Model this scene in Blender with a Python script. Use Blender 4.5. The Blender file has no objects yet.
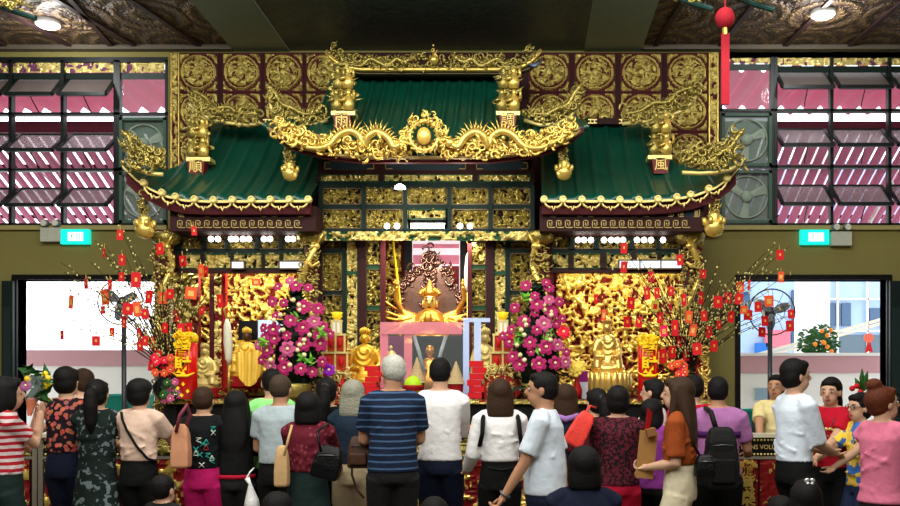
import bpy, math, random
import numpy as np
from mathutils import Vector, Matrix
PI = math.pi
SC = bpy.context.scene
COL = SC.collection
CAMZ = 1.55; VX = 525; VY = 385; F = 900.0
YW = 10.5                                   # the back wall
def X(px, Y): return (px - VX) / F * Y
def Z(py, Y): return CAMZ - (py - VY) / F * Y
def P(px, py, Y): return Vector((X(px, Y), Y, Z(py, Y)))

# ------------------------------------------------------------------ materials
def srgb(c):
    return tuple(((v / 12.92) if v <= .04045 else ((v + .055) / 1.055) ** 2.4) for v in c)
MATS = {}
def mat(name, col, rough=.6, metal=0., var=.12, vscale=30, bump=0., bscale=60, bdist=.02, emit=0., alpha=1., trans=0., col2=None, pattern=None, spec=None, ecol=None, pk=None):
    if name in MATS: return MATS[name]
    m = bpy.data.materials.new(name); m.use_nodes = True
    nt = m.node_tree; N = nt.nodes; L = nt.links
    b = N['Principled BSDF']
    c1 = (*srgb(col), 1)
    tc = N.new('ShaderNodeTexCoord')
    b.inputs['Roughness'].default_value = rough
    b.inputs['Metallic'].default_value = metal
    b.inputs['Specular IOR Level'].default_value = spec if spec is not None else (.5 if metal or rough < .35 else .2)
    if col2 is None: c2 = tuple(max(0, v * (1 - var * 2)) for v in c1[:3]) + (1,)
    else: c2 = (*srgb(col2), 1)
    mx = N.new('ShaderNodeMix'); mx.data_type = 'RGBA'
    mx.inputs[6].default_value = c1; mx.inputs[7].default_value = c2
    fac = None
    pk = pk or {}
    def math_(op, a, bb=None):
        n = N.new('ShaderNodeMath'); n.operation = op
        for i, v in enumerate((a, bb)):
            if v is None: continue
            if isinstance(v, (int, float)): n.inputs[i].default_value = v
            else: L.new(v, n.inputs[i])
        return n.outputs[0]
    if pattern == 'stripe':                 # stripes along an axis of the object
        sp = N.new('ShaderNodeSeparateXYZ'); L.new(tc.outputs['Object'], sp.inputs[0])
        ax = sp.outputs[pk.get('axis', 2)]
        nz = N.new('ShaderNodeTexNoise'); nz.inputs['Scale'].default_value = 4; L.new(tc.outputs['Object'], nz.inputs['Vector'])
        w = math_('ADD', ax, math_('MULTIPLY', nz.outputs[0], pk.get('warp', .02)))
        fr = math_('FRACT', math_('MULTIPLY', w, 1 / pk.get('period', .05)))
        fac = math_('LESS_THAN', fr, pk.get('duty', .5))
    elif pattern == 'voronoi':
        v = N.new('ShaderNodeTexVoronoi'); v.inputs['Scale'].default_value = pk.get('scale', 20); L.new(tc.outputs['Object'], v.inputs['Vector'])
        fac = math_('LESS_THAN', v.outputs['Distance'], pk.get('thr', .25))
    elif pattern == 'camo':
        v = N.new('ShaderNodeTexNoise'); v.inputs['Scale'].default_value = pk.get('scale', 14); v.inputs['Detail'].default_value = 3; L.new(tc.outputs['Object'], v.inputs['Vector'])
        fac = math_('GREATER_THAN', v.outputs[0], pk.get('thr', .58))
    elif pattern == 'floral':
        v = N.new('ShaderNodeTexVoronoi'); v.inputs['Scale'].default_value = pk.get('scale', 14); L.new(tc.outputs['Object'], v.inputs['Vector'])
        near = math_('LESS_THAN', v.outputs['Distance'], pk.get('thr', .42))
        hs = N.new('ShaderNodeMix'); hs.data_type = 'RGBA'; hs.blend_type = 'MULTIPLY'; hs.inputs[0].default_value = 1
        hs.inputs[7].default_value = c2; L.new(v.outputs['Color'], hs.inputs[6])
        br = N.new('ShaderNodeMix'); br.data_type = 'RGBA'; br.inputs[0].default_value = .45
        L.new(hs.outputs[2], br.inputs[6]); br.inputs[7].default_value = c2
        L.new(br.outputs[2], mx.inputs[7]); fac = near
    else:
        nz = N.new('ShaderNodeTexNoise'); nz.inputs['Scale'].default_value = vscale; nz.inputs['Detail'].default_value = 4
        L.new(tc.outputs['Object'], nz.inputs['Vector']); fac = nz.outputs[0]
    L.new(fac, mx.inputs[0]); L.new(mx.outputs[2], b.inputs['Base Color'])
    if bump:
        nb = N.new('ShaderNodeTexNoise'); nb.inputs['Scale'].default_value = bscale; nb.inputs['Detail'].default_value = 3
        L.new(tc.outputs['Object'], nb.inputs['Vector'])
        bp = N.new('ShaderNodeBump'); bp.inputs['Strength'].default_value = bump; bp.inputs['Distance'].default_value = bdist
        L.new(nb.outputs[0], bp.inputs['Height']); L.new(bp.outputs[0], b.inputs['Normal'])
    if emit:
        b.inputs['Emission Color'].default_value = (*srgb(ecol or col), 1); b.inputs['Emission Strength'].default_value = emit
    if alpha < 1: b.inputs['Alpha'].default_value = alpha
    if trans: b.inputs['Transmission Weight'].default_value = trans
    MATS[name] = m
    return m
GOLD = mat('gilt_carving', (.72, .65, .34), .34, .7, var=.2, vscale=18, bump=.35, bscale=90)
GOLDB = mat('bright_gilt', (.95, .82, .42), .33, .65, var=.1, vscale=10, bump=.15, bscale=60)
GOLDF = mat('golden_foliage_paint', (.93, .85, .52), .45, .4, var=.15, vscale=25)
RECESS = mat('dark_lacquer_ground', (.13, .07, .04), .7, 0, var=.2)
RECESSR = mat('red_lacquer_ground', (.42, .08, .05), .6, 0, var=.2)
MAROON = mat('maroon_lacquer', (.33, .10, .12), .7, 0, var=.2, vscale=8)
MAROOND = mat('dark_maroon_wood', (.20, .08, .08), .7, 0, var=.2, vscale=8)
DKGREEN = mat('dark_green_frame', (.07, .14, .12), .7, 0, var=.1)
JADE = mat('green_frame_paint', (.13, .29, .19), .7, 0, var=.1)
TILE = mat('green_glazed_tile', (.045, .30, .23), .28, 0, var=.28, vscale=5, bump=.1, bscale=12)
BLUEP = mat('slate_blue_panel', (.16, .21, .24), .7, 0)
BLACK = mat('black_lacquer', (.035, .035, .04), .5, 0)
FRAME = mat('window_frame_metal', (.07, .11, .11), .45, .2)
OLIVE = mat('olive_wall_paint', (.50, .47, .27), .8, 0, var=.04, vscale=3)
BEAM = mat('beam_paint', (.52, .55, .46), .8, 0, var=.04, vscale=3)
WHITEP = mat('white_paint', (.93, .93, .93), .6, 0, var=.02)
RED = mat('red_paper', (.80, .09, .12), .55, 0, var=.08)
REDD = mat('deep_red_paint', (.62, .08, .09), .5, 0, var=.12)
ORANGE = mat('orange_red_paper', (.93, .35, .18), .55, 0, var=.1)
YELLOW = mat('yellow_print', (1., .82, .12), .5, 0, var=.03)
IVORY = mat('ivory_cloth', (.88, .88, .80), .7, 0, var=.06)
BRANCH = mat('branch_bark', (.22, .13, .10), .8, 0, var=.2)
LEAF = mat('leaf_green', (.16, .38, .14), .5, 0, var=.3, vscale=20)
LEAFD = mat('dark_leaf', (.07, .16, .08), .55, 0, var=.3, vscale=20)
LEAFL = mat('lime_leaf', (.50, .78, .28), .5, 0, var=.15, vscale=20)
PINKF = mat('magenta_petal', (.70, .14, .40), .6, 0, var=.2, vscale=40)
PINKP = mat('pale_pink_petal', (.80, .36, .55), .6, 0, var=.2, vscale=40)
CREAM = mat('cream_petal', (.96, .90, .68), .6, 0, var=.05)
LAMPW = mat('lit_lamp_and_glint', (1, .98, .94), .5, emit=9)
STEEL = mat('brushed_grey_metal', (.45, .46, .46), .4, .6, var=.1)

# ------------------------------------------------------------------ mesh builder
class MB:
    def __init__(s): s.v = []; s.f = []; s.m = []; s.n = 0
    def raw(s, vs, fs, mi=0):
        b = s.n; s.v.extend([tuple(q) for q in vs]); s.n += len(vs)
        s.f.extend([tuple(i + b for i in q) for q in fs])
        s.m.extend([mi] * len(fs) if isinstance(mi, int) else mi)
    def box(s, x0, x1, y0, y1, z0, z1, mi=0):
        s.raw([(x, y, z) for x in (x0, x1) for y in (y0, y1) for z in (z0, z1)],
              [(0, 1, 3, 2), (4, 6, 7, 5), (0, 4, 5, 1), (2, 3, 7, 6), (0, 2, 6, 4), (1, 5, 7, 3)], mi)
    def pbox(s, px0, py0, px1, py1, Y, d, mi=0):      # a board seen as a rectangle, front face at depth Y, d thick
        s.box(X(px0, Y), X(px1, Y), Y, Y + d, Z(py1, Y), Z(py0, Y), mi)
    def bar(s, a, b, w, h, mi=0, up=(0, 0, 1)):       # squared bar between two points
        a = Vector(a); b = Vector(b); d = (b - a).normalized(); u = Vector(up)
        if abs(d.dot(u)) > .97: u = Vector((0, 1, 0))
        r = d.cross(u).normalized() * w / 2; u = r.cross(d).normalized() * h / 2
        s.raw([a - r - u, a + r - u, a + r + u, a - r + u, b - r - u, b + r - u, b + r + u, b - r + u],
              [(3, 2, 1, 0), (4, 5, 6, 7), (0, 1, 5, 4), (1, 2, 6, 5), (2, 3, 7, 6), (3, 0, 4, 7)], mi)
    def tube(s, pts, r, seg=8, mi=0, flat=1.):
        pts = [Vector(p) for p in pts]; n = len(pts)
        rs = [r] * n if isinstance(r, (int, float)) else [r(i / (n - 1)) for i in range(n)] if callable(r) else list(r)
        V = []; t0 = None; u = None
        for i, p in enumerate(pts):
            t = (pts[min(i + 1, n - 1)] - pts[max(i - 1, 0)])
            t = t.normalized() if t.length > 1e-9 else Vector((0, 0, 1))
            if u is None:
                u = t.cross(Vector((0, 1, 0)))
                if u.length < .1: u = t.cross(Vector((1, 0, 0)))
            else: u = u - t * u.dot(t)
            u = u.normalized() if u.length > 1e-6 else t.orthogonal().normalized()
            w = t.cross(u)
            for k in range(seg):
                a = 2 * PI * k / seg
                V.append(p + (u * math.cos(a) + w * math.sin(a) * flat) * max(rs[i], 1e-4))
        Fc = []
        for i in range(n - 1):
            for k in range(seg):
                k2 = (k + 1) % seg
                Fc.append((i * seg + k, i * seg + k2, (i + 1) * seg + k2, (i + 1) * seg + k))
        Fc.append(tuple(reversed(range(seg)))); Fc.append(tuple((n - 1) * seg + k for k in range(seg)))
        s.raw(V, Fc, mi)
    def ell(s, c, r, rot=None, mi=0, su=14, sv=9):
        c = Vector(c); V = []; 
        r = (r, r, r) if isinstance(r, (int, float)) else r
        V.append(Vector((0, 0, -r[2])))
        for j in range(1, sv):
            a = -PI / 2 + PI * j / sv
            for i in range(su):
                b = 2 * PI * i / su
                V.append(Vector((r[0] * math.cos(a) * math.cos(b), r[1] * math.cos(a) * math.sin(b), r[2] * math.sin(a))))
        V.append(Vector((0, 0, r[2])))
        if rot is not None: V = [rot @ v for v in V]
        V = [v + c for v in V]; Fc = []
        for i in range(su): Fc.append((0, 1 + (i + 1) % su, 1 + i))
        for j in range(sv - 2):
            for i in range(su):
                a = 1 + j * su; Fc.append((a + i, a + (i + 1) % su, a + su + (i + 1) % su, a + su + i))
        t = len(V) - 1; a = 1 + (sv - 2) * su
        for i in range(su): Fc.append((a + i, a + (i + 1) % su, t))
        s.raw(V, Fc, mi)
    def loft(s, rings, seg=20, mi=0):                 # rings: (z, cx, cy, rx, ry)
        V = []; Fc = []
        for (z, cx, cy, rx, ry) in rings:
            for k in range(seg):
                a = 2 * PI * k / seg
                V.append((cx + rx * math.cos(a), cy + ry * math.sin(a), z))
        n = len(rings)
        for i in range(n - 1):
            for k in range(seg):
                k2 = (k + 1) % seg
                Fc.append((i * seg + k, i * seg + k2, (i + 1) * seg + k2, (i + 1) * seg + k))
        Fc.append(tuple(reversed(range(seg)))); Fc.append(tuple((n - 1) * seg + k for k in range(seg)))
        s.raw(V, Fc, mi)
    def lathe(s, c, prof, seg=20, mi=0):              # prof: (radius, z)
        s.loft([(c[2] + z, c[0], c[1], max(r, 1e-4), max(r, 1e-4)) for r, z in prof], seg, mi)
    def disc(s, c, r, d, seg=16, mi=0, sx=1.):        # coin facing the hall
        s.tube([(c[0], c[1], c[2]), (c[0], c[1] + d, c[2])], r, seg, mi)
    def ring(s, c, R, r, seg=24, mi=0, a0=0, a1=2 * PI, sz=1., sg=6):
        s.tube([(c[0] + R * math.cos(a0 + (a1 - a0) * i / seg), c[1], c[2] + sz * R * math.sin(a0 + (a1 - a0) * i / seg)) for i in range(seg + 1)], r, sg, mi)
    def mesh_in(s, me, M=None, mi=0):
        vs = [(M @ v.co) if M else v.co for v in me.vertices]
        s.raw(vs, [tuple(p.vertices) for p in me.polygons], mi)
    def mesh(s, name='m', smooth=True):
        me = bpy.data.meshes.new(name)
        me.from_pydata(s.v, [], s.f)
        if s.m: me.polygons.foreach_set('material_index', s.m)
        if smooth: me.polygons.foreach_set('use_smooth', [True] * len(s.f))
        me.update()
        return me
    def build(s, name, mats, parent=None, smooth=False, **k):
        me = s.mesh(name, smooth)
        for m in (mats if isinstance(mats, (list, tuple)) else [mats]): me.materials.append(m)
        return link(name, me, parent, **k)
def link(name, me, parent=None, **k):
    o = bpy.data.objects.new(name, me); COL.objects.link(o)
    if parent is not None:
        o.parent = parent
        if k.pop('world', True): o.matrix_parent_inverse = Matrix.Translation(-Vector(parent.location))
    for kk, vv in k.items(): o[kk] = vv
    return o
def tag(o, label=None, cat=None, group=None, kind=None):
    if label: o['label'] = label
    if cat: o['category'] = cat
    if group: o['group'] = group
    if kind: o['kind'] = kind
    return o
def thing(name, loc, label, cat, group=None, rz=0):
    o = bpy.data.objects.new(name, None); COL.objects.link(o); o.location = loc; o.rotation_euler = (0, 0, rz)
    o.empty_display_size = .1
    return tag(o, label, cat, group)
def struct(name, mb, m, smooth=False): return tag(mb.build(name, m, smooth=smooth), kind='structure')
def kids(o): return [c for c in COL.objects if c.parent == o]
def remesh(mb, voxel, smooth=2):
    me = mb.mesh('tmp'); o = bpy.data.objects.new('tmp', me); COL.objects.link(o)
    r = o.modifiers.new('r', 'REMESH'); r.mode = 'VOXEL'; r.voxel_size = voxel; r.use_smooth_shade = True
    if smooth:
        q = o.modifiers.new('s', 'SMOOTH'); q.factor = .5; q.iterations = smooth
    dg = bpy.context.evaluated_depsgraph_get(); dg.update()
    out = bpy.data.meshes.new_from_object(o.evaluated_get(dg))
    bpy.data.objects.remove(o); bpy.data.meshes.remove(me)
    return out
def blob(name, mb, m, parent=None, voxel=.011, smooth=2, **k):
    me = remesh(mb, voxel, smooth); me.name = name; me.materials.clear()
    me.materials.append(m)
    me.polygons.foreach_set('material_index', [0] * len(me.polygons))
    me.polygons.foreach_set('use_smooth', [True] * len(me.polygons))
    return link(name, me, parent, **k)
TXT = {}
def text_mesh(s, size, ext=.004, bold=0.):
    key = (s, size, ext)
    if key in TXT: return TXT[key]
    cu = bpy.data.curves.new('t', 'FONT'); cu.body = s; cu.size = size; cu.extrude = ext; cu.offset = bold
    cu.align_x = 'CENTER'; cu.align_y = 'CENTER'; cu.resolution_u = 3
    o = bpy.data.objects.new('t', cu); COL.objects.link(o)
    dg = bpy.context.evaluated_depsgraph_get(); dg.update()
    me = bpy.data.meshes.new_from_object(o.evaluated_get(dg)); bpy.data.objects.remove(o)
    TXT[key] = me
    return me
FRONT = Matrix.Rotation(PI / 2, 4, 'X')
def text(name, s, loc, size, m, parent=None, ext=.004, bold=0., sx=1.):
    me = text_mesh(s, size, ext, bold).copy()
    me.transform(Matrix.Translation(Vector(loc)) @ Matrix.Diagonal((sx, 1, 1, 1)) @ FRONT)
    me.materials.clear(); me.materials.append(m)
    return link(name, me, parent)

# ------------------------------------------------------------------ carved relief as real height
def vn(x, y, seed):
    xi = np.floor(x).astype(np.int64); yi = np.floor(y).astype(np.int64); xf = x - xi; yf = y - yi
    def h(a, b):
        n = (a * 374761393 + b * 668265263 + seed * 974711) & 0x7fffffff
        n = ((n ^ (n >> 13)) * 1274126177) & 0x7fffffff
        return ((n ^ (n >> 16)) & 0xffff) / 65535.
    u = xf * xf * (3 - 2 * xf); v = yf * yf * (3 - 2 * yf)
    return (h(xi, yi) * (1 - u) + h(xi + 1, yi) * u) * (1 - v) + (h(xi, yi + 1) * (1 - u) + h(xi + 1, yi + 1) * u) * v
def carve(x, z, f, seed):
    wx = x + .9 / f * (vn(x * f * .6, z * f * .6, seed + 5) - .5); wz = z + .9 / f * (vn(x * f * .6, z * f * .6, seed + 9) - .5)
    a = 1 - np.abs(2 * vn(wx * f, wz * f, seed) - 1) * 1.5
    b = 1 - np.abs(2 * vn(wx * f * 1.9, wz * f * 1.9, seed + 3) - 1) * 1.6
    return np.clip(.62 * np.clip(a, 0, 1) + .45 * np.clip(b, 0, 1), 0, 1)
def relief(mb, x0, x1, z0, z1, Y, depth=.03, cell=.013, f=16, seed=1, thr=.34, gold=0, bg=1, shape=None):
    nx = max(2, int(round((x1 - x0) / cell))); nz = max(2, int(round((z1 - z0) / cell)))
    xs = np.linspace(x0, x1, nx + 1); zs = np.linspace(z0, z1, nz + 1); gx, gz = np.meshgrid(xs, zs)
    h = carve(gx, gz, f, seed)
    if shape is not None: h = shape((gx - x0) / (x1 - x0) * 2 - 1, (gz - z0) / (z1 - z0) * 2 - 1, h)
    yy = Y - depth * h
    V = np.stack([gx.ravel(), yy.ravel(), gz.ravel()], 1).tolist()
    i, j = np.meshgrid(np.arange(nx), np.arange(nz)); a = (j * (nx + 1) + i).ravel()
    Fc = np.stack([a, a + 1, a + nx + 2, a + nx + 1], 1).tolist()
    hm = (h[:-1, :-1] + h[1:, :-1] + h[:-1, 1:] + h[1:, 1:]) / 4
    mi = np.where(hm.ravel() > thr, gold, bg).tolist()
    mb.raw(V, Fc, mi)
def prelief(mb, px0, py0, px1, py1, Y, **k):
    relief(mb, X(px0, Y), X(px1, Y), Z(py1, Y), Z(py0, Y), Y, **k)
def roundel_shape(u, v, h):
    r = np.sqrt(u * u + v * v)
    petals = .5 + .5 * np.cos(6 * np.arctan2(v, u) + 5 * r)
    o = np.where(r < .74, np.maximum(h, 0) * (.6 + .5 * petals) + .12, 0)
    o = np.where(r < .16, 1., o)
    o = np.where((r > .80) & (r < .88), .95, o)
    corner = (r > 1.02) & (np.abs(u) < .93) & (np.abs(v) < .93)
    o = np.where(corner, .45 + h * .5, o)
    return np.clip(o, 0, 1.2)
def foliage(mb, pts, wid, n, seed, mi=0, size=.03, Ydep=.06):
    """gilt scrollwork: curls, beads and flames gathered along a line"""
    rnd = random.Random(seed); pts = [Vector(p) for p in pts]
    L = [0]
    for a, b in zip(pts, pts[1:]): L.append(L[-1] + (b - a).length)
    def at(t):
        d = t * L[-1]
        for i in range(len(pts) - 1):
            if d <= L[i + 1] or i == len(pts) - 2:
                q = (d - L[i]) / max(L[i + 1] - L[i], 1e-6); return pts[i].lerp(pts[i + 1], q)
    for k in range(n):
        t = (k + rnd.random()) / n; c = at(t); w = wid(t) if callable(wid) else wid
        c = c + Vector(((rnd.random() - .5) * .3 * w, (rnd.random() - .7) * Ydep, (rnd.random() - .5) * w))
        s_ = size * rnd.uniform(.7, 1.35)
        kind = rnd.random()
        if kind < .5:
            a0 = rnd.uniform(0, 2 * PI); sg = rnd.choice((-1, 1)); P_ = []
            for i in range(9):
                q = i / 8; a = a0 + sg * q * 4.6; R = s_ * (1.25 - q * .95)
                P_.append(c + Vector((R * math.cos(a), -q * .012, R * math.sin(a))))
            mb.tube(P_, lambda q: s_ * (.34 - .1 * q), 5, mi)
        elif kind < .8:
            mb.ell(c, (s_ * .62, s_ * .5, s_ * .62), mi=mi, su=7, sv=5)
        else:
            a0 = rnd.uniform(0, 2 * PI); d = Vector((math.cos(a0), -.2, math.sin(a0)))
            mb.tube([c, c + d * s_ * 1.3, c + d * s_ * 2.1 + Vector((0, 0, s_ * .6))], [s_ * .4, s_ * .32, .002], 5, mi)
# ------------------------------------------------------------------ camera, world
cam = bpy.data.cameras.new('camera'); co = bpy.data.objects.new('camera', cam); COL.objects.link(co)
co.location = (0, 0, CAMZ); co.rotation_euler = (PI / 2, 0, 0)
cam.lens = 36; cam.sensor_width = 36; cam.shift_x = -75 / 900; cam.shift_y = 132 / 900; cam.clip_end = 200
SC.camera = co
SC.view_settings.view_transform = 'Standard'; SC.view_settings.look = 'None'; SC.view_settings.gamma = 1
SC.view_settings.exposure = 0; SC.view_settings.use_curve_mapping = False
w = bpy.data.worlds.new('overcast_sky'); SC.world = w; w.use_nodes = True
w.node_tree.nodes['Background'].inputs[0].default_value = (.93, .97, 1, 1); w.node_tree.nodes['Background'].inputs[1].default_value = 3.4

ZC = Z(52, YW)                              # ceiling height
XL, XR, YB = -8.5, 6.6, -3.0
# ------------------------------------------------------------------ the hall
m = MB(); m.box(XL, XR, YB, YW, -.1, 0)
FLOORM = mat('polished_tile_floor', (.42, .38, .34), .3, var=.1, vscale=2)
struct('floor', m, FLOORM)
DL = (X(18, YW), X(160, YW)); DR = (X(740, YW), X(886, YW)); DT = Z(280, YW)
WT, WB_ = Z(57, YW), Z(226, YW)
WL = X(168, YW); WR = X(719, YW)
m = MB(); T = .18
for (a, b, z0, z1) in ((XL, DL[0], 0, WB_), (DL[0], DL[1], DT, WB_), (DL[1], DR[0], 0, WB_), (DR[0], DR[1], DT, WB_), (DR[1], XR, 0, WB_),
                       (XL, XR, WT, ZC + .3), (WL, WR, WB_, WT)):
    m.box(a, b, YW, YW + T, z0, z1)
struct('wall_back', m, OLIVE)
m = MB(); m.box(XL - .1, XL, YB, YW + T, 0, ZC + .3); struct('wall_left', m, OLIVE)
m = MB(); m.box(XR, XR + .1, YB, YW + T, 0, ZC + .3); struct('wall_right', m, OLIVE)
m = MB(); m.box(XL, XR, YB - .1, YB, 0, ZC + .3); struct('wall_front', m, OLIVE)
# ceiling: embossed brown boards with lattice ribs, and the darker bay between the beams
def ceil_mat():
    mm = mat('embossed_ceiling_board', (.36, .27, .19), .38, .35, var=.2, col2=(.22, .16, .14), vscale=9)
    nt = mm.node_tree; N = nt.nodes; L = nt.links; b = N['Principled BSDF']
    tc = N.new('ShaderNodeTexCoord'); v = N.new('ShaderNodeTexVoronoi'); v.inputs['Scale'].default_value = 1.25; v.inputs['Randomness'].default_value = 0
    L.new(tc.outputs['Object'], v.inputs[0])
    s = N.new('ShaderNodeMath'); s.operation = 'MULTIPLY'; s.inputs[1].default_value = 30; L.new(v.outputs['Distance'], s.inputs[0])
    si = N.new('ShaderNodeMath'); si.operation = 'SINE'; L.new(s.outputs[0], si.inputs[0])
    nz = N.new('ShaderNodeTexNoise'); nz.inputs['Scale'].default_value = 26; L.new(tc.outputs['Object'], nz.inputs[0])
    ad = N.new('ShaderNodeMath'); ad.operation = 'MULTIPLY_ADD'; ad.inputs[1].default_value = 3.5; L.new(nz.outputs[0], ad.inputs[0]); L.new(si.outputs[0], ad.inputs[2])
    bp = N.new('ShaderNodeBump'); bp.inputs['Strength'].default_value = .9; bp.inputs['Distance'].default_value = .03
    L.new(ad.outputs[0], bp.inputs['Height']); L.new(bp.outputs[0], b.inputs['Normal'])
    gm = N.new('ShaderNodeMapRange'); gm.inputs[1].default_value = 1.6; gm.inputs[2].default_value = 3.0; L.new(ad.outputs[0], gm.inputs[0])
    mx = N.new('ShaderNodeMix'); mx.data_type = 'RGBA'; old = b.inputs['Base Color'].links[0].from_socket
    L.new(old, mx.inputs[6]); mx.inputs[7].default_value = (*srgb((.50, .40, .26)), 1); L.new(gm.outputs[0], mx.inputs[0]); L.new(mx.outputs[2], b.inputs['Base Color'])
    return mm
CE = ceil_mat()
CED = mat('dark_ceiling_board', (.30, .35, .33), .5, .2, var=.25, vscale=12, bump=.5, bscale=14)
BX = [(X(235, YW), X(290, YW)), (X(584, YW), X(641, YW))]
m = MB(); m.box(XL, BX[0][1], YB, YW + T, ZC + .05, ZC + .3); m.box(BX[1][0], XR, YB, YW + T, ZC + .05, ZC + .3)
m.box(BX[0][1], BX[1][0], YB, YW + T, ZC + .015, ZC + .3, 1)
struct('ceiling', m, [CE, CED])
for i, (a, b) in enumerate(BX):
    m = MB(); m.box(a, b, YB, YW, ZC, ZC + .13); struct('trim_%d' % (i + 1), m, BEAM)
LAT = mat('ceiling_lattice_wood', (.24, .17, .17), .5, var=.2)
m = MB()                                     # lattice ribs run back and across
def rib(a, b): m.bar(a, b, .055, .03)
for x in (-6.9, -6.15, -5.4, -4.65, -3.9): rib((x, 6, ZC + .04), (x + .9, YW - .02, ZC + .04))
for x in (-7.0, -5.6, -4.2): rib((x, 6, ZC + .04), (x - .6, YW - .02, ZC + .04))
for x in (1.9, 2.65, 3.4, 4.15, 4.9): rib((x, 6, ZC + .04), (x - .4, YW - .02, ZC + .04))
struct('trim_3', m, LAT)
m = MB(); m.box(XL, BX[0][0] - .01, YW - .1, YW - .01, ZC, ZC + .05); m.box(BX[1][1] + .01, XR, YW - .1, YW - .01, ZC, ZC + .05)
struct('trim_4', m, mat('cove_strip', (.40, .37, .32), .6))
m = MB(); m.box(XL, WL, YW - .05, YW - .001, WB_ - .05, WB_ + .0); m.box(WR, XR, YW - .05, YW - .001, WB_ - .05, WB_)
struct('trim_5', m, mat('sill_strip', (.66, .62, .40), .6))

# ------------------------------------------------------------------ windows
GLASS = mat('smoked_glass', (.60, .54, .57), .2, 0, alpha=.68)
GLASSC = mat('clear_glass', (.8, .85, .85), .03, 0, alpha=.06)
GLASS1 = mat('reflection_grey_glass', (.46, .42, .41), .3, 0, alpha=.88)  # brown-grey tint stands in for the ceiling mirrored in the top panes
PEWTER = mat('fan_panel_glass', (.42, .52, .47), .3, 0, alpha=.72)
FANG = mat('fan_grey', (.58, .64, .58), .5)
CEILREFL = mat('ceiling_reflection_paint', (.80, .68, .45), .6, var=.2, col2=(.50, .25, .38), vscale=14)  # colours of the ceiling mirrored in the top panes
def window(n, cols, rows, x0, x1, yt, yb, side):
    m = MB(); g = MB()
    Yf = YW
    for px in cols: m.pbox(px - 1.6, yt, px + 1.6, yb, Yf, .08)
    for py in rows: m.pbox(x0, py - 1.3, x1, py + 1.3, Yf, .08)
    m.pbox(x0, yt - 3, x1, yt + 2, Yf, .09); m.pbox(x0, yb - 3, x1, yb, Yf, .09)
    f = struct('window_%d' % n, m, FRAME)
    return f
wl = window(1, (10, 62, 115, 118, 166.5), (113.5, 169.5), -60, 168, 60, 226, 0)
wr = window(2, (721, 772.5, 776, 832, 890), (110, 166.5), 719, 960, 55, 226, 0)
def sub(name, m, mt, parent): return link_struct(name, m, mt, parent)
def link_struct(name, m, mt, parent):
    o = m.build(name, mt, parent); return o
def awning(p0, p1, y0, y1, side, parent):    # tilted vent pane: top edge out, bottom edge in
    Yo, Yi = YW + .17, YW - .16
    a0, a1 = X(p0 + 2, YW), X(p1 - 2, YW)
    zt, zb = Z(y0, YW) + .02, Z(y1, YW)
    zb = CAMZ + (VY - y1) / F * Yi
    zt = CAMZ + (VY - y0) / F * Yo
    fr = MB()
    A, B, C, D = (a0, Yo, zt), (a1, Yo, zt), (a1, Yi, zb), (a0, Yi, zb)
    for u, v in ((A, B), (C, D)): fr.bar(u, v, .03, .03)
    fr.bar(C, D, .05, .04)
    fr.bar(A, D, .04, .03); fr.bar(B, C, .04, .03)
    o = fr.build('vent_sash', FRAME, parent)
    g = MB(); g.raw([A, B, C, D, *[(p[0], p[1], p[2] + .006) for p in (A, B, C, D)]], [(0, 1, 2, 3), (7, 6, 5, 4), (0, 4, 5, 1), (1, 5, 6, 2), (2, 6, 7, 3), (3, 7, 4, 0)])
    g.build('vent_glass', GLASS1 if y0 < 90 else GLASS, o, world=False)
    st = MB(); mx_ = (a0 + a1) / 2
    st.tube([(mx_, Yi + .02, zb), (mx_ + .01, YW, zb - .12), (mx_ + .02, YW + .04, zb - .16)], .007, 5)
    st.build('stay_arm', BLACK, o, world=False)
for (p0, p1) in ((-40, 10), (11, 61), (63, 114)):
    for (a, b) in ((75, 94), (135, 150), (189, 205)): awning(p0, p1, a, b, 0, wl)
for (p0, p1) in ((777, 831), (833, 889), (891, 945)):
    for (a, b) in ((71, 87), (130, 145), (186, 204)): awning(p0, p1, a, b, 1, wr)
for par, x0, x1, y0, y1 in ((wl, -50, 115, 62, 73), (wr, 777, 950, 57, 66), (wl, 119, 165, 63, 73), (wr, 722, 771, 57, 64)):
    m = MB(); prelief(m, x0, y0, x1, y1, YW + .05, depth=.03, cell=.016, f=13, seed=int(x0) + 90, thr=.3); m.pbox(x0, y1, x1, y1 + 6, YW + .05, .02, 2); m.build('ceiling_reflection_board', [GOLDF, mat('mauve_ground', (.45, .25, .38), .6), DKGREEN], par)  # gilt strip added in place of the ceiling's reflection in the glass
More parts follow.
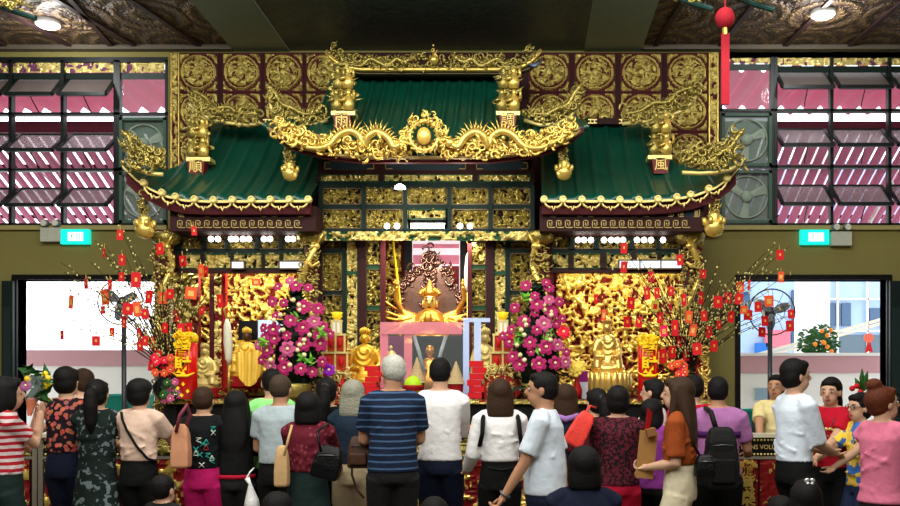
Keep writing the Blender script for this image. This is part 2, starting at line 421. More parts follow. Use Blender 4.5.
# a clear light over each fan bay
for par, x0, x1, y0, y1 in ((wl, 119, 165, 73, 111), (wr, 722, 771, 64, 107)):
    m = MB(); m.pbox(x0, y0, x1, y1, YW + .03, .006); m.build('clear_pane', GLASSC, par)
def vent_fan(px0, py0, px1, py1, label, flip):
    Y = YW + .02; cx, cz = (X(px0, Y) + X(px1, Y)) / 2, (Z(py0, Y) + Z(py1, Y)) / 2
    R = (X(px1, Y) - X(px0, Y)) / 2 * .84
    t = thing('exhaust_fan', (cx, Y, cz), label, 'fan', 'exhaust fans beside the windows')
    m = MB(); m.pbox(px0, py0, px1, py0 + 3, Y - .03, .06); m.pbox(px0, py1 - 3, px1, py1, Y - .03, .06); m.pbox(px0, py0, px0 + 3, py1, Y - .03, .06); m.pbox(px1 - 3, py0, px1, py1, Y - .03, .06)
    m.build('fan_frame', mat('fan_frame_green', (.28, .38, .33), .4), t)
    m = MB(); m.pbox(px0 + 2, py0 + 2, px1 - 2, py1 - 2, Y + .05, .01); m.build('shutter_plate', PEWTER, t)
    m = MB(); m.ring((cx, Y + .03, cz), R, .012, 28); m.build('shroud_ring', FANG, t, smooth=True)
    m = MB(); m.ell((cx, Y + .01, cz), (.07, .04, .07)); m.build('motor_hub', FANG, t, smooth=True)
    for k in range(3):
        a = (.5 if not flip else 2.6) + k * 2 * PI / 3 
        b = MB(); d = Vector((math.cos(a), 0, math.sin(a))); q = Vector((-math.sin(a), 0, math.cos(a)))
        c = Vector((cx, Y + .02, cz))
        b.raw([c + d * .05 - q * .03, c + d * R * .95 - q * .08 + Vector((0, .02, 0)), c + d * R * .95 + q * .03, c + d * .05 + q * .03 + Vector((0, .01, 0)),
               c + d * .05 - q * .03 + Vector((0, .008, 0)), c + d * R * .95 - q * .08 + Vector((0, .028, 0)), c + d * R * .95 + q * .03 + Vector((0, .008, 0)), c + d * .05 + q * .03 + Vector((0, .018, 0))],
              [(0, 1, 2, 3), (7, 6, 5, 4), (0, 4, 5, 1), (1, 5, 6, 2), (2, 6, 7, 3), (3, 7, 4, 0)])
        b.build('fan_blade', FANG, t)
vent_fan(119, 117, 166, 170, 'square grey exhaust fan left of the shrine, upper one behind the gilt roof tip', 0)
vent_fan(119, 172, 166, 223, 'square grey exhaust fan left of the shrine, lower one under the roof tip', 0)
vent_fan(722, 113, 772, 166, 'square green exhaust fan right of the shrine, upper of the two', 1)
vent_fan(722, 170, 772, 223, 'square pale exhaust fan right of the shrine, lower one with its hub in full view', 1)

# ------------------------------------------------------------------ outside, above: pink corrugated canopies
def pink(name, period, duty, c1=(.78, .45, .56), c2=(1, .97, .98)):
    m_ = bpy.data.materials.new(name); m_.use_nodes = True; nt = m_.node_tree; N = nt.nodes; L = nt.links
    b = N['Principled BSDF']; out = N['Material Output']
    tc = N.new('ShaderNodeTexCoord'); sp = N.new('ShaderNodeSeparateXYZ'); L.new(tc.outputs['Object'], sp.inputs[0])
    mu = N.new('ShaderNodeMath'); mu.operation = 'MULTIPLY'; mu.inputs[1].default_value = 1 / period; L.new(sp.outputs[0], mu.inputs[0])
    fr = N.new('ShaderNodeMath'); fr.operation = 'FRACT'; L.new(mu.outputs[0], fr.inputs[0])
    lt = N.new('ShaderNodeMath'); lt.operation = 'LESS_THAN'; lt.inputs[1].default_value = duty; L.new(fr.outputs[0], lt.inputs[0])
    b.inputs['Base Color'].default_value = (*srgb(c1), 1); b.inputs['Roughness'].default_value = .6
    tr = N.new('ShaderNodeBsdfTranslucent'); tr.inputs[0].default_value = (*srgb(c1), 1)
    m1 = N.new('ShaderNodeMixShader'); m1.inputs[0].default_value = .6; L.new(b.outputs[0], m1.inputs[1]); L.new(tr.outputs[0], m1.inputs[2])
    tp = N.new('ShaderNodeBsdfTransparent'); tp.inputs[0].default_value = (*srgb(c2), 1)
    m2 = N.new('ShaderNodeMixShader'); L.new(lt.outputs[0], m2.inputs[0]); L.new(m1.outputs[0], m2.inputs[1]); L.new(tp.outputs[0], m2.inputs[2])
    L.new(m2.outputs[0], out.inputs[0]); return m_
PK = pink('pink_corrugated_sheet', .15, .2, (.76, .52, .62))
PK2 = pink('pink_roof_sheet', 9., .0, (.80, .54, .62))
MAR = mat('maroon_gutter', (.38, .12, .20), .5)
def corrugated(x0, x1, y0, y1, z0, z1, wave, amp, step):
    m = MB(); V = []; n = int((x1 - x0) / step)
    for j in (0, 1):
        for i in range(n + 1):
            x = x0 + (x1 - x0) * i / n; V.append((x, y0 if j == 0 else y1, (z0 if j == 0 else z1) + amp * math.sin(2 * PI * x / wave)))
    V += [(a, b, c + .006) for a, b, c in V]
    o = 2 * (n + 1); Fc = []
    for i in range(n): Fc += [(i, i + 1, n + 2 + i, n + 1 + i), (o + n + 1 + i, o + n + 2 + i, o + i + 1, o + i)]
    m.raw(V, Fc); return m
for (x0, x1, lab) in ((-9.5, -4.0, 'left'), (1.8, 7.0, 'right')):
    zc = Z(133, 11.3)
    t = thing('canopy_roof', ((x0 + x1) / 2, 14, zc), 'pink corrugated canopy with white light stripes seen through the %s window' % lab, 'canopy roof', 'pink canopies outside')
    corrugated(x0, x1, 11.3, 13.4, zc, zc - 1.02, .15, .02, .0375).build('corrugated_sheet', PK, t)
    m = MB(); m.box(x0, x1, 11.22, 11.3, Z(133, 11.25), Z(122, 11.25)); m.build('gutter', MAR, t)
    m = MB()
    for y in (12.0, 13.0): m.box(x0, x1, y, y + .05, zc + .07 - (y - 11.3) * .485, zc + .12 - (y - 11.3) * .485)
    m.build('purlin', MAR, t)
    m = MB(); 
    for px in ((45, 20) if lab == 'left' else (868, 940)):
        m.bar(P(px, 150 if lab == 'left' else 226, 11.6), P(px + (50 if lab == 'left' else 55), 200 if lab == 'left' else 130, 13.0), .03, .03)
    m.build('roof_brace', WHITEP, t)
    z2 = Z(76, 11.2)
    t = thing('upper_canopy_roof', ((x0 + x1) / 2, 12, z2), 'higher pink ribbed canopy outside the top panes of the %s window' % lab, 'canopy roof', 'pink canopies outside')
    corrugated(x0, x1, 10.95, 12.6, z2 + .02, z2 + .0, .27, .07, .03).build('corrugated_sheet', PK2, t)
# ------------------------------------------------------------------ outside, through the doorways
m = MB(); m.box(-14, 12, YW + T, 40, -.12, -.02); struct('ground_outside', m, mat('courtyard_paving', (.78, .78, .76), .8))
PKW = mat('pink_tiled_wall', (.80, .62, .66), .6, var=.05, vscale=6, bump=.1)
WW = mat('white_rendered_wall', (.95, .95, .95), .7, var=.03, vscale=3)
m = MB(); Yb = 13.2
m.box(-12, -.9, Yb, Yb + .2, 0, Z(366, Yb), 0); m.box(-12, -.9, Yb - .03, Yb + .23, Z(366, Yb), Z(350, Yb), 1)
struct('wall_courtyard_left', m, [WW, PKW])
m = MB(); m.box(-.9, 9, Yb, Yb + .2, 0, Z(373, Yb), 0); m.box(-.9, 9, Yb - .03, Yb + .23, Z(373, Yb), Z(356, Yb), 1); m.box(-.9, 9, Yb - .06, Yb + .26, Z(356, Yb), Z(353, Yb), 0)
struct('wall_courtyard_right', m, [WW, PKW])
for px0, py0, px1, py1, lb in ((64, 381, 72, 385, 'small grey notice fixed on the white courtyard wall through the left doorway'), (755, 388, 776, 400, 'pale blue notice fixed on the white courtyard wall through the right doorway')):
    m = MB(); m.pbox(px0, py0, px1, py1, Yb - .02, .019); tag(m.build('notice', mat('notice_blue', (.62, .74, .82), .6)), lb, 'notice')
# the building across the lane
Yf = 19
t = thing('office_building', (X(830, Yf), Yf, 0), 'blue glass office building with white mullions across the lane', 'building')
FAC = mat('pale_blue_facade', (.62, .72, .86), .3, var=.1, vscale=1.2)
m = MB(); m.pbox(735, 160, 960, 420, Yf, 1.5); m.build('facade', FAC, t)
for (a, b, c, d) in ((829, 303, 840, 326), (842, 303, 851, 326), (792, 290, 799, 345), (742, 292, 750, 310), (870, 308, 884, 325)):
    m = MB(); m.pbox(a, b, c, d, Yf - .06, .05); m.build('window_pane', mat('dark_blue_glass', (.20, .34, .48), .12), t)
m = MB(); m.pbox(828, 335, 900, 356, Yf - .07, .06); m.build('shop_glass', mat('shop_glass', (.30, .38, .44), .15), t)
m = MB()
for px in (838, 868): m.pbox(px - .8, 200, px + .8, 360, Yf - .12, .05)
for py in (299, 331): m.pbox(828, py - .8, 900, py + .8, Yf - .12, .05)
m.build('mullions', WHITEP, t)
m = MB(); m.pbox(766, 330, 790, 347, Yf - .2, .12); m.build('red_shop_awning', mat('rose_sign', (.92, .45, .52), .5), t)
m = MB(); m.pbox(756, 343, 768, 356, Yf - .2, .12); m.build('blue_sign', mat('blue_sign_paint', (.16, .42, .75), .5), t)
m = MB(); m.lathe((X(812, 16), 16, 0), [(.3, 0), (.3, 6)], 24); m.build('column', WHITEP)
o = bpy.data.objects['column']; tag(o, 'thick round white column outside the right doorway', 'column')
m = MB(); m.bar(P(700, 371, 15), P(960, 297, 15), .04, .05); m.bar(P(700, 375, 15), P(960, 301, 15), .04, .05)
for px in (700, 950): m.bar((X(px, 15), 15, 0), P(px, 372 - (px - 700) * .285, 15), .04, .04, up=(0, 1, 0))
tag(m.build('handrail', mat('cream_rail', (.90, .88, .80), .4)), 'sloping double cream handrail crossing the view of the right doorway', 'handrail')
t = thing('potted_citrus_tree', (X(818, 14.2), 14.2, 0), 'round leafy citrus bush with orange fruits beyond the courtyard wall', 'tree')
m = MB(); m.lathe((X(818, 14.2), 14.2, 0), [(.25, 0), (.33, .5), (.35, .52)], 16); m.build('pot', mat('clay_pot', (.55, .3, .2)), t)
m = MB(); m.tube([(X(818, 14.2), 14.2, .45), (X(818, 14.2), 14.2, 1.9)], .04); m.build('trunk', BRANCH, t)
m = MB(); rr = random.Random(3); c0 = P(818, 344, 14.2)
for k in range(520):
    d = Vector((rr.gauss(0, 1), rr.gauss(0, 1), rr.gauss(0, 1))).normalized() * (.34 * rr.uniform(.4, 1)); d.x *= .95; d.z *= .95
    q = c0 + d; a = rr.uniform(0, 6.3); e = Vector((math.cos(a), math.sin(a) * .6, rr.uniform(-.6, .6))).normalized() * .05; s_ = Vector((0, .01, .022))
    m.raw([q - e, q + s_, q + e, q - s_], [(0, 1, 2, 3)])
m.build('foliage', LEAF, t)
for k in range(10):
    d = Vector((rr.uniform(-1, 1), -1, rr.uniform(-1, 1))).normalized() * .33
    m = MB(); m.ell(c0 + d, .035, su=8, sv=6); m.build('fruit', mat('orange_fruit', (.95, .55, .15), .5), t, smooth=True)
t = thing('hanging_rosette', P(869, 343, 14.0), 'red paper rosette with tails hanging outside the right doorway', 'decoration')
c0 = P(869, 338, 14.0); m = MB(); m.disc(c0, .075, .02); m.build('disc', mat('rosette_orange', (.95, .45, .35)), t)
m = MB(); m.raw([c0 + Vector(q) for q in ((-.02, 0, -.06), (.02, 0, -.06), (.07, .01, -.24), (.01, .01, -.2), (-.06, .01, -.24))] + [c0 + Vector(q) for q in ((-.02, .01, -.06), (.02, .01, -.06), (.07, .02, -.24), (.01, .02, -.2), (-.06, .02, -.24))], [(0, 1, 2, 3, 4), (9, 8, 7, 6, 5), (0, 5, 6, 1), (1, 6, 7, 2), (2, 7, 8, 3), (3, 8, 9, 4), (4, 9, 5, 0)]); m.build('ribbon_tails', RED, t)
m = MB(); m.tube([c0 + Vector((0, .01, .07)), c0 + Vector((0, .01, 1.4))], .004, 4); m.build('string', REDD, t)
TEAL = mat('teal_plastic', (.10, .50, .45), .45)
def crate(px, Y, zt, w, label):
    t = thing('plastic_crate', (X(px, Y), Y, 0), label, 'crate', 'teal plastic crates by the doorways')
    x = X(px, Y); m = MB()
    m.box(x - w / 2, x + w / 2, Y, Y + .35, 0, zt - .03); m.build('bin_body', TEAL, t)
    m = MB(); m.box(x - w / 2 - .015, x + w / 2 + .015, Y - .02, Y + .37, zt - .03, zt); m.build('rim', mat('teal_rim', (.2, .62, .58), .4), t)
crate(113, 12.0, Z(394, 12), .22, 'teal plastic crate outside the left doorway, beside the fan pole')
crate(136, 12.0, Z(394, 12), .2, 'teal plastic crate outside the left doorway, nearest the shrine')
crate(747, 11.8, Z(409, 11.8), .13, 'teal plastic crate outside the right doorway, left of the pair')
crate(761, 11.8, Z(409, 11.8), .13, 'teal plastic crate outside the right doorway, right of the pair')
# door frames and folded leaves
def doorframe(n, x0, x1):
    m = MB(); w_ = .06
    m.box(x0 - w_, x0, YW - .03, YW + T, 0, DT + w_); m.box(x1, x1 + w_, YW - .03, YW + T, 0, DT + w_); m.box(x0, x1, YW - .03, YW + T, DT, DT + w_)
    d = struct('door_%d' % n, m, BLACK); return d
d1 = doorframe(1, *DL); d2 = doorframe(2, *DR)
def leaf(x0, x1, par):
    m = MB(); m.box(x0, x1, YW - .09, YW - .035, .02, DT - .02); lf = m.build('door_leaf', mat('dark_door_paint', (.10, .15, .15), .4), par)
    m = MB(); xm = (x0 + x1) / 2; m.box(xm - .012, xm + .012, YW - .13, YW - .09, .9, 1.3); m.build('door_handle', STEEL, lf, world=False)
    m = MB()
    for z in (.2, 1.45): m.box(x0 + .02, x1 - .02, YW - .10, YW - .09, z, z + 1.0)
    m.build('door_panel', mat('door_panel_paint', (.14, .20, .20), .4), lf, world=False)
leaf(X(6, YW), X(17, YW) , d1); leaf(X(887, YW), X(918, YW), d2)
m = MB(); m.box(X(157, YW), DL[1], YW + .02, YW + .1, 0, DT); m.build('side_post', mat('white_post', (.75, .80, .84)), d1)

# ------------------------------------------------------------------ exit signs and emergency lamps
def exit_sign(px, py, label, Ybk=YW):
    Y = YW - .07; c = P(px, py, Y)
    t = thing('exit_sign', c, label, 'sign')
    m = MB(); m.box(c.x - .165, c.x + .165, Y, Y + .06, c.z - .085, c.z + .085); m.build('sign_box', mat('lit_teal', (.1, .9, .82), .4, emit=1.1, ecol=(.05, .82, .74)), t)
    m = MB(); m.box(c.x - .075, c.x + .1, Y - .006, Y, c.z - .05, c.z + .05); m.build('lit_panel', mat('lit_white_green', (.85, 1, .97), .4, emit=1.6, ecol=(.8, 1, .95)), t)
    # the running figure and doorway
    m = MB(); k = c + Vector((-.01, -.009, 0))
    m.disc(k + Vector((-.012, 0, .03)), .008, .004, 8)
    for a, b in (((-.015, .02), (-.02, -.005)), ((-.02, -.005), (-.002, -.018)), ((-.002, -.018), (-.006, -.038)), ((-.02, -.005), (-.038, -.03)), ((-.015, .017), (.006, .008)), ((-.015, .017), (-.034, .006))):
        m.bar(k + Vector((a[0], 0, a[1])), k + Vector((b[0], 0, b[1])), .007, .004)
    m.bar(k + Vector((.04, 0, -.04)), k + Vector((.04, 0, .035)), .006, .004); m.bar(k + Vector((.075, 0, -.04)), k + Vector((.075, 0, .035)), .006, .004); m.bar(k + Vector((.04, 0, .035)), k + Vector((.075, 0, .035)), .006, .004)
    m.build('running_figure', mat('sign_green', (.05, .55, .48), .4, emit=.3), t)
exit_sign(74.5, 236.5, 'lit teal exit sign under the left windows')
exit_sign(815, 237, 'lit teal exit sign above the right doorway')
def emlamp(px, py, label):
    Y = YW - .09; c = P(px, py, Y)
    t = thing('emergency_light', c, label, 'lamp')
    m = MB(); m.box(c.x - .115, c.x + .115, Y, Y + .088, c.z - .085, c.z + .075); m.build('housing', mat('grey_white_plastic', (.74, .76, .70), .5), t)
    for s in (-1, 1):
        m = MB(); m.ell((c.x + s * .065, Y + .02, c.z + .125), (.05, .04, .05)); o = m.build('lamp_head', STEEL, t, smooth=True)
        m = MB(); m.disc((c.x + s * .065, Y - .028, c.z + .125), .035, .01); m.build('lens', mat('lamp_lens', (.85, .86, .8), .15), o, world=False)
emlamp(50, 234, 'twin-headed emergency light left of the left exit sign')
emlamp(842, 238, 'twin-headed emergency light right of the right exit sign')

# ------------------------------------------------------------------ ceiling lamps, hanging ornaments
def downlight(px, py, label):
    zc = ZC + .05; Y = (zc - CAMZ) * F / (VY - py); x = X(px, Y)
    t = thing('downlight', (x, Y, zc), label, 'lamp')
    m = MB(); m.lathe((x, Y, zc - .05), [(.12, 0), (.13, .02), (.13, .05)], 20); m.build('lamp_rim', WHITEP, t, smooth=True)
    m = MB(); m.lathe((x, Y, zc - .075), [(.03, 0), (.09, .01), (.10, .026)], 20); m.build('lit_spot', LAMPW, t, smooth=True)
    l = bpy.data.lights.new('downlight_beam', 'POINT'); l.energy = 25; l.shadow_soft_size = .1; o = bpy.data.objects.new('downlight_beam', l); COL.objects.link(o); o.location = (x, Y, zc - .2)
downlight(48, 21, 'bright round downlight in the left ceiling'); downlight(823, 11, 'bright round downlight in the right ceiling')
def lantern_ornament(px, py, Y, label, s=1.):
    c = P(px, py, Y)
    t = thing('hanging_lantern', c, label, 'lantern')
    m = MB(); foliage(m, [c + Vector((-.12 * s, 0, .03)), c + Vector((.12 * s, 0, .03))], .12 * s, 46, int(px), size=.022, Ydep=.12); m.build('gilt_frame', GOLD, t, smooth=True)
    m = MB(); m.tube([c + Vector((-.16 * s, 0, .02)), c + Vector((0, 0, -.04)), c + Vector((.16 * s, 0, -.09))], .02); m.build('green_bracket', mat('bracket_green', (.08, .22, .20)), t)
    m = MB(); m.tube([c, (c.x, c.y, ZC + .05)], .008, 6); m.build('chain', GOLD, t)
lantern_ornament(14, 6, 6.6, 'gilt hanging lantern corner with green bracket at the upper left edge')
lantern_ornament(690, -3, 6.6, 'green and gilt hanging lantern edge at the top, left of the red pendant')
lantern_ornament(752, -2, 6.6, 'green and gilt hanging lantern edge at the top, right of the red pendant')
c = P(725, 18, 6.8); t = thing('red_pendant', c, 'long red tasselled pendant hanging in front of the right windows', 'pendant')
m = MB(); m.ell(c, (.075, .06, .08)); m.build('knot_ball', mat('red_ribbon', (.66, .12, .18), .8), t, smooth=True)
m = MB(); m.pbox(721.5, 33, 729.5, 104, 6.79, .02); m.build('ribbon', mat('red_ribbon', (.66, .12, .18), .8), t)
m = MB(); m.tube([P(725, 26, 6.8), P(725, 35, 6.8)], .02, 6); m.build('gold_bead', GOLDB, t)
m = MB(); m.tube([c, (c.x, c.y, ZC + .05)], .006, 5); m.build('cord', REDD, t)
# ------------------------------------------------------------------ standing fans
def stand_fan(px, ptop, pc, r, Y, label):
    x = X(px, Y); c = P(pc[0], pc[1], Y)
    t = thing('pedestal_fan', (x, Y, 0), label, 'fan', 'pedestal fans by the doorways')
    dk = mat('dark_grey_metal', (.22, .24, .27), .4, .3)
    m = MB(); m.lathe((x, Y, 0), [(.25, 0), (.24, .04), (.04, .06)], 20); m.build('base', dk, t)
    m = MB(); m.tube([(x, Y, .04), (x, Y, Z(ptop, Y))], .028, 8); m.build('pole', dk, t, smooth=True)
    m = MB(); r *= .84; m.ring(c, r, .008, 32)
    for k in range(12):
        a = k * PI / 6; m.tube([c + Vector((.05 * math.cos(a), -.05, .05 * math.sin(a))), c + Vector((r * .6 * math.cos(a), -.06, r * .6 * math.sin(a))), c + Vector((r * math.cos(a), 0, r * math.sin(a)))], .003, 4)
    m.ring(c + Vector((0, -.055, 0)), r * .5, .004, 24); m.build('guard', dk, t, smooth=True)
    m = MB(); m.ell(c + Vector((0, .08, 0)), (.07, .09, .07)); m.build('motor', dk, t, smooth=True)
    for k in range(3):
        a = k * 2.094 + .4; d = Vector((math.cos(a), 0, math.sin(a))); q = Vector((-math.sin(a), .15, math.cos(a)))
        b = MB(); b.ell(c + d * r * .45, (r * .4, .008, r * .2), Matrix.Rotation(-a, 3, 'Y')); b.build('blade', mat('grey_blade', (.5, .52, .53), .5), t, smooth=True)
stand_fan(124, 318, (120, 302), .30, 10.2, 'dark pedestal fan standing in the left doorway behind the blossom branches')
stand_fan(770, 322, (772, 312), .31, 10.2, 'dark pedestal fan standing in the right doorway behind red packets')
# ================================================================== THE SHRINE
YE = 8.5        # eaves of the side roofs
YC = 8.3        # eaves of the middle roof
YFc = 8.95      # carved front
YBk = 10.0      # back carving
def interp(pts, x):
    if x <= pts[0][0]: return pts[0][1]
    for (a, b), (c, d) in zip(pts, pts[1:]):
        if x <= c: return b + (d - b) * (x - a) / max(c - a, 1e-6)
    return pts[-1][1]
# ---- gilt roundel screen behind the roofs
Ys = 10.35
t = thing('gilt_roundel_screen', (X(445, Ys), Ys, Z(230, Ys)), 'maroon wall screen of gilt carved roundels under the ceiling', 'screen')
m = MB(); m.pbox(170, 52.5, 720, 232, Ys, .1); m.build('screen_board', MAROOND, t)
def border(px0, px1):
    m = MB(); prelief(m, px0, 53, px1, 228, Ys - .012, depth=.03, cell=.014, f=19, seed=7, thr=.3)
    m.build('scroll_border', [GOLD, MAROON], t, smooth=True)
    m = MB(); m.pbox(px0 - 1, 53, px0, 228, Ys - .04, .03); m.pbox(px1, 53, px1 + 1, 228, Ys - .04, .03); m.build('border_bead', GOLDB, t)
border(171.5, 178); border(710, 717.5)
RC = []
for seed in range(3):
    m = MB(); relief(m, -.222, .222, -.222, .222, 0, depth=.045, cell=.0105, f=24, seed=seed + 20, thr=.3, shape=roundel_shape)
    me = m.mesh('carved_roundel'); me.materials.append(GOLD); me.materials.append(MAROON); RC.append(me)
k = 0
for px in (199, 242, 284, 325, 549, 595, 641, 687):
    for py in (73, 112.5, 152):
        if 210 < px < 660 and py > 130 and not (px in (242,) or px in (641,)): continue
        if px in (242, 641) and py > 130: continue
        o = bpy.data.objects.new('carved_roundel', RC[k % 3]); COL.objects.link(o); k += 1
        o.parent = t; o.location = Vector((X(px, Ys), Ys - .012, Z(py, Ys))) - t.location
        if px > 530: o.scale = (1.08, 1, 1)
# ---- tiled roofs
def roof_surface(mb, top, eave, Yt, Ye, x0, x1, spacing=19., ribpx=3.4, nv=10, sag=.10):
    n = int((x1 - x0) / 1.2); V = []; 
    for i in range(n + 1):
        px = x0 + (x1 - x0) * i / n
        ye = interp(eave, px); xw = X(px, Ye); ze = Z(ye, Ye); full = max(Z(121, Yt) - Z(200, Ye), .01); Ytop = Yt
        for _ in range(4):
            yt = interp(top, VX + (px - VX) * Ye / Ytop); frac = min(1, max(0, (Z(yt, Ytop) - ze) / full)); Ytop = .5 * Ytop + .5 * (Ye + (Yt - Ye) * max(frac, .12))
        zt = CAMZ + (VY - yt) / F * Ytop
        ph = ((px - x0) % spacing); d = min(ph, spacing - ph)
        rise = .03 * math.sqrt(max(0, 1 - (d / ribpx) ** 2)) if d < ribpx else 0
        for j in range(nv + 1):
            q = j / nv
            V.append((xw, Ye + (Ytop - Ye) * q - rise * .5, ze + (zt - ze) * (q - sag * math.sin(PI * q)) + rise * .8))
    W = nv + 1; Fc = []
    for i in range(n):
        for j in range(nv): a = i * W + j; Fc.append((a, a + W, a + W + 1, a + 1))
    o = len(V); V += [(x, y + .05, z - .04) for x, y, z in V]
    for i in range(n):
        for j in range(nv): a = o + i * W + j; Fc.append((a, a + 1, a + W + 1, a + W))
        Fc.append((i * W, o + i * W, o + (i + 1) * W, (i + 1) * W)); b = i * W + nv; Fc.append((b, b + W, o + b + W, o + b))
    mb.raw(V, Fc)
def fascia(mb, line, x0, x1, Y, h, th=.06, n=40, mi=0, drop=0):
    pts = [(x0 + (x1 - x0) * i / n) for i in range(n + 1)]; V = []
    for px in pts:
        py = interp(line, px) + drop; x = X(px, Y); z = Z(py, Y); hh = h(px) if callable(h) else h
        V += [(x, Y, z), (x, Y, z - hh), (x, Y + th, z - hh), (x, Y + th, z)]
    Fc = []
    for i in range(n):
        a = i * 4
        for k in range(4): Fc.append((a + k, a + (k + 1) % 4, a + 4 + (k + 1) % 4, a + 4 + k)[::-1])
    Fc += [(0, 1, 2, 3), (4 * n + 3, 4 * n + 2, 4 * n + 1, 4 * n)]
    mb.raw(V, Fc, mi)
def wing(eave, top, x0, x1, side, rib0, label):
    t = thing('wing_roof', (X((x0 + x1) / 2, YE), YE, Z(212, YE)), label, 'roof', 'green tiled side roofs of the shrine')
    m = MB(); roof_surface(m, top, eave, 9.9, YE, x0, x1); m.build('tiled_slope', TILE, t, smooth=True)
    m = MB(); fascia(m, eave, x0 + (4 if side < 0 else 0), x1 - (4 if side > 0 else 0), YE + .03, .115, drop=2); m.build('eave_board', MAROON, t)
    m = MB(); fascia(m, eave, x0, x1, YE - .03, .02, .05); m.build('eave_bead', GOLDF, t)
    n = int((x1 - x0 - 2) // 19) + 1
    c0 = (x1 - 2) if side < 0 else (x0 + 2)
    pxs = []
    for k in range(n):
        px = c0 + side * 19 * k * (1 if abs(k) < 8 else .965); py = interp(eave, px) - 1
        pxs.append(px); m = MB(); c = P(px, py, YE - .06); m.disc(c, .034, .04, 14); m.ring(c + Vector((0, -.006, 0)), .024, .006, 14)
        m.build('round_eave_tile', GOLDF, t, smooth=False)
    for a, b in zip(pxs, pxs[1:]):
        m = MB(); pa, pb = P(a, interp(eave, a) + 1, YE - .04), P(b, interp(eave, b) + 1, YE - .04); mid = (pa + pb) / 2
        m.tube([pa, pa.lerp(pb, .12) - Vector((0, 0, .04)), pa.lerp(pb, .3) - Vector((0, 0, .062)), pa.lerp(pb, .42) - Vector((0, 0, .052)), mid - Vector((0, 0, .088)),
                pa.lerp(pb, .58) - Vector((0, 0, .052)), pa.lerp(pb, .7) - Vector((0, 0, .062)), pa.lerp(pb, .88) - Vector((0, 0, .04)), pb], .011, 6)
        m.build('drip_tile', GOLDF, t, smooth=True)
    return t
EL = [(122, 165), (135, 178), (150, 188), (165, 195), (185, 199.5), (210, 200.5), (312, 200)]
TL = [(122, 162), (140, 166), (160, 169), (175, 169), (186, 165), (196, 151), (206, 135), (213, 124), (225, 121), (312, 118)]
ER = [(541, 200), (640, 200.5), (670, 199), (695, 194.5), (715, 187), (730, 177), (740, 166)]
TR = [(541, 118), (640, 120), (648, 124), (656, 138), (664, 151), (676, 164), (690, 168), (715, 166), (740, 162)]
tl = wing(EL, TL, 122, 310, -1, 0, 'left green tiled side roof with scalloped gilt eave')
tr = wing(ER, TR, 542, 740, 1, 0, 'right green tiled side roof with scalloped gilt eave')
def lintel(x0, x1, label, cells):
    Y = YE + .12
    t = thing('carved_lintel', (X((x0 + x1) / 2, Y), Y, Z(231, Y)), label, 'lintel')
    m = MB(); m.pbox(x0, 206, x1, 219, Y, .5); m.pbox(x0, 217, x1, 231, Y - .04, .5); m.build('beam', MAROOND, t)
    for (a, b) in cells:
        m = MB(); m.pbox(a, 209, b, 217, Y - .02, .02); o = m.build('inset_panel', BLUEP, t)
        q = MB()
        for s, e in ((a, 1), (b, -1)):
            q.pbox(min(s, s + e * 1), 209, max(s, s + e * 1), 217, Y - .035, .015)
            q.pbox(min(s + e * 2, s + e * 5.5), 210.5, max(s + e * 2, s + e * 5.5), 215.5, Y - .035, .014); q.pbox(min(s, s + e * 6), 216, max(s, s + e * 6), 217, Y - .035, .015)
        q.build('corner_fret', mat('dull_gold', (.62, .52, .30), .5, .3), o, world=False)
    m = MB(); n = int((x1 - x0 - 12) / 9)
    for i in range(n):
        px = x0 + 7 + 9 * i; Yk = Y - .052; th = .012
        for (a, b, c, d) in ((0, 220, 1, 228), (0, 220, 5.5, 221), (4.5, 220, 5.5, 226), (2.2, 225, 5.5, 226), (2.2, 222.5, 3.2, 226), (0, 227, 8, 228)):
            m.pbox(px + a, b, px + c, d, Yk, th)
    m.build('key_fret', mat('dull_gold', (.62, .52, .30), .5, .3), t)
lintel(170, 316, 'dark carved lintel with key fret under the left side roof', ((178, 210), (219, 267), (271, 304)))
lintel(540, 704, 'dark carved lintel with key fret under the right side roof', ((550, 583), (588, 638), (643, 674), (678, 700)))
# ---- middle roof
CT = [(262, 122), (275, 118), (300, 120), (325, 113), (331, 92), (334, 68), (512, 68), (516, 92), (520, 113), (545, 119), (575, 118), (589, 121)]
CEV = [(266, 126), (282, 138), (300, 147), (330, 154), (360, 157), (490, 157), (525, 153), (555, 146), (572, 137), (585, 125)]
t = thing('middle_roof', (X(426, YC), YC, Z(158, YC)), 'tall green tiled middle roof crowning the shrine', 'roof')
def roof2(mb, x0, x1, top, eave, Yt, Ye):
    roof_surface(mb, top, eave, Yt, Ye, x0, x1, 14.4, 3.2, 10, .08)
m = MB(); roof2(m, 262, 589, CT, CEV, 9.9, YC); m.build('tiled_slope', TILE, t, smooth=True)
m = MB(); m.pbox(350, 66, 502, 74, 9.6, .12); m.build('ridge_board', MAROOND, t)
m = MB()
for a in (363, 418, 440, 488): 
    m.pbox(a, 71, a + 9, 72, 9.58, .02); m.pbox(a, 73.5, a + 9, 74.5, 9.58, .02); m.pbox(a + 2, 72, a + 3, 73.5, 9.58, .02); m.pbox(a + 6, 72, a + 7, 73.5, 9.58, .02)
m.build('ridge_fret', mat('dull_gold', (.62, .52, .30), .5, .3), t)
m = MB(); fascia(m, CEV, 268, 584, YC, lambda p: .05 + .0 * p); m.build('eave_board', MAROON, t)
